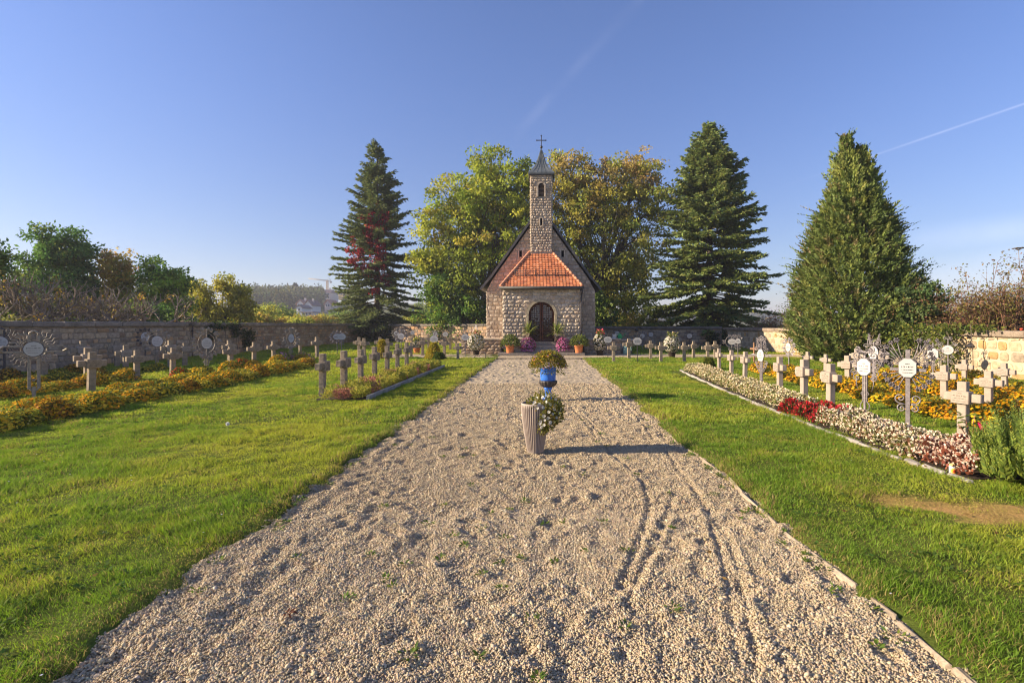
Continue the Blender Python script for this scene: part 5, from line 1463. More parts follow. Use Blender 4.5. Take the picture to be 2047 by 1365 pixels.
c = mixcol(n, [(0.38, 0.36, 0.04), (0.24, 0.27, 0.035), (0.44, 0.37, 0.06)], None, .25, rk)
c = np.where((p2 > .66)[:, None], mixcol(n, [(0.36, 0.12, 0.10), (0.46, 0.20, 0.17), (0.24, 0.14, 0.06)], None, .25, rk), c)
tag(npmesh('ground_cover', V, F, M['leaf'], col=c), 'low yellow-green and reddish ground cover in the kerbed left bed', 'ground cover', kind='stuff')
def small_flower(name, x, y, z, dims, pal_l, pal_f, nl, nf, label, cat, R=.02, L=.05, W=.012, group=None):
    r = empty(name, (x, y, z), 0, label, cat, group)
    V, F, c = foliage(nl, rf, dims, L, W, pal_l); npmesh('foliage', V, F, M['leaf'], col=c, parent=r)
    if nf: V, F, c = blossoms(nf, rf, dims, R, pal_f, lo=.05); npmesh('blossoms', V, F, M['petal'], col=c, parent=r)
    return r
PINK = [(0.62, 0.10, 0.36), (0.70, 0.22, 0.46), (0.52, 0.06, 0.25)]
small_flower('heather', -4.0, 14.2, .05, (.22, .3, .2), GREEN_D, PINK, 200, 90, 'magenta heather clump beside the kerb in the left bed', 'heather')
small_flower('heather', -4.55, 13.3, .05, (.16, .2, .14), GREEN_D, [(0.45, .18, .42)], 120, 40, 'pale violet heather clump between kerbed bed and stone crosses', 'heather')
small_flower('heather', -4.3, 11.1, .05, (.3, .35, .18), [(0.20, .20, .04), (.26, .25, .04), (.14, .09, .04)], [(0.40, .16, .16), (.30, .12, .09)], 320, 26, 'reddish heather clump at the near end of the kerbed left bed', 'heather')
small_flower('pink_flowers', *at(565, 714, 22.5)[:1], 22.5, 0, (.45, .5, .4), [(0.10, .14, .03), (.2, .2, .04)], [(0.80, 0.22, 0.42), (0.85, 0.35, 0.5)], 300, 70, 'bright pink flowers at the foot of the slender wreath cross', 'flowers', R=.05, L=.16, W=.012)
small_flower('pink_flowers', *at(605, 714, 22.9)[:1], 22.9, 0, (.5, .5, .36), [(0.10, .14, .03), (.2, .2, .04)], [(0.80, 0.24, 0.34), (0.85, 0.4, 0.45)], 300, 50, 'coral pink flowers before the two pale crosses by the left wall', 'flowers', R=.05, L=.16, W=.012)

# golden dwarf shrubs
def gold_shrub(px, base, w_, h, label, pal):
    x, y = G(px, base); r = empty('golden_shrub', (x, y, 0), 0, label, 'shrub')
    n = 1500; t = rf.random(n) ** 1.25; a = rf.uniform(0, 2 * PI, n); rad = w_ / 2 * (1 - t) ** .7 * (.5 + .5 * rf.random(n) ** .5) + .03
    C = np.stack([np.cos(a) * rad, np.sin(a) * rad, t * h], 1); D = unit(np.stack([np.cos(a), np.sin(a), 1.1 * np.ones(n)], 1) + rand_dirs(n, rf) * .5)
    V, F = leaf_quads(C, D, rand_dirs(n, rf), rf.uniform(.08, .16, n), rf.uniform(.015, .03, n)); npmesh('foliage', V, F, M['leaf'], col=mixcol(n, pal, None, .25, rf), parent=r)
    mb = MB(); mb.tube([(0, 0, 0), (0, 0, h * .8)], [.03, .01], 5, (1.2, 1, .8)); mb.build('stem', M['bark'], r)
GOLD = [(0.50, 0.36, 0.03), (0.42, 0.34, 0.04), (0.30, 0.28, 0.04)]
gold_shrub(763, 718, .55, .85, 'golden yellow dwarf conifer among the crosses left of the chapel', GOLD)
gold_shrub(867, 719, .75, .74, 'broad conical golden shrub under the thin octagonal-plaque cross', GOLD)
gold_shrub(878, 720, .5, .3, 'low dark green shrub at the foot of the conical golden shrub', GREEN_D)
gold_shrub(1417, 738, .3, .36, 'tiny olive-green conifer at the far corner of the begonia bed', GREEN_Y)

# dwarf conifer at the right edge: upright fans of scale leaves
rc2 = np.random.default_rng(404)
cx_, cy_ = 4.93, 4.98
dc = empty('dwarf_conifer', (cx_, cy_, 0), 0, 'bright green dwarf conifer with upright fans at the right end of the begonias', 'conifer')
Vs, Fs, Cs, off = [], [], [], 0
for i in range(820):
    a = rc2.uniform(0, 2 * PI); rr = .60 * math.sqrt(rc2.random()); h = (.68 - .5 * rr * rr / .36 * .62) * rc2.uniform(.62, 1.1) * (1.18 if rc2.random() < .12 else 1)
    base = np.array([rr * math.cos(a) * .75, rr * math.sin(a) * .75, .02 + rc2.uniform(0, .2)]); out = np.array([math.cos(a) * .28, math.sin(a) * .28, 1.0]); out /= np.linalg.norm(out)
    tz = max(.12, h - base[2]); fa = rc2.uniform(0, PI); side = np.array([math.cos(fa), math.sin(fa), 0])
    m = int(16 + tz * 40); s_ = np.linspace(.15, 1, m)
    P = base + out * (s_ * tz)[:, None]
    sg = np.where(np.arange(m) % 2, 1.0, -1.0)[:, None]
    D = unit(out + side * sg * .75 + rc2.normal(0, .15, (m, 3)))
    l = .085 * (1.15 - .75 * s_) * rc2.uniform(.8, 1.2, m)
    V, F = leaf_quads(P, D, np.tile(side, (m, 1)) + rc2.normal(0, .2, (m, 3)), l, l * .17)
    Vs.append(V); Fs.append(F + off); off += len(V)
    Cs.append(mixcol(m, [(0.19, 0.25, 0.035), (0.135, 0.19, 0.03), (0.10, 0.15, 0.03), (0.26, 0.30, 0.05)], None, .2, rc2))
npmesh('foliage', np.concatenate(Vs), np.concatenate(Fs), M['needle'], col=np.concatenate(Cs), parent=dc)
# amaranth beside the near cross
ax_, ay_ = at(1945, 868, 6.6)[0], 6.6
am = empty('amaranth', (ax_, ay_, 0), 0, 'leafy plant with hanging crimson tassels beside the nearest right cross', 'amaranth')
mb = MB()
for (dx, h) in ((-.12, .36), (0, .42), (.1, .38), (-.22, .3)): mb.tube([(0, 0, 0), (dx * .6, 0, h * .7), (dx, -.03, h)], [.008, .006, .004], 5, (.3, .12, .08))
mb.build('stems', M['paint'], am)
n = 46; a = rf.uniform(0, 2 * PI, n); C = np.stack([rf.uniform(-.3, .15, n), rf.uniform(-.1, .1, n), rf.uniform(.2, .42, n)], 1)
V, F = leaf_quads(C, unit(np.stack([np.cos(a), np.sin(a) * .7, .25 * np.ones(n)], 1)), np.stack([-np.sin(a), np.cos(a), 0 * a], 1), rf.uniform(.1, .18, n), rf.uniform(.022, .035, n)); npmesh('leaves', V, F, M['leaf'], col=mixcol(n, [(.2, .24, .04), (.14, .19, .03)], None, .2, rf), parent=am)
for (dx, z0_, l) in ((.02, .33, .2), (.12, .34, .24), (.07, .3, .13)):
    mb = MB(); mb.tube([(dx, -.06, z0_), (dx + .02, -.1, z0_ - l * .4), (dx + .035, -.1, z0_ - l)], [.012, .026, .006], 7, (.55, .01, .09)); mb.build('tassel', M['petal'], am)
# grave candle
gx_, gy_ = G(1904, 951)
gc = empty('grave_candle', (gx_, gy_, .0), 0, 'small grave candle with red and yellow picture on the bed edging', 'candle')
mb = MB(); mb.lathe([(.026, .01), (.03, .02), (.031, .105), (.027, .112)], 20); mb.build('glass', solid('candle_glass', (.66, .66, .62), .25, attr=False, n1=(20, .9, 1.05), spec=.6), gc)
m_, nt_, N_, L_ = new_mat('candle_picture'); o_ = N_.new('ShaderNodeOutputMaterial'); b_n = N_.new('ShaderNodeBsdfPrincipled'); L_.new(b_n.outputs[0], o_.inputs[0])
a_n = N_.new('ShaderNodeAttribute'); a_n.attribute_name = 'col'; L_.new(a_n.outputs['Color'], b_n.inputs['Base Color']); b_n.inputs['Roughness'].default_value = .4
mb = MB()
for iz in range(8):
    for ia in range(12):
        a0, a1 = PI + ia * PI / 12, PI + (ia + 1) * PI / 12; z0_, z1_ = .028 + iz * .009, .028 + (iz + 1) * .009
        d = math.hypot((ia - 5.5) / 4.5, (iz - 2.8) / 3.2); col = (.5, .05, .02) if d < .5 else (.75, .34, .03) if d < .95 else (.75, .62, .25) if d < 1.25 else (.45, .55, .6)
        mb.add([(.0318 * math.cos(a0), .0318 * math.sin(a0), z0_), (.0318 * math.cos(a1), .0318 * math.sin(a1), z0_), (.0318 * math.cos(a1), .0318 * math.sin(a1), z1_), (.0318 * math.cos(a0), .0318 * math.sin(a0), z1_)], [(0, 1, 2, 3)], col)
mb.build('picture_label', m_, gc)
mb = MB(); mb.lathe([(.028, .108), (.029, .122), (.02, .132), (.004, .134)], 20, col=(.55, .42, .16)); mb.build('lid', M['paint'], gc)

# ================================================================ planters on the path
# tall fluted planter
px_, py_ = -.095, 6.45
tp = empty('tall_planter', (px_, py_, -.032), 0, 'tall fluted taupe planter with white petunias spilling over its right side', 'planter')
prof = [(.100, 0), (.104, .01), (.122, .1), (.140, .2), (.156, .3), (.170, .4), (.181, .5), (.186, .57), (.184, .62), (.179, .635), (.168, .635), (.166, .60), (.165, .585)]
def flute(k, z): return 1.0 if z > .60 else (1 - .12 * (1 if k % 4 in (0,) else .2 if k % 4 in (1, 3) else 0) * min(1, (z + .02) / .06))
mb = MB()
PR = []
for (a, b) in zip(prof[:-1], prof[1:]):
    PR += [(a[0] + (b[0] - a[0]) * t, a[1] + (b[1] - a[1]) * t) for t in ((0, .5) if a[1] < .5 else (0,))]
PR.append(prof[-1]); mb.lathe(PR, 152, mod=flute, smooth=False); mb.build('pot', M['taupe'], tp)
mb = MB(); mb.lathe([(.16, .58), (.158, .592), (.003, .60)], 24); mb.build('soil', M['soil'], tp)
pe = empty('petunia', (px_, py_, -.027), 0, 'trailing white petunias in the tall fluted planter', 'petunias')
rp = np.random.default_rng(55)
PG = [(0.19, 0.20, 0.03), (0.14, 0.16, 0.025), (0.25, 0.24, 0.04), (0.28, 0.21, 0.045)]
parts = []
for (n, c, d) in ((900, (.11, -.02, .58), (.23, .19, .20)), (760, (.21, -.08, .53), (.16, .16, .17)), (620, (.13, -.13, .44), (.15, .10, .16)), (260, (.09, -.16, .35), (.08, .06, .09))):
    P = rand_dirs(n, rp) * (.4 + .6 * rp.random((n, 1)) ** .6) * np.array(d) + np.array(c)
    D = unit(P - np.array([.1, 0, .5]) + rand_dirs(n, rp) * .14 + [0, 0, .06]); parts.append((P, D))
P = np.concatenate([p for p, _ in parts]); D = np.concatenate([d for _, d in parts]); n = len(P)
k = ~((np.hypot(P[:, 0], P[:, 1]) < .19) & (P[:, 2] < .56)); P, D = P[k], D[k]; n = len(P)
V, F = leaf_quads(P, D, rand_dirs(n, rp), rp.uniform(.028, .05, n), rp.uniform(.007, .012, n)); npmesh('foliage', V, F, M['leaf'], col=mixcol(n, PG, None, .25, rp), parent=pe)
fp = np.array([(.09, -.19, .73), (.02, -.12, .71), (.16, -.12, .735), (.20, -.1, .73), (.05, -.16, .64), (.10, -.2, .60), (.26, -.12, .69), (.30, -.08, .65), (.24, -.2, .58), (.17, -.23, .55), (.22, -.2, .52), (.11, -.24, .50), (.12, -.25, .45), (.07, -.24, .43), (.11, -.26, .395), (.19, -.23, .42), (.27, -.17, .47), (.30, -.14, .52), (.03, -.2, .59), (-.03, -.17, .62), (-.01, -.17, .66), (.06, -.23, .405), (.33, -.05, .55), (.14, -.2, .67), (.19, -.19, .64), (.08, -.24, .36), (.25, -.16, .62), (.16, -.22, .47)])
fn = unit(np.stack([(fp[:, 0] - .12) * 2.4, -np.ones(len(fp)), (fp[:, 2] - .5) * 1.6 + .2], 1) + rp.normal(0, .35, fp.shape))
V, F = flower_discs(fp, fn, rp.uniform(.017, .024, len(fp)), rp, 10, .35); c = np.repeat(np.full((len(fp), 3), (.82, .80, .74)), 10, axis=0)
V2, F2 = flower_discs(fp + fn * .001, fn, .0065, rp, 6, .2); c2 = np.repeat(np.full((len(fp), 3), (.55, .42, .10)), 6, axis=0)
npmesh('blossoms', np.concatenate([V, V2]), np.concatenate([F, F2 + len(V)]), M['petal'], col=np.concatenate([c, c2]), parent=pe)

# blue urn on a foot
ux, uy = .115, 10.88
ur = empty('blue_urn', (ux, uy, -.032), 0, 'blue glazed pedestal urn with dark gadrooned bowl on the gravel', 'urn')
mb = MB(); mb.bbox((0, 0, .02), (.26, .26, .04), .006); mb.lathe([(.115, .04), (.12, .055), (.10, .075), (.07, .10), (.062, .13), (.075, .15), (.088, .162), (.07, .172), (.066, .2), (.072, .235), (.092, .255), (.094, .275), (.08, .29)], 32); mb.build('foot', M['blue'], ur)
mb = MB(); mb.lathe([(.085, .285), (.125, .295), (.17, .33), (.198, .375), (.205, .405), (.198, .428), (.165, .437)], 80, mod=lambda k, z: 1 - .09 * (abs(math.sin(k * PI / 5))) * (1 if z < .42 else 0)); mb.build('bowl', M['bronze'], ur)
mb = MB(); mb.lathe([(.160, .432), (.166, .45), (.168, .52), (.172, .60), (.178, .67), (.186, .70), (.187, .715), (.172, .715), (.168, .69)], 40); mb.build('cup', M['blue'], ur)
mb = MB(); mb.lathe([(.166, .68), (.165, .69), (.002, .70)], 20); mb.build('soil', M['soil'], ur)
pa = empty('calibrachoa', (ux, uy, .655), 0, 'dome of orange and violet bedding flowers growing in the blue urn', 'flowers')
V, F, c = foliage(3600, rp, (.41, .41, .37), .05, .010, [(0.22, .23, .03), (.16, .17, .025), (.28, .25, .035), (.25, .16, .03)], z0=.02, shell=.5); npmesh('foliage', V, F, M['leaf'], col=c, parent=pa)
n = 130; P = np.stack([rp.uniform(-.34, .34, n), rp.uniform(-.3, .1, n), rp.uniform(-.10, .02, n)], 1); V, F = leaf_quads(P, unit(P * [1, 1, 0] + [0, 0, -.2]), rand_dirs(n, rp), .06, .010); npmesh('trailing_leaves', V, F, M['leaf'], col=mixcol(n, PG, None, .2, rp), parent=pa)
V, F, c = blossoms(150, rp, (.41, .41, .38), .02, [(0.80, .44, .03), (.82, .52, .06), (.74, .34, .03)], z0=.02, lo=.25, seg=8); npmesh('orange_blossoms', V, F, M['petal'], col=c, parent=pa)
V, F, c = blossoms(70, rp, (.42, .42, .37), .019, [(0.50, .20, .34), (.60, .36, .46), (.40, .12, .26), (.72, .62, .62)], z0=.02, lo=-.2, seg=8); npmesh('violet_blossoms', V, F, M['petal'], col=c, parent=pa)

# ================================================================ pots and flowers by the chapel steps
def pot(name, x, y, z, r, h, mat, label, prof=None):
    t = empty(name, (x, y, z), 0, label, 'flower pot')
    mb = MB(); mb.lathe(prof or [(r * .72, 0), (r * .74, .01), (r * .93, h * .82), (r * 1.0, h * .83), (r * 1.02, h * .99), (r * .9, h), (r * .88, h * .9)], 28); mb.build('pot', M[mat], t)
    mb = MB(); mb.lathe([(r * .87, h * .9), (r * .86, h * .92), (.002, h * .93)], 16); mb.build('soil', M['soil'], t)
    return t
for (px, lab) in ((1019.5, 'left'), (1157, 'right')):
    x, y = at(px, 0, 26.38)[0], 26.38
    pot('terracotta_pot', x, y, .14, .245, .42, 'terracotta', f'large terracotta pot on the {lab} end of the chapel steps')
    sh = small_flower('potted_shrub', x + .02, y, .50, (.52, .46, .60), [(0.15, .19, .03), (.08, .12, .025), (.17, .19, .04)], [(0.8, .7, .5)], 900, 12 if px > 1100 else 0, f'leafy green shrub growing in the {lab} terracotta pot', 'shrub', L=.11, W=.026)
for (px, y, lab, rr) in ((1055, 26.72, 'left', .36), (1126, 26.72, 'right', .32)):
    x = at(px, 0, y)[0]
    pot('planting_bowl', x, y, .33, .2, .2, 'soil', f'low dark planting bowl on the {lab} side of the chapel steps')
    small_flower('pink_asters', x, y, .40, (rr * 1.25, rr * 1.15, .56), [(0.10, .13, .03), (.14, .12, .04)], [(0.60, .13, .36), (.66, .26, .46), (.50, .08, .26), (.72, .45, .55)], 520, 480, f'round mound of pink asters on the {lab} side of the chapel door', 'asters', R=.035)
    tl = small_flower('aster_skirt', x, y, .22, (rr * 1.28, rr * 1.15, .3), [(0.12, .13, .03)], [(0.48, .09, .30), (.58, .2, .42)], 260, 260, f'lower skirt of pink asters hanging before the {lab} planting bowl', 'asters', R=.035)
def yucca(px, py, y, label):
    x, z = at(px, py, y)
    t = empty('yucca', (x, y, .70), 0, label, 'yucca')
    mb = MB(); mb.lathe([(.13, 0), (.16, .28), (.15, .3)], 16, col=(.09, .06, .045)); mb.tube([(0, 0, .28), (.02, 0, .5)], .03, 6, (.25, .2, .14)); mb.build('pot', M['paint'], t)
    Vs, Fs, off = [], [], 0
    for k in range(90):
        a = rf.uniform(0, 2 * PI); e = rf.uniform(-.2, 1.4); l = rf.uniform(.45, .78)
        d = np.array([math.cos(a) * math.cos(e), math.sin(a) * math.cos(e), math.sin(e)]); s_ = np.cross(d, [0, 0, 1.0]); s_ /= np.linalg.norm(s_) + 1e-6
        b = np.array([.01, 0, .5]); V = np.array([b - s_ * .02, b + s_ * .02, b + d * l * .6 + s_ * .026, b + d * l * .6 - s_ * .026, b + d * l + np.array([0, 0, -.12 * l]) + s_ * .004, b + d * l + np.array([0, 0, -.12 * l]) - s_ * .004])
        Vs.append(V); Fs.append(np.array([(0, 1, 2, 3), (3, 2, 4, 5)]) + off); off += 6
    F = np.concatenate(Fs); npmesh('leaves', np.concatenate(Vs), F, M['leaf'], col=mixcol(len(F), [(.22, .28, .05), (.16, .22, .04), (.28, .3, .08)], None, .2, rf), parent=t)
yucca(1057.5, 660, 26.98, 'spiky pale green yucca left of the chapel door')
yucca(1113.5, 658, 26.98, 'spiky pale green yucca right of the chapel door')
WHT = [(0.70, .63, .50), (.70, .66, .58), (.62, .55, .42)]
def mound(px, base, y, zc, r, rz_, top_pal, label, stand, canes=False, potcol='terracotta', npink=40):
    x = at(px, 0, y)[0]
    t = pot('flower_pot', x, y, 0, .2, max(.16, zc - rz_ * .8), potcol, f'{stand}')
    f = empty('white_begonias', (x, y, zc), 0, label, 'begonias')
    n = 900; d = rand_dirs(n, rf); P = d * (.5 + .5 * rf.random((n, 1))) * [r, r, rz_]; V, F = leaf_quads(P, unit(d + rand_dirs(n, rf) * .7), rand_dirs(n, rf), .085, .028); npmesh('foliage', V, F, M['leaf'], col=mixcol(n, [(.09, .12, .03), (.13, .15, .03), (.06, .07, .02)], None, .2, rf), parent=f)
    n = 520; d = rand_dirs(n, rf); V, F = flower_discs(d * [r, r, rz_] * 1.02, unit(d + rand_dirs(n, rf) * .4), rf.uniform(.028, .048, n), rf, 6); npmesh('blossoms', V, F, M['petal'], col=np.repeat(mixcol(n, WHT, None, .1, rf), 6, axis=0), parent=f)
    if npink:
        P = np.stack([rf.uniform(-.6 * r, .6 * r, npink), rf.uniform(-.3, .2, npink), rz_ + rf.uniform(0, .22, npink)], 1); V, F = flower_discs(P, unit(rand_dirs(npink, rf) + [0, -.6, .5]), .04, rf, 6); npmesh('top_blossoms', V, F, M['petal'], col=np.repeat(mixcol(npink, top_pal, None, .15, rf), 6, axis=0), parent=f)
        n = 90; P = np.stack([rf.uniform(-.6 * r, .6 * r, n), rf.uniform(-.3, .2, n), rz_ + rf.uniform(-.1, .15, n)], 1); V, F = leaf_quads(P, unit(rand_dirs(n, rf) + [0, 0, .5]), rand_dirs(n, rf), .1, .03); npmesh('top_leaves', V, F, M['leaf'], col=mixcol(n, GREEN_Y, None, .2, rf), parent=f)
    if canes:
        mb = MB()
        for (dx, dy) in ((-.32, 0), (.28, .05), (0, .3)): mb.tube([(dx, dy, .2), (0, 0, 1.62 - zc)], .014, 5, (.75, .7, .62))
        mb.build('canes', M['paint'], f)
mound(951.5, 700, 26.9, .68, .45, .46, [(0.75, .28, .25), (.78, .42, .36), (.7, .5, .2)], 'round mound of white begonias with pink top and white canes, left of the steps', 'flower pot hidden under the white mound left of the steps', True, potcol='soil')
mound(1199, 706, 26.6, .68, .34, .5, [(0.75, .06, .15), (.8, .16, .2), (.6, .1, .06)], 'white begonias topped with red geraniums before the right terrace', 'flower pot under the geranium-topped mound right of the steps', potcol='soil')
mound(1343, 716, 24.6, .66, .40, .42, [(0.8, .6, .3), (.7, .5, .3)], 'basket of white begonias in the row right of the chapel', 'terracotta pot carrying the white begonia basket on the right gravel', npink=16, potcol='soil')
mound(833, 706, 28.0, .52, .24, .24, [(0.8, .7, .2)], 'small pot of white flowers behind the left row of crosses', 'small terracotta pot with white flowers behind the left crosses', npink=14)
# stone water basin with cans
wb = empty('water_basin', (at(1245, 0, 28.2)[0], 28.2, 0), 0, 'low stone water basin with wide slab before the dark rear wall', 'basin')
mb = MB(); mb.bbox((0, 0, .36), (.95, .6, .72), .02, col=(.30, .25, .20), jit=.01); mb.bbox((.05, 0, .77), (1.15, .75, .1), .02, col=(.45, .38, .31)); mb.bbox((-.02, -.31, .42), (.34, .04, .3), .01, col=(.48, .42, .34)); mb.build('trough', M['stone'], wb)
mb = MB(); mb.bbox((.05, 0, .815), (.8, .45, .02), 0); mb.build('water', solid('still_water', (.03, .04, .045), .08, attr=False, n1=(5, .8, 1.1), spec=.8), wb)
def can(x, y, z, col, label, s=1.0, rz=0):
    t = empty('watering_can', (x, y, z), rz, label, 'watering can'); t.scale = (s,) * 3
    mb = MB(); mb.lathe([(.11, 0), (.12, .02), (.115, .2), (.10, .26), (.05, .29)], 18, col=col); mb.build('body', M['paint'], t)
    mb = MB(); mb.tube([(.1, 0, .06), (.2, 0, .16), (.33, 0, .31)], [.026, .018, .014], 8, col); mb.lathe([(.012, 0), (.035, .03), (.03, .035)], 10, (.33, 0, .3), col); mb.build('spout', M['paint'], t)
    mb = MB(); mb.tube([(-.10, 0, .08), (-.2, 0, .14), (-.17, 0, .28), (-.03, 0, .34), (.05, 0, .28)], .012, 6, col); mb.build('handle', M['paint'], t)
can(at(1239, 0, 28.1)[0], 28.1, .82, (.03, .33, .10), 'bright green watering can lying on the stone basin', 1.0, .2)
can(at(1253, 0, 27.7)[0], 27.7, 0, (.36, .55, .42), 'pale mint watering can standing on the gravel before the basin', 1.7, 2.2)
t = empty('white_bucket', (at(1228, 0, 28.1)[0], 28.1, .82), 0, 'white bucket standing on the stone basin', 'bucket')
mb = MB(); mb.lathe([(.1, 0), (.11, .01), (.14, .26), (.145, .27), (.13, .27), (.1, .03)], 20, col=(.72, .68, .64)); mb.build('pail', M['paint'], t)
mb = MB(); mb.tube([(.14 * math.cos(PI * k / 10), -.05, .26 + .1 * math.sin(PI * k / 10)) for k in range(11)], .006, 5, (.4, .4, .4)); mb.build('handle', M['iron'], t)
# bent iron hoop and rod
x, y = G(962, 717); t = empty('iron_hoop', (x, y, 0), 0, 'bent rusty iron hoop standing on the lawn edge left of the steps', 'hoop')
mb = MB(); mb.tube([(-.4, 0, .02), (-.28, .05, .16), (-.1, 0, .12), (-.02, 0, .28), (.08, 0, .32), (.17, 0, .26), (.2, 0, .12), (.2, 0, 0)], .025, 6, (1.2, 1, .8)); mb.build('bar', M['iron'], t)
t = empty('iron_rod', (-17.42, 24.9, 0), 0, 'thin iron rod rising against the left wall beside the ivy', 'rod')
mb = MB(); mb.tube([(0, 0, 0), (0, 0, 2.15)], .022, 6); mb.build('rod', M['iron_dark'], t)
for z in (.5, 1.3):
    mb = MB(); mb.bbox((-.03, 0, z), (.1, .05, .04), .004); mb.build('clamp', M['iron_dark'], t)
# ================================================================ trees
rt = np.random.default_rng(500)
def limb(mb, p0, p1, r0, r1, bend=.12, n=6, sides=7, col=(1, 1, 1)):
    p0, p1 = Vector(p0), Vector(p1); L_ = (p1 - p0).length
    off = Vector(rt.normal(0, bend * L_ * .5, 3)); pts = []
    for k in range(n + 1):
        t = k / n; pts.append(p0.lerp(p1, t) + off * math.sin(PI * t) + Vector(rt.normal(0, .008 * L_, 3)) * (0 < k < n))
    mb.tube(pts, [r0 + (r1 - r0) * k / n for k in range(n + 1)], sides, col)
    return pts

def broadleaf(name, x, y, h, lobes, label, pal, w, n_clump, per, leaf, trunk_r=.3, z0=0.0, group=None, density=1.0, clump_r=.8, limbs=True, forks=1, cat='tree', hang=.25, top_tint=None, base_z=0.0):
    """lobes: (dx, dy, z, rx, ry, rz) ellipsoids that make up the crown"""
    root = empty(name, (x, y, base_z), 0, label, cat, group)
    Ls = np.array(lobes, float); vol = Ls[:, 3] * Ls[:, 4] * Ls[:, 5]; pick = rt.choice(len(Ls), n_clump, p=vol ** .75 / np.sum(vol ** .75))
    d = rand_dirs(n_clump, rt); r = rt.random(n_clump) ** .42
    C = Ls[pick, :3] + d * r[:, None] * Ls[pick, 3:] * (0.86 + .28 * rt.random((n_clump, 1)))
    k = C[:, 2] > z0 + .1; C, d, r, pick = C[k], d[k], r[k], pick[k]
    # leaves
    n = len(C); size = rt.uniform(.55, 1.25, n) * clump_r
    m = np.maximum(8, (per * rt.uniform(.5, 1.4, n) * density)).astype(int); idx = np.repeat(np.arange(n), m); N_ = len(idx)
    q = rand_dirs(N_, rt) * (rt.random((N_, 1)) ** .5) * size[idx][:, None] * np.array([1, 1, .62])
    P = C[idx] + q
    D = unit(rand_dirs(N_, rt) + unit(q) * .6 + [0, 0, -hang])
    S = unit(rand_dirs(N_, rt) * .8 + np.array([0, 0, 0.0]))
    V, F = leaf_quads(P, D, S, leaf * rt.uniform(.6, 1.35, N_), leaf * .30 * rt.uniform(.7, 1.25, N_))
    cc = mixcol(n, pal, w, .18, rt)
    if top_tint is not None:
        zz = (C[:, 2] - C[:, 2].min()) / (C[:, 2].max() - C[:, 2].min()); mk = (rt.random(n) < (zz - top_tint[1]) * 2.2)[:, None]; cc = np.where(mk, mixcol(n, top_tint[0], None, .2, rt), cc)
    c = np.minimum(cc[idx] * np.array([1.62, 1.78, 1.6]) * (1 + rt.uniform(-.28, .28, (N_, 1))), .62)
    npmesh('crown', V, F, M['leaf'], col=c, parent=root)
    mb = MB()
    if limbs:
        fork = h * .24
        stems = []
        for f in range(forks):
            a = 2 * PI * f / forks + rt.uniform(0, 1); e = (math.cos(a) * .5 * (forks > 1) + rt.normal(0, .15), math.sin(a) * .4 * (forks > 1), fork * rt.uniform(.9, 1.2))
            limb(mb, (0, 0, -.3), e, trunk_r, trunk_r * .8, .05, 6, 10); stems.append(e)
        for i, l in enumerate(Ls):
            s_ = stems[i % len(stems)]; tgt = l[:3] + np.array([0, 0, -l[5] * .1])
            pts = limb(mb, s_, tgt, trunk_r * .55, trunk_r * .16, .14, 7, 7)
            mem = np.nonzero(pick == i)[0]; rt.shuffle(mem)
            for j in mem[:max(6, len(mem) // 3)]:
                b = pts[int(rt.integers(2, len(pts)))]
                limb(mb, b, C[j], trunk_r * .13, trunk_r * .03, .15, 4, 4)
    else:
        limb(mb, (0, 0, -.2), (0, 0, h * .6), trunk_r, trunk_r * .4, .04, 5, 6)
    mb.build('trunk', M['bark'], root)
    return root

OLIVE = [(0.13, 0.15, 0.022), (0.20, 0.19, 0.028), (0.09, 0.12, 0.02), (0.27, 0.22, 0.03), (0.24, 0.15, 0.03)]
# two big trees behind the chapel
broadleaf('walnut_tree', -5.6, 46.5, 18, [(-1.8, 0, 5, 4.2, 3.5, 3.6), (1.8, 1, 5.2, 4.4, 3.5, 3.8), (-2.6, 0, 9.0, 4.4, 3.8, 3.4), (2.6, 0, 9.6, 4.4, 4, 3.6), (-.8, 0, 13.0, 4.2, 3.6, 3.3), (2.6, 0, 13.6, 3.6, 3.2, 3.2), (.6, 0, 15.6, 2.6, 2.4, 2.2), (4.4, 0, 15.0, 2.0, 2, 1.9), (5.2, 0, 12.2, 2.1, 2, 2.2), (-5.0, 0, 7.5, 2.0, 2, 2.0), (-4.2, 0, 11.4, 1.9, 1.9, 1.6)],
          'large spreading yellow-green broadleaf tree behind the chapel, left of its tower', [(0.20, 0.215, 0.026), (0.25, 0.245, 0.03), (0.155, 0.18, 0.025), (0.30, 0.25, 0.032), (0.25, 0.19, 0.035)], [.36, .28, .2, .11, .05], 640, 78, .30, .42, group='tall broadleaf trees behind the chapel', clump_r=.95, z0=1.2)
broadleaf('walnut_tree', 5.4, 45.5, 18.5, [(-2.6, 0, 6, 3.6, 3.4, 3.4), (2.2, 0, 5, 3.2, 3, 3.0), (-2.6, 0, 10.4, 3.8, 3.5, 3.4), (2.4, 0, 9.8, 3.8, 3.5, 3.4), (-2.4, 0, 14.4, 3.2, 3, 2.6), (2.6, 0, 13.8, 3.7, 3.2, 3.0), (0, 0, 12.4, 3.2, 3, 2.6), (3.6, 0, 15.7, 2.3, 2, 1.7), (-3.6, 0, 16.2, 1.9, 1.8, 1.3), (.4, 0, 15.8, 1.8, 1.8, 1.5), (5.2, 0, 12.4, 2.0, 2, 1.9), (-4.7, 0, 13.4, 2.0, 1.8, 2.2)],
          'large thinning brownish broadleaf tree behind the chapel, right of its tower', [(0.21, 0.195, 0.034), (0.25, 0.205, 0.04), (0.16, 0.165, 0.03), (0.30, 0.235, 0.045), (0.26, 0.18, 0.045)], [.3, .28, .2, .12, .10], 640, 66, .28, .36, group='tall broadleaf trees behind the chapel', clump_r=.85, z0=1.0, forks=2, top_tint=([(0.29, .20, .06), (.26, .17, .06)], .66))
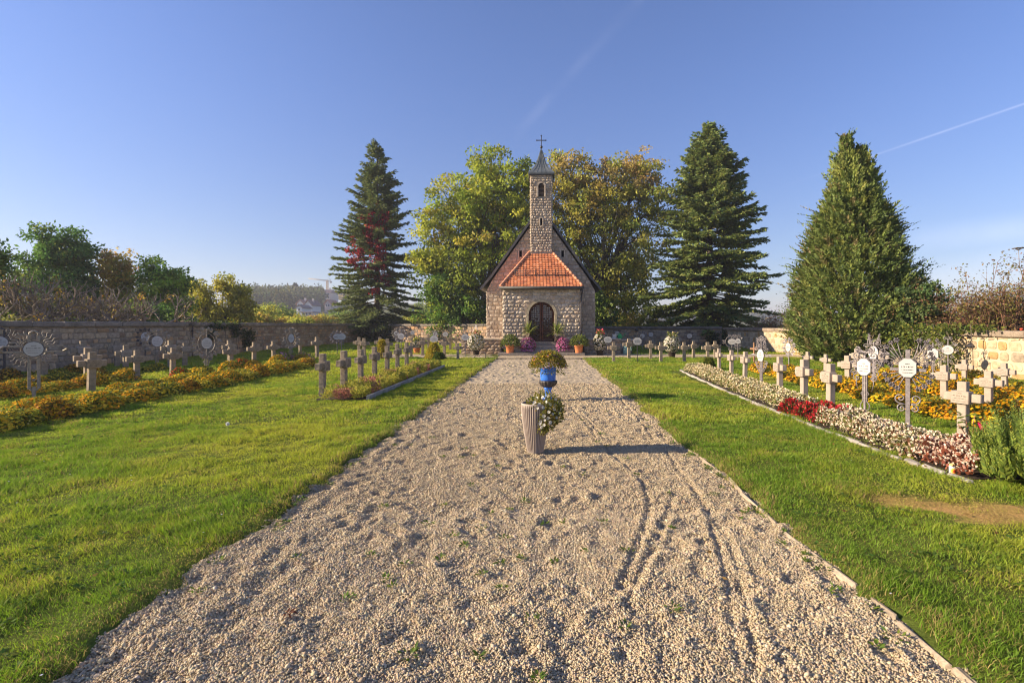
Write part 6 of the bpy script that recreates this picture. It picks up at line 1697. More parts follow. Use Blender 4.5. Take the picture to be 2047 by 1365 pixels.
broadleaf('walnut_tree', 8.6, 52, 11, [(0, 0, 4.5, 3.4, 3, 3.4), (1.5, 0, 8, 2.6, 2.5, 2.6), (-2, 0, 7.0, 2.4, 2.4, 2.4)], 'lower olive tree between the brown broadleaf tree and the right fir', OLIVE, None, 190, 60, .28, .2, clump_r=.85)
broadleaf('hazel_bush', -8.6, 44.6, 6, [(0, 0, 2.6, 2.7, 2, 2.6), (1.9, 0, 2.2, 2.2, 2, 2.2), (-.6, 0, 4.8, 1.7, 1.6, 1.6), (3.6, -.2, 1.9, 1.7, 1.5, 1.4)], 'dark green bushy understorey left of the chapel behind the wall', [(0.06, 0.105, 0.018), (.09, .14, .02), (.16, .18, .03)], [.5, .35, .15], 230, 60, .26, .12, clump_r=.7, cat='bush', forks=3)
broadleaf('hazel_bush', 4.6, 41.6, 5, [(0, 0, 2.2, 1.9, 1.6, 2.4), (-.8, 0, 3.6, 1.4, 1.4, 1.5)], 'dark green bush just right of the chapel behind the rear wall', [(0.055, 0.09, 0.018), (.08, .12, .02), (.13, .15, .03)], None, 120, 55, .24, .1, clump_r=.65, cat='bush', forks=3)
broadleaf('hazel_bush', 7.4, 43.5, 2.6, [(0, 0, 1.4, 2.2, 1.4, 1.2)], 'low yellow-green bush over the dark rear wall right of the chapel', [(0.24, .22, .04), (.17, .18, .03), (.3, .2, .05)], None, 80, 45, .2, .06, clump_r=.5, cat='bush', forks=3)
broadleaf('hazel_bush', 9.8, 44.0, 2.4, [(0, 0, 1.2, 1.8, 1.3, 1.1)], 'low bush under the right fir over the dark rear wall', [(0.2, .17, .04), (.14, .14, .03)], None, 60, 45, .2, .06, clump_r=.5, cat='bush', forks=3)

# trees beyond the left wall
DG = [(0.065, 0.115, 0.026), (0.085, 0.14, 0.026), (0.05, 0.085, 0.022), (0.15, .17, .03)]
broadleaf('maple_tree', at(118, 0, 31)[0], 31, 8.2, [(0, 0, 4.4, 2.0, 2, 2.4), (-.2, 0, 6.6, 1.6, 1.5, 1.5), (.8, 0, 5.8, 1.3, 1.3, 1.4), (-1.4, 0, 3.9, 1.1, 1.2, 1.8), (1.4, 0, 3.4, 1.1, 1.2, 2.0)], 'dense dark green round tree, tallest beyond the left wall', DG, [.4, .3, .2, .1], 300, 62, .2, .16, group='trees beyond the left wall', clump_r=.55)
broadleaf('maple_tree', at(232, 0, 33)[0], 33, 7.0, [(0, 0, 5.1, 1.35, 1.3, 1.2), (-.5, 0, 3.6, 1.3, 1.2, 1.4), (.6, 0, 3.8, 1.2, 1.2, 1.4), (-.2, 0, 6.0, .9, .9, .8)], 'orange-tinted autumn tree beyond the left wall', [(0.26, 0.22, 0.035), (.34, .21, .035), (.18, .18, .03)], None, 150, 52, .2, .13, group='trees beyond the left wall', clump_r=.5, top_tint=([(0.33, .20, .06), (.29, .165, .05), (.33, .24, .06)], .5))
broadleaf('maple_tree', at(325, 0, 32)[0], 32, 6.2, [(0, 0, 3.4, 1.4, 1.4, 1.6), (-.6, 0, 4.9, .9, 1.0, 1.0), (.6, 0, 4.5, .9, 1.0, 1.0), (1.0, 0, 2.6, 1.0, 1.1, 1.6), (-.8, 0, 2.4, 1.0, 1.1, 1.5)], 'fresh green round tree right of the orange tree, beyond the left wall', [(0.15, 0.22, 0.026), (.11, .165, .024), (.22, .26, .03), (.08, .12, .024)], None, 230, 58, .19, .13, group='trees beyond the left wall', clump_r=.5)
broadleaf('maple_tree', at(372, 0, 38)[0], 38, 5.6, [(0, 0, 3.0, 1.2, 1.1, 1.5), (0, 0, 4.4, .9, .9, 1.0)], 'slim dark tree at the right flank of the green round tree', DG, None, 100, 50, .2, .1, group='trees beyond the left wall', clump_r=.5)
YO = [(0.30, 0.25, 0.04), (.23, .20, .032), (.38, .29, .045), (.17, .16, .03)]
broadleaf('alder_tree', at(408, 0, 36)[0], 36, 5.0, [(0, 0, 2.6, 1.1, 1.1, 1.6), (-.2, 0, 4.2, .8, .8, .9)], 'yellow-olive tree, first of the pair before the distant hill', YO, None, 110, 48, .18, .1, group='olive tree pair beyond the left wall', clump_r=.45)
broadleaf('alder_tree', at(460, 0, 36)[0], 36, 5.4, [(0, 0, 2.6, 1.25, 1.2, 1.6), (-.3, 0, 4.5, .85, .8, .8), (.55, 0, 4.0, .8, .8, .9), (1.0, 0, 2.4, .9, .9, 1.2)], 'yellow-olive tree with two tops, nearer the distant hill', YO, None, 160, 50, .18, .11, group='olive tree pair beyond the left wall', clump_r=.45)
broadleaf('maple_tree', at(-30, 0, 21)[0], 21, 5.4, [(0, 0, 3.2, 1.0, 1.0, 1.4), (.2, 0, 4.5, .6, .7, .8)], 'dark tree cut off by the left edge of the view', DG, None, 120, 50, .17, .12, group='trees beyond the left wall', clump_r=.45)
broadleaf('elder_bush', at(40, 0, 26)[0], 26, 3.5, [(0, 0, 1.9, 1.8, 1.2, 1.5), (1.8, 0, 1.6, 1.6, 1.2, 1.2), (-1.8, 0, 1.8, 1.6, 1.2, 1.3)], 'dark undergrowth bush behind the bare fruit trees at far left', [(0.07, .075, .025), (.05, .06, .02), (.11, .08, .03)], None, 150, 50, .17, .08, cat='bush', clump_r=.45, forks=3)
broadleaf('elder_bush', at(170, 0, 28)[0], 28, 3.2, [(0, 0, 1.8, 2.4, 1.3, 1.2), (2.2, 0, 1.5, 1.8, 1.2, 1.1)], 'brownish undergrowth bush behind the bare pruned trees', [(0.09, .08, .028), (.06, .065, .022), (.13, .09, .035)], None, 150, 50, .17, .08, cat='bush', clump_r=.45, forks=3)
broadleaf('elder_bush', at(290, 0, 29.5)[0], 29.5, 3.0, [(0, 0, 1.8, 2.0, 1.3, 1.1), (1.8, 0, 1.6, 1.4, 1.1, 1.1)], 'dark green undergrowth bush below the fresh green round tree', DG, None, 130, 50, .17, .08, cat='bush', clump_r=.45, forks=3)
broadleaf('elder_bush', at(145, 0, 22)[0], 22, 2.0, [(0, 0, 1.55, 1.0, .6, .28)], 'bright lime-green shoots peeping over the left wall', [(0.24, .26, .04), (.3, .3, .05)], None, 40, 30, .13, .04, cat='bush', clump_r=.3, limbs=False)
broadleaf('elder_bush', at(15, 0, 20)[0], 20, 2.0, [(0, 0, 1.6, .9, .6, .35)], 'yellowish green shoots over the wall at the far left', [(0.24, .2, .05), (.18, .17, .04)], None, 40, 30, .13, .04, cat='bush', clump_r=.3, limbs=False)

# bare, hard-pruned fruit trees
def bare_tree(px, y, h, spread, label, seed, lean=0.0, leaves=10, main=5):
    r = np.random.default_rng(seed); x = at(px, 0, y)[0]
    t = empty('bare_fruit_tree', (x, y, 0), 0, label, 'fruit tree', 'bare pruned fruit trees beyond the left wall')
    mb = MB(); tips = []
    def grow(p, d, L_, rad, depth):
        q = p + d * L_; mid = p.lerp(q, .5) + Vector(r.normal(0, L_ * .08, 3))
        mb.tube([p, mid, q], [rad, rad * .85, rad * .65], 6 if depth < 2 else 4, tuple(np.array((1, 1, 1)) * r.uniform(.7, 1.3)))
        tips.append(q)
        if depth == 0: return
        for k in range(3 if depth > 1 else 4):
            nd = Vector(d) + Vector(r.normal(0, .55, 3)) + Vector((0, 0, .30)); nd.normalize()
            grow(p.lerp(q, r.uniform(.45, 1.0)), nd, L_ * r.uniform(.5, .85), rad * .55, depth - 1)
    top = Vector((lean, 0, h * .42)); mb.tube([(0, 0, -.2), (lean * .4, 0, h * .2), top], [.13, .11, .10], 8)
    for k in range(main):
        a = 2 * PI * k / main + r.uniform(-.4, .4); d = Vector((math.cos(a) * spread, math.sin(a) * spread * .6, .55)); d.normalize()
        grow(top * r.uniform(.7, 1.0), d, h * .37, .07, 3)
    mb.build('branches', M['twig'], t)
    if leaves:
        idx = r.integers(0, len(tips), leaves); C = np.repeat(np.array([tuple(tips[i]) for i in idx]), 12, axis=0) + r.normal(0, .1, (leaves * 12, 3)); n = len(C)
        V, F = leaf_quads(C, unit(r.normal(size=(n, 3)) + [0, 0, -.4]), r.normal(size=(n, 3)), .11, .035); npmesh('leaves', V, F, M['leaf'], col=mixcol(n, [(.40, .29, .03), (.28, .24, .04), (.36, .2, .03)], None, .2, r), parent=t)
bare_tree(75, 21.5, 3.9, 1.0, 'bare many-twigged fruit tree with a few yellow leaves at far left', 3, .2, 22, 7)
bare_tree(20, 20, 3.2, 1.0, 'bare fruit tree with curved boughs at the left edge', 5, -.2, 16, 6)
bare_tree(130, 22.5, 3.3, 1.0, 'bare brushy fruit tree between the two yellow-leaved ones', 8, .1, 6, 6)
bare_tree(243, 23.5, 3.5, .95, 'bare fruit tree with pale forked trunk below the orange tree', 12, -.1, 5, 5)
bare_tree(281, 24.5, 3.3, .95, 'leaning bare fruit tree in front of the fresh green tree', 19, .9, 8, 4)
bare_tree(188, 22.5, 2.7, .9, 'thin bare fruit tree sapling left of the pale forked trunk', 27, 0, 3, 4)

# ---------------------------------------------------------------- firs
def fir(name, x, y, h, prof, label, pal, seed, droop=.25, whorl=.42, twig=.5, nl=.30, nw=.030, red=None, lo=.6, skip=0.0, dens=1.0, cone=None):
    r = np.random.default_rng(seed); root = empty(name, (x, y, 0), 0, label, 'fir tree')
    mb = MB(); mb.tube([(r.normal(0, .03), r.normal(0, .03), h * k / 10 - .2) for k in range(11)], [.34 * (1 - k / 10.3) + .02 for k in range(11)], 9)
    Ps, Ds, Ss, Ls = [], [], [], []
    z = lo
    while z < h - .15:
        t = z / h; R_ = np.interp(t, [p[0] for p in prof], [p[1] for p in prof])
        nb = int(r.integers(6, 9)) if t < .85 else int(r.integers(4, 6)); a0 = r.uniform(0, 2 * PI)
        for k in range(nb):
            if r.random() < skip: continue
            a = a0 + 2 * PI * k / nb + r.normal(0, .18); L_ = R_ * r.uniform(.68, 1.12)
            if L_ < .12: L_ = .12
            e0 = np.interp(t, [0, .35, .8, 1], [-.22, .02, .5, 1.0]) + r.normal(0, .08)
            dh = np.array([math.cos(a), math.sin(a), 0]); n = max(4, int(L_ / .125)); s_ = np.linspace(0, 1, n + 1)[1:]
            dr = droop * (1 - t)
            zz = L_ * (np.sin(e0) * s_ - dr * s_ ** 1.6 + dr * .75 * np.maximum(s_ - .55, 0) ** 1.3 * 2)
            B = np.array([0, 0, z + r.normal(0, .24)]) + dh * (L_ * s_ * math.cos(e0))[:, None]; B[:, 2] += zz
            mb.tube([(0, 0, z)] + [tuple(B[i]) for i in range(0, n, max(1, n // 5))] + [tuple(B[-1])], [.035 * (L_ / 3 + .3) * (1 - .8 * q / 7) for q in range(len(range(0, n, max(1, n // 5))) + 2)], 4)
            sd = np.array([-dh[1], dh[0], 0])
            for i in range(n):
                s = s_[i]
                if s < .16 + .1 * (1 - t): continue
                tl = twig * min(1.0, L_ / 2 + .15) * (1.12 - .72 * s) * r.uniform(.7, 1.2)
                for sg in (-1, 1):
                    d = unit(dh * .75 + sd * sg * r.uniform(.6, 1.1) + np.array([0, 0, r.normal(-.10, .14)]))
                    m = max(1, int(tl / .19 * dens)); u = (np.arange(m) + r.uniform(.1, .4)) / m
                    P = B[i] + d * (u * tl)[:, None] + np.array([0, 0, -.10]) * (u ** 2)[:, None]
                    for q in range(3):
                        Ps.append(P + r.normal(0, .02, P.shape)); Ds.append(unit(d + sd * sg * r.uniform(-.55, .75) + r.normal(0, .22, P.shape) + np.array([0, 0, .05 if q else -.12])))
                        Ls.append(np.full(m, nl * r.uniform(.75, 1.2)))
                Ps.append(B[i:i + 1]); Ds.append(unit(dh + r.normal(0, .25, (1, 3)) + [0, 0, .15])); Ls.append(np.array([nl * 1.1]))
        z += whorl * r.uniform(.75, 1.2) * (.62 + .5 * (1 - t))
    # leader
    for k in range(10): Ps.append(np.array([[0, 0, h - .55 + k * .05]])); Ds.append(unit(r.normal(0, .3, (1, 3)) + [0, 0, 1])); Ls.append(np.array([.22]))
    P = np.concatenate(Ps); D = np.concatenate(Ds); Lg = np.concatenate(Ls); n = len(P)
    V, F = leaf_quads(P, D, r.normal(size=(n, 3)) + np.array([0, 0, .0]), Lg, nw * r.uniform(.8, 1.4, n), .3)
    c = mixcol(n, pal, None, .28, r) * 1.45
    npmesh('crown', V, F, M['needle'], col=c, parent=root)
    mb.build('trunk', M['bark'], root)
    return root
FPAL = [(0.10, 0.135, 0.045), (0.13, 0.16, 0.048), (0.08, 0.105, 0.04), (0.16, 0.175, 0.055)]
fir('fir_tree', at(754, 0, 48.8)[0], 48.8, 19.4, [(0, 4.2), (.1, 4.4), (.22, 4.5), (.4, 3.9), (.6, 3.2), (.8, 1.9), (.92, 1.0), (1, .12)], 'tall dark fir overgrown with red creeper, left of the broadleaf trees', FPAL, 71, droop=.30, whorl=.46, twig=.72, nl=.36, nw=.052, skip=.10, dens=1.0)
fir('fir_tree', at(1418, 0, 42.0)[0], 42.0, 18.4, [(0, 5.0), (.1, 5.4), (.22, 5.3), (.4, 4.6), (.6, 3.6), (.8, 2.35), (.92, 1.3), (1, .2)], 'tall full green fir behind the right rear wall', [(0.12, 0.165, 0.045), (0.16, 0.20, 0.048), (0.09, 0.125, 0.04), (0.20, 0.21, 0.055)], 72, droop=.26, whorl=.36, twig=.78, nl=.36, nw=.056, skip=.0, dens=1.1)
# red creeper climbing the left fir
r = np.random.default_rng(909); FX, FY = at(754, 0, 48.8)[0], 48.8
cr = empty('red_creeper', (FX, FY, 0), 0, 'crimson creeper hanging in the middle of the left fir', 'creeper')
Ps, mb = [], MB()
for (px, y0_, y1_, n, dy) in ((752, 418, 470, 170, -1.5), (742, 425, 452, 60, -2.2), (765, 425, 470, 120, -1.9), (747, 470, 520, 210, -1.7), (763, 482, 530, 240, -2.4), (735, 450, 500, 110, -2.0), (716, 495, 525, 120, -3.0), (722, 515, 545, 60, -2.8), (756, 520, 560, 200, -1.4), (735, 528, 556, 90, -2.6), (708, 518, 530, 40, -3.2), (773, 530, 545, 40, -2.4), (760, 545, 575, 110, -1.6), (748, 575, 590, 60, -3.0), (700, 470, 500, 16, -3.0), (730, 430, 440, 20, -2.5), (756, 400, 415, 30, -1.2), (690, 495, 505, 14, -3.0), (752, 440, 560, 260, -1.0)):
    y = FY + dy; x, z1_ = at(px, y0_, y); z0_ = at(px, y1_, y)[1]
    for j in range(max(1, n // 22)):
        xj = x + r.normal(0, .33); P = np.stack([xj + r.normal(0, .10, 44), y + r.normal(0, .18, 44), r.uniform(z0_ + r.uniform(0, .5) * (z1_ - z0_), z1_, 44)], 1); Ps.append(P)
        mb.tube([(xj - FX, y - FY, z0_ + .1), (xj - FX + .05, y - FY, (z0_ + z1_) / 2), (xj - FX, y - FY + .05, z1_)], .012, 4, (.9, .6, .5))
P = np.concatenate(Ps) - np.array([FX, FY, 0]); n = len(P)
V, F = leaf_quads(P, unit(r.normal(size=(n, 3)) + [0, -.2, -.9]), r.normal(size=(n, 3)), .2 * r.uniform(.6, 1.3, n), .075)
npmesh('leaves', V, F, M['leaf'], col=mixcol(n, [(0.44, 0.035, 0.05), (0.32, 0.02, 0.035), (0.52, 0.08, 0.06), (.2, .02, .04)], None, .25, r), parent=cr); mb.build('stems', M['bark'], cr)
# ivy masses on the walls
def ivy(name, pts, n, pal, label, L_=.14, seed=1, w=.05):
    """pts: (x, y, z, rx, ry, rz) clumps of wall-hugging leaves"""
    r = np.random.default_rng(seed); root = empty(name, (pts[0][0], pts[0][1], 0), 0, label, 'ivy')
    A = np.array(pts, float); k = r.choice(len(A), n, p=(A[:, 3] * A[:, 5] + A[:, 4] * A[:, 5]) / np.sum(A[:, 3] * A[:, 5] + A[:, 4] * A[:, 5]))
    P = A[k, :3] + r.uniform(-1, 1, (n, 3)) * A[k, 3:] * (.6 + .4 * r.random((n, 1))) - np.array([pts[0][0], pts[0][1], 0]); P[:, 2] = np.maximum(P[:, 2], .04)
    V, F = leaf_quads(P, unit(r.normal(size=(n, 3)) + [0, -.3, -.5]), r.normal(size=(n, 3)), L_ * r.uniform(.6, 1.3, n), w * r.uniform(.7, 1.2, n)); npmesh('leaves', V, F, M['leaf'], col=mixcol(n, pal, None, .25, r), parent=root)
    mb = MB()
    for (x, y, z, a, b, c_) in pts:
        for q in range(3): xx = x - pts[0][0] + r.uniform(-a, a) * .7; yy = y - pts[0][1] + r.uniform(-b, b) * .7; mb.tube([(xx, yy, .0), (xx + r.normal(0, .1), yy, z * .5), (xx + r.normal(0, .15), yy, z + c_ * .6)], .012, 4)
    mb.build('stems', M['bark'], root)
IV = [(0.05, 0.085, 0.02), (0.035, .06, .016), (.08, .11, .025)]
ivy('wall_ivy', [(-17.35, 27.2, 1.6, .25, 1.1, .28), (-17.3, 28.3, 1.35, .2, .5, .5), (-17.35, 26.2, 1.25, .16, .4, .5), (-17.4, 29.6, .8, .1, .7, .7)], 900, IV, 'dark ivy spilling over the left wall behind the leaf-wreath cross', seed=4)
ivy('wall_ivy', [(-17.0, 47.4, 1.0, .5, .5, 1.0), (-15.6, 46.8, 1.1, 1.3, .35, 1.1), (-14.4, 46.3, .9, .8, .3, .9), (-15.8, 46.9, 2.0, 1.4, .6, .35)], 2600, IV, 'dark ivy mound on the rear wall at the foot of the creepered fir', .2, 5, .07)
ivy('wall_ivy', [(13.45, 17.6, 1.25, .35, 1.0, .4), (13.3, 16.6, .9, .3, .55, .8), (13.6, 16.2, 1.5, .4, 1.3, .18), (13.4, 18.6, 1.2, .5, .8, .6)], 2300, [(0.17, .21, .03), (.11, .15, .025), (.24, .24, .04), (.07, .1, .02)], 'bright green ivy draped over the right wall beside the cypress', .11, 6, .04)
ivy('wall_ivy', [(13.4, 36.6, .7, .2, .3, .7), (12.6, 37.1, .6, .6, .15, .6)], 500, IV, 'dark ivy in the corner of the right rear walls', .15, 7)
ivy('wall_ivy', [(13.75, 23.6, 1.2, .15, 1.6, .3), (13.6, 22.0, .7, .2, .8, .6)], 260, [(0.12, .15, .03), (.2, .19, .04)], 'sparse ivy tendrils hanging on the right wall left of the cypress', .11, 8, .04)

# ---------------------------------------------------------------- cypress inside the right wall
r = np.random.default_rng(1313); cyx, cyy, H_ = 13.4, 21.6, 9.45
cp = empty('cypress_tree', (cyx, cyy, 0), 0, 'big dense conical cypress with two tops by the right wall', 'cypress')
Ps, Ds, Ls, Cs = [], [], [], []
pz = [0, .06, .14, .25, .4, .55, .7, .82, .92, 1.0]; pr = [1.5, 2.0, 2.3, 2.35, 1.98, 1.5, .92, .40, .13, .02]
def sprays(ns, tops):
    for i in range(ns):
        tx, hh = tops[int(r.integers(len(tops)))]
        t = r.random() ** 1.25; z = t * hh; R_ = np.interp(t, pz, pr) * (1.0 if len(tops) > 1 else 1)
        if z > 5.5: R_ = min(R_, 1.0 + (hh - z) * .2)
        a = r.uniform(0, 2 * PI); lump = .74 + .50 * vnoise(np.array([a * 2.2 + z * .25]), np.array([z * 1.0]), 33)[0] + .1 * (vnoise(np.array([a * 6.0]), np.array([z * 2.8]), 34)[0] - .5)
        rr = R_ * lump * (1 - .34 * r.random() ** 1.7)
        c = np.array([tx * max(0, (t - .45)) * 1.8 + rr * math.cos(a), rr * math.sin(a), z])
        o = np.array([math.cos(a), math.sin(a), r.uniform(.5, 1.7) + .9 * (t > .7)]); o /= np.linalg.norm(o); s_ = np.cross(o, [0, 0, 1.0]) + r.normal(0, .3, 3); s_ /= np.linalg.norm(s_)
        m = 13; L_ = r.uniform(.38, .75) * (1.9 if r.random() < .10 else 1) * (1 - .45 * max(0, t - .6) / .4); u = np.linspace(.05, 1, m)
        P = c + o * (u * L_)[:, None] + np.array([0, 0, -.22]) * (u ** 2 * L_)[:, None]; sg = np.where(np.arange(m) % 2, 1.0, -1.0)[:, None]
        D = unit(o + s_ * sg * .7 + r.normal(0, .2, (m, 3)) + [0, 0, -.1])
        Ps.append(P); Ds.append(D); Ls.append((.23 - .13 * u) * r.uniform(.8, 1.25, m))
        base = np.array([(0.10, 0.135, 0.032), (0.13, 0.155, 0.036), (0.075, 0.105, 0.028), (0.165, 0.135, 0.055)][r.choice(4, p=[.4, .28, .2, .12])]); Cs.append(np.tile(base * r.uniform(.8, 1.2), (m, 1)) * (1 + r.uniform(-.18, .18, (m, 1))))
sprays(5400, [(-.30, H_ + .1), (.34, H_ - .35)])
# feathery plumes that stand out from the mass
for i in range(620):
    t = .9 * r.random() ** 1.15; z = t * H_; R_ = np.interp(t, pz, pr); a = r.uniform(0, 2 * PI); Lp = r.uniform(.7, 1.45) * (1 - .5 * t); tone = np.array((0.15, 0.18, 0.042)) * r.uniform(.75, 1.3) * np.array((r.uniform(.9, 1.25), 1, 1))
    o = np.array([math.cos(a), math.sin(a), r.uniform(.45, 1.6)]); o /= np.linalg.norm(o); b0 = np.array([(.5 if r.random() < .5 else -.5) * max(0, t - .45) * 1.1 + R_ * .62 * math.cos(a), R_ * .62 * math.sin(a), z])
    m = 64; u = r.random(m) ** .8; w_ = (.22 * (1 - u) + .03); P = b0 + o * (u * Lp)[:, None] + np.array([0, 0, .16]) * (u ** 2 * Lp)[:, None] + r.normal(0, 1, (m, 3)) * w_[:, None] * .5
    Ps.append(P); Ds.append(unit(o + r.normal(0, .42, (m, 3)) + [0, 0, .15])); Ls.append((.24 - .12 * u) * r.uniform(.7, 1.2, m)); Cs.append(np.tile(tone, (m, 1)) * (1 + r.uniform(-.2, .2, (m, 1))))
P = np.concatenate(Ps); D = np.concatenate(Ds); Lg = np.concatenate(Ls); n = len(P)
V, F = leaf_quads(P, D, r.normal(size=(n, 3)), Lg, Lg * .19, .3); npmesh('crown', V, F, M['needle'], col=np.concatenate(Cs) * 1.55, parent=cp)
mb = MB()
for (tx, hh) in ((-.5, H_ - .3), (.55, H_ - .5)): mb.tube([(0, 0, -.1), (tx * .3, 0, hh * .4), (tx * .8, 0, hh * .75), (tx, 0, hh)], [.28, .2, .1, .015], 8)
for i in range(150):
    z = r.uniform(.6, 8.0); a = r.uniform(0, 2 * PI); q = np.interp(z / H_, pz, pr) * .8; mb.tube([(0, 0, z), (q * .5 * math.cos(a), q * .5 * math.sin(a), z + .1), (q * math.cos(a), q * math.sin(a), z + .35)], [.05, .03, .012], 4)
mb.build('trunk', M['bark'], cp)
broadleaf('juniper_bush', 14.1, 18.9, 3.2, [(0, 0, 1.5, .8, .9, 1.5), (.5, 0, 2.3, .5, .6, .9)], 'dark juniper bush filling the gap right of the cypress', [(0.05, .075, .03), (.07, .10, .035), (.09, .12, .04)], None, 130, 60, .14, .06, cat='bush', clump_r=.35)

# brambles and rose shrubs beyond the right wall
def bramble(name, px, y, w_, h, n_st, n_lf, label, pal, seed, tall=0):
    n_lf = int(n_lf * 1.9)
    r = np.random.default_rng(seed); x = at(px, 0, y)[0]; t = empty(name, (x, y, 0), 0, label, 'shrub', 'thorny shrubs beyond the right wall'); mb = MB(); P = []
    for i in range(n_st):
        b = Vector((r.uniform(-w_, w_), r.uniform(-.6, .6), r.uniform(.3, 1.2))); hh = h * r.uniform(.55, 1.05); dx = r.normal(0, .55)
        if i < tall: hh = h * r.uniform(1.0, 1.4); dx = r.normal(0, .2)
        pts = [b, b + Vector((dx * .4, r.normal(0, .1), (hh - b.z) * .6)), b + Vector((dx, r.normal(0, .2), (hh - b.z))), b + Vector((dx * 1.8, r.normal(0, .3), (hh - b.z) * (1.08 if i < tall else .85)))]
        mb.tube(pts, [.014, .011, .008, .004], 4, tuple(np.array((.75, .5, .42)) * r.uniform(.6, 1.3)))
        for k in range(5):
            q = pts[1].lerp(pts[2], r.random()); e = q + Vector(r.normal(0, .3, 3)); mb.tube([q, e], [.006, .003], 3, (.7, .5, .4)); P.append(tuple(e))
        P.append(tuple(pts[3])); P.append(tuple(pts[2]))
    mb.build('stems', M['twig'], t)
    A = np.array(P); k = r.integers(0, len(A), n_lf); C = A[k] + r.normal(0, .11, (n_lf, 3)); V, F = leaf_quads(C, unit(r.normal(size=(n_lf, 3)) + [0, 0, -.2]), r.normal(size=(n_lf, 3)), .085 * r.uniform(.6, 1.3, n_lf), .028); npmesh('leaves', V, F, M['leaf'], col=mixcol(n_lf, pal, None, .25, r), parent=t)
BRP = [(0.24, 0.18, 0.05), (0.19, .19, .04), (.30, .20, .07), (.30, .15, .08), (.24, .24, .05)]
bramble('rose_bush', 1915, 18.2, .9, 2.5, 90, 1500, 'tangled reddish rose bush behind the wall right of the cypress', BRP, 21, 4)
bramble('rose_bush', 1975, 17.6, .9, 2.7, 110, 1800, 'tangled reddish rose bush in the middle of the right shrubs', BRP, 22, 5)
bramble('rose_bush', 2035, 17.0, .9, 2.9, 110, 1900, 'tall leggy rose bush cut by the right edge', BRP, 23, 9)
bramble('rose_bush', 1560, 34, 1.3, 2.1, 70, 900, 'rusty red bramble over the right wall between fir and cypress', [(0.24, .13, .05), (.19, .15, .04), (.28, .12, .07)], 24, 4)
bramble('rose_bush', 1525, 36.5, 1.0, 1.9, 50, 700, 'olive bramble over the right wall next to the fir', BRP, 25, 1)
bramble('rose_bush', 1600, 30.5, .8, 2.6, 40, 500, 'thin leggy bramble at the left flank of the cypress', BRP, 26, 8)
x, y = 16.1, 16.9; xx = at(2036, 0, y)[0]
gh = empty('umbel_stalk', (xx, y, 0), 0, 'tall dry stalk with flat umbel head above the right shrubs', 'plant')
mb = MB(); mb.tube([(.35, 0, 1.2), (.2, 0, 3.0), (.03, 0, 3.6), (0, 0, 4.15)], [.016, .012, .01, .007], 5)
for k in range(16): a = k * 2.4; q = .03 + .008 * k; mb.tube([(0, 0, 4.12), (q * math.cos(a), q * math.sin(a), 4.19)], .004, 3); mb.bbox((q * math.cos(a), q * math.sin(a), 4.2), (.05, .05, .03), .006, col=(.4, .35, .25))
mb.build('stalk', M['twig'], gh)
n = 60; C = np.concatenate([r.normal(0, 1, (30, 3)) * [.12, .1, .05] + [-.04, 0, 3.65], r.normal(0, 1, (30, 3)) * [.13, .1, .05] + [-.5, 0, 3.35]]); V, F = leaf_quads(C, unit(r.normal(size=(n, 3))), r.normal(size=(n, 3)), .09, .03); npmesh('leaves', V, F, M['leaf'], col=mixcol(n, BRP, None, .2, r), parent=gh)
mb = MB(); mb.lathe([(.003, -.04), (.035, -.025), (.045, .0), (.035, .03), (.006, .038)], 14, col=(.55, .06, .03)); o = mb.build('apple', M['paint']); o.location = (at(2042, 656, 15.4)[0], 15.4, 1.475)
tag(o, 'small red apple lying on the coping at the right edge', 'apple')
# lantern on the right wall
lx_, ly_ = 13.83, 16.15
t = empty('wall_lamp', (lx_, ly_, 1.03), PI / 2 * 0, 'scrolled iron lamp with dark bell shade fixed to the right wall', 'lamp')
mb = MB(); 
for sg in (-1, 1): scroll(mb, (0, .16), sg * .07, .2, .06, -PI / 2, 1.4, sg, .008)
mb.tube([(0, 0, .16), (0, 0, .0)], .01, 5); mb.tube([(0, 0, .16), (.1, 0, .13), (.2, 0, .12)], .009, 5); mb.build('bracket', M['iron_dark'], t)
mb = MB(); mb.lathe([(.004, .02), (.05, .0), (.1, -.05), (.15, -.11), (.155, -.12), (.14, -.115), (.09, -.06)], 20); mb.build('lamp_shade', M['iron_dark'], t)
t = empty('wall_lamp', (at(1273, 659, 37.9)[0], 37.9, 1.22), 0, 'small black lamp on the dark rear wall right of the chapel', 'lamp')
mb = MB(); mb.lathe([(.004, .1), (.1, .06), (.17, -.02), (.15, -.03)], 16); mb.build('lamp_shade', M['iron_dark'], t)
mb = MB(); mb.tube([(0, .25, .02), (0, .1, .12), (0, 0, .08)], .015, 5); mb.build('bracket', M['iron_dark'], t)

# ================================================================ beyond the walls
# shrubs and orchard trees in the valley
MID = [(530, 642, 606, 58, 3.4, 'yellow'), (560, 642, 610, 70, 3.8, 'green'), (590, 644, 624, 62, 2.6, 'yellow'), (545, 640, 600, 92, 4.5, 'green'), (615, 644, 628, 75, 2.8, 'gold'), (650, 644, 622, 66, 3.2, 'gold'), (672, 644, 618, 80, 4.2, 'green'), (500, 640, 612, 64, 3.2, 'green'), (632, 640, 630, 100, 3.0, 'green'), (690, 644, 610, 74, 4, 'green'), (845, 644, 600, 90, 4, 'green'), (830, 644, 622, 66, 2.6, 'yellow'), (515, 640, 620, 48, 1.8, 'gold'), (575, 643, 628, 50, 2.0, 'gold'), (605, 643, 632, 48, 1.6, 'yellow')]
MP = {'yellow': [(0.24, .22, .035), (.17, .18, .03), (.29, .24, .04)], 'green': [(0.12, .155, .03), (.09, .12, .028), (.17, .18, .035)], 'gold': [(0.30, .22, .035), (.22, .19, .035), (.27, .16, .04)]}
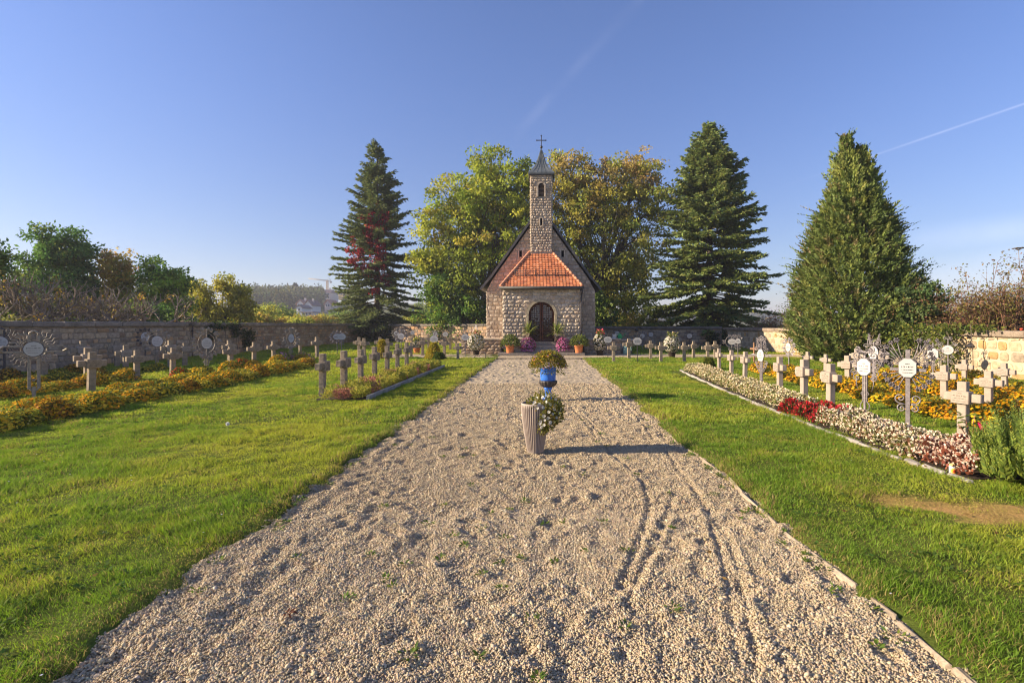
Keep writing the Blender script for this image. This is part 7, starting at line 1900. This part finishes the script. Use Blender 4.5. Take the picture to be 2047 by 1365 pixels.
for i, (px, b, tp_, y, wd, k) in enumerate(MID):
    x = at(px, 0, y)[0]; zt = at(px, tp_, y)[1]; zb = float(hill(np.array([x]), np.array([y]))[0]); hh = max(1.4, zt - zb)
    wm = wd * .62
    broadleaf('orchard_tree', x, y, hh, [(0, 0, hh * .55, wm, wm, hh * .42), (-wm * .5, 0, hh * .45, wm * .7, wm * .7, hh * .36), (wm * .5, 0, hh * .48, wm * .7, wm * .7, hh * .36)],
              ['bushy', 'rounded', 'spreading', 'small', 'leafy'][i % 5] + f' {k} orchard tree below the distant hill, {ordinal(i)} of the valley trees', MP[k], None, 90, 34, .30, .09, group='orchard trees in the valley', clump_r=.75, base_z=zb)
# wooded hill far off
r = np.random.default_rng(31); cl_C, cl_R, cl_col = [], [], []
for i in range(430):
    px = r.uniform(470, 720); y = r.uniform(225, 340); x = at(px, 0, y)[0]; zb = float(hill(np.array([x]), np.array([y]))[0])
    if 590 < px < 690 and y < 262: continue
    if 640 < px < 700: continue
    cl_C.append((x, y, zb + r.uniform(4, 7))); cl_R.append((r.uniform(2.6, 4.6), r.uniform(4, 6.5)))
for i in range(240):
    x = r.uniform(-140, 420); y = r.uniform(640, 1100); zb = float(hill(np.array([x]), np.array([y]))[0]); cl_C.append((x, y, zb + 4)); cl_R.append((r.uniform(8, 16), r.uniform(6, 10)))
cl_C = np.array(cl_C); cl_R = np.array(cl_R); nT = len(cl_C); per = 110; idx = np.repeat(np.arange(nT), per); n = len(idx)
d = rand_dirs(n, r); P = cl_C[idx] + d * (.55 + .45 * r.random((n, 1))) * np.stack([cl_R[idx, 0], cl_R[idx, 0], cl_R[idx, 1]], 1); sz = cl_R[idx, 0] * .32
V, F = leaf_quads(P, unit(d + rand_dirs(n, r)), rand_dirs(n, r), sz * r.uniform(.7, 1.3, n), sz * .4); tc_ = mixcol(nT, [(0.06, .085, .03), (.085, .10, .03), (.13, .125, .035), (.05, .07, .03)], None, .2, r)
tag(npmesh('distant_wood', V, F, M['leaf'], col=tc_[idx] * (1 + r.uniform(-.2, .2, (n, 1)))), 'dark wooded hill in the far distance', 'wood', kind='stuff')
bz = float(hill(np.array([at(590, 0, 290)[0]]), np.array([290.]))[0])
fir('pine_tree', at(590, 0, 290)[0], 290, at(590, 568, 290)[1] - bz, [(0, 3.2), (.3, 3.4), (.6, 2.6), (.9, 1.2), (1, .3)], 'lone dark conifer standing up from the wooded hill', [(0.04, .055, .03)], 5, whorl=1.3, twig=1.4, nl=.9, nw=.22, lo=4)
bpy.data.objects['pine_tree'].location.z = bz; bpy.data.objects['pine_tree']['category'] = 'conifer'
# houses
def house(name, px, y, wpx, wall_b, wall_t, roof_t, label, wcol, rcol, depth=8, gable_front=True, wins=((.3, .5), (.7, .5)), chim=True, flat=False, wsz=.9):
    x, zb = at(px, wall_b, y); _, zt = at(px, wall_t, y); _, zr = at(px, roof_t, y); w_ = wpx * y / FPX
    t = empty(name, (x, y, zb), 0, label, 'building', 'houses on the far slope')
    hw, hz, rz_ = w_ / 2, zt - zb, zr - zb
    mb = MB()
    if flat: mb.bbox((0, depth / 2, hz / 2 - 1.5), (w_, depth, hz + 3), 0, col=wcol)
    elif gable_front: mb.prism([(-hw, -3), (hw, -3), (hw, hz), (0, rz_ - .15), (-hw, hz)], 0, depth, wcol)
    else: mb.bbox((0, depth / 2, hz / 2 - 1.5), (w_, depth, hz + 3), 0, col=wcol)
    wl = mb.build('wall', M['paint'], t)
    mb = MB()
    if flat: mb.bbox((0, depth / 2 - .3, hz + .2), (w_ + .8, depth + .8, .4), 0, col=rcol)
    elif gable_front:
        for sg in (-1, 1):
            q = [(0, rz_ + .1), (sg * (hw + .5), hz - .45), (sg * (hw + .5), hz - .15), (0, rz_ + .42)]; mb.prism(q if sg > 0 else q[::-1], -.5, depth + .3, rcol)
    else:
        mb.add([(-hw - .5, -.5, hz), (hw + .5, -.5, hz), (hw - .6, depth / 2, rz_), (-hw + .6, depth / 2, rz_), (hw + .5, depth + .5, hz), (-hw - .5, depth + .5, hz)], [(0, 1, 2, 3), (4, 5, 3, 2), (1, 4, 2), (5, 0, 3)], rcol)
    rfm = mb.build('roof', M['paint'], t)
    if chim: mb = MB(); mb.bbox((hw * .4, depth * .4, rz_ + .2), (.7, .7, 1.8), 0, col=(.6, .5, .45)); mb.build('chimney', M['paint'], rfm)
    for (u, v) in wins:
        mb = MB(); mb.bbox((-hw + u * w_, -.03, v * hz), (wsz, .12, wsz * 1.2), 0, col=(.75, .75, .75)); f_ = mb.build('window', M['paint'], t)
        mb = MB(); mb.bbox((-hw + u * w_, -.09, v * hz), (wsz * .78, .05, wsz), 0, col=(.06, .07, .09)); mb.build('pane', M['paint'], f_)
WH = (.62, .62, .64); BR = (.16, .09, .075); RD = (.33, .13, .08)
house('white_house', 615.5, 215, 14, 618, 609, 601, 'white gabled house with brown roof, right one of the joined pair', WH, BR, 9)
house('white_house', 600, 222, 13, 613, 607, 600, 'white house with brown roof and two chimneys, left one of the pair', WH, (.24, .13, .10), 9)
house('white_house', 598, 200, 11, 624, 614, 610.5, 'small white outbuilding below the two gabled houses', WH, (.12, .09, .09), 8, wins=((.5, .5),), chim=False)
house('garage', 613, 190, 24, 629, 625, 624, 'low flat-roofed garage row below the white houses', (.5, .47, .45), (.2, .17, .18), 8, flat=True, wins=((.2, .4), (.5, .4), (.8, .4)), chim=False)
house('apartment_block', 648, 330, 22, 606, 585, 577.5, 'large white apartment block with dark mansard roof on the hill', (.66, .60, .52), (.17, .11, .10), 14, gable_front=False, wins=((.15, .25), (.4, .25), (.65, .25), (.88, .25), (.15, .55), (.4, .55), (.65, .55), (.88, .55), (.15, .85), (.4, .85), (.65, .85), (.88, .85)), wsz=1.3)
house('apartment_block', 626, 350, 14, 590, 583, 578.5, 'long pale building with dark roof on the hill left of the block', (.55, .47, .38), (.22, .14, .11), 14, gable_front=False, wins=((.2, .5), (.5, .5), (.8, .5)), chim=False, wsz=1.2)
house('yellow_house', 681, 320, 9, 590, 584.5, 581, 'yellow house with red roof on the hill beside the fir', (.66, .46, .16), RD, 9, wins=((.3, .5), (.7, .5)), chim=False)
house('red_roof_house', 655, 235, 12, 614, 607, 600, 'house with red roof low on the slope beside the fir', (.6, .5, .45), RD, 9, chim=False)
house('red_roof_house', 829, 150, 18, 632, 622, 612, 'red-roofed house glimpsed between the left fir and the broadleaf tree', (.5, .5, .52), RD, 9, chim=False)
# tower crane
cy0 = 345; x, zb = at(654.3, 580, cy0); zt = at(654, 561, cy0)[1]
ck = empty('tower_crane', (x, cy0, zb - 6), 0, 'thin tower crane with tilted jib above the far roofs', 'crane')
hm = zt - zb + 6; mb = MB()
for sx in (-.5, .5):
    for sy in (-.5, .5): mb.bbox((sx, sy, hm / 2), (.22, .22, hm), 0, col=(.62, .36, .1))
for k in range(int(hm / 1.2)):
    z = k * 1.2; mb.tube([(-.5, -.5, z), (.5, -.5, z + 1.2)], .08, 4, (.62, .36, .1)); mb.tube([(.5, .5, z), (-.5, .5, z + 1.2)], .08, 4, (.62, .36, .1))
mb.build('mast', M['paint'], ck)
mb = MB(); xe, ze = at(617, 557.5, cy0); A, B = Vector((2.5, 0, hm - .6)), Vector((xe - x, 0, ze - zb + 6))
for off in ((0, 0, .7), (0, -.4, 0), (0, .4, 0)): mb.tube([A + Vector(off), B + Vector(off) * .6], .13, 4, (.42, .36, .3))
for k in range(16): p, q = A.lerp(B, k / 16), A.lerp(B, (k + 1) / 16); mb.tube([p, q + Vector((0, 0, .6))], .07, 4, (.42, .36, .3)); mb.tube([q + Vector((0, 0, .6)), q], .07, 4, (.42, .36, .3))
mb.build('jib', M['paint'], ck)
mb = MB(); mb.tube([(0, 0, hm), (.8, 0, hm + 2.2), (2.4, 0, hm + .2)], .12, 4, (.5, .4, .3)); mb.bbox((2.4, 0, hm - 1), (1.2, .8, 1.2), 0, col=(.4, .38, .36)); mb.build('counterweight', M['paint'], ck)

HAZE = 0.0006
# ---------------------------------------------------------------- the air: one even box of haze round camera and scene
m_, nt_, N_, L_ = new_mat('haze'); o_ = N_.new('ShaderNodeOutputMaterial'); v_ = N_.new('ShaderNodeVolumePrincipled')
v_.inputs['Color'].default_value = (0.84, 0.86, 1.0, 1); v_.inputs['Density'].default_value = HAZE; v_.inputs['Anisotropy'].default_value = 0.2
L_.new(v_.outputs[0], o_.inputs['Volume'])
mb = MB(); mb.bbox((0, 750, 22.5), (6100, 6620, 48), 0)
tag(mb.build('haze', m_), 'thin bluish haze in the air over the far slope', 'haze', kind='stuff')
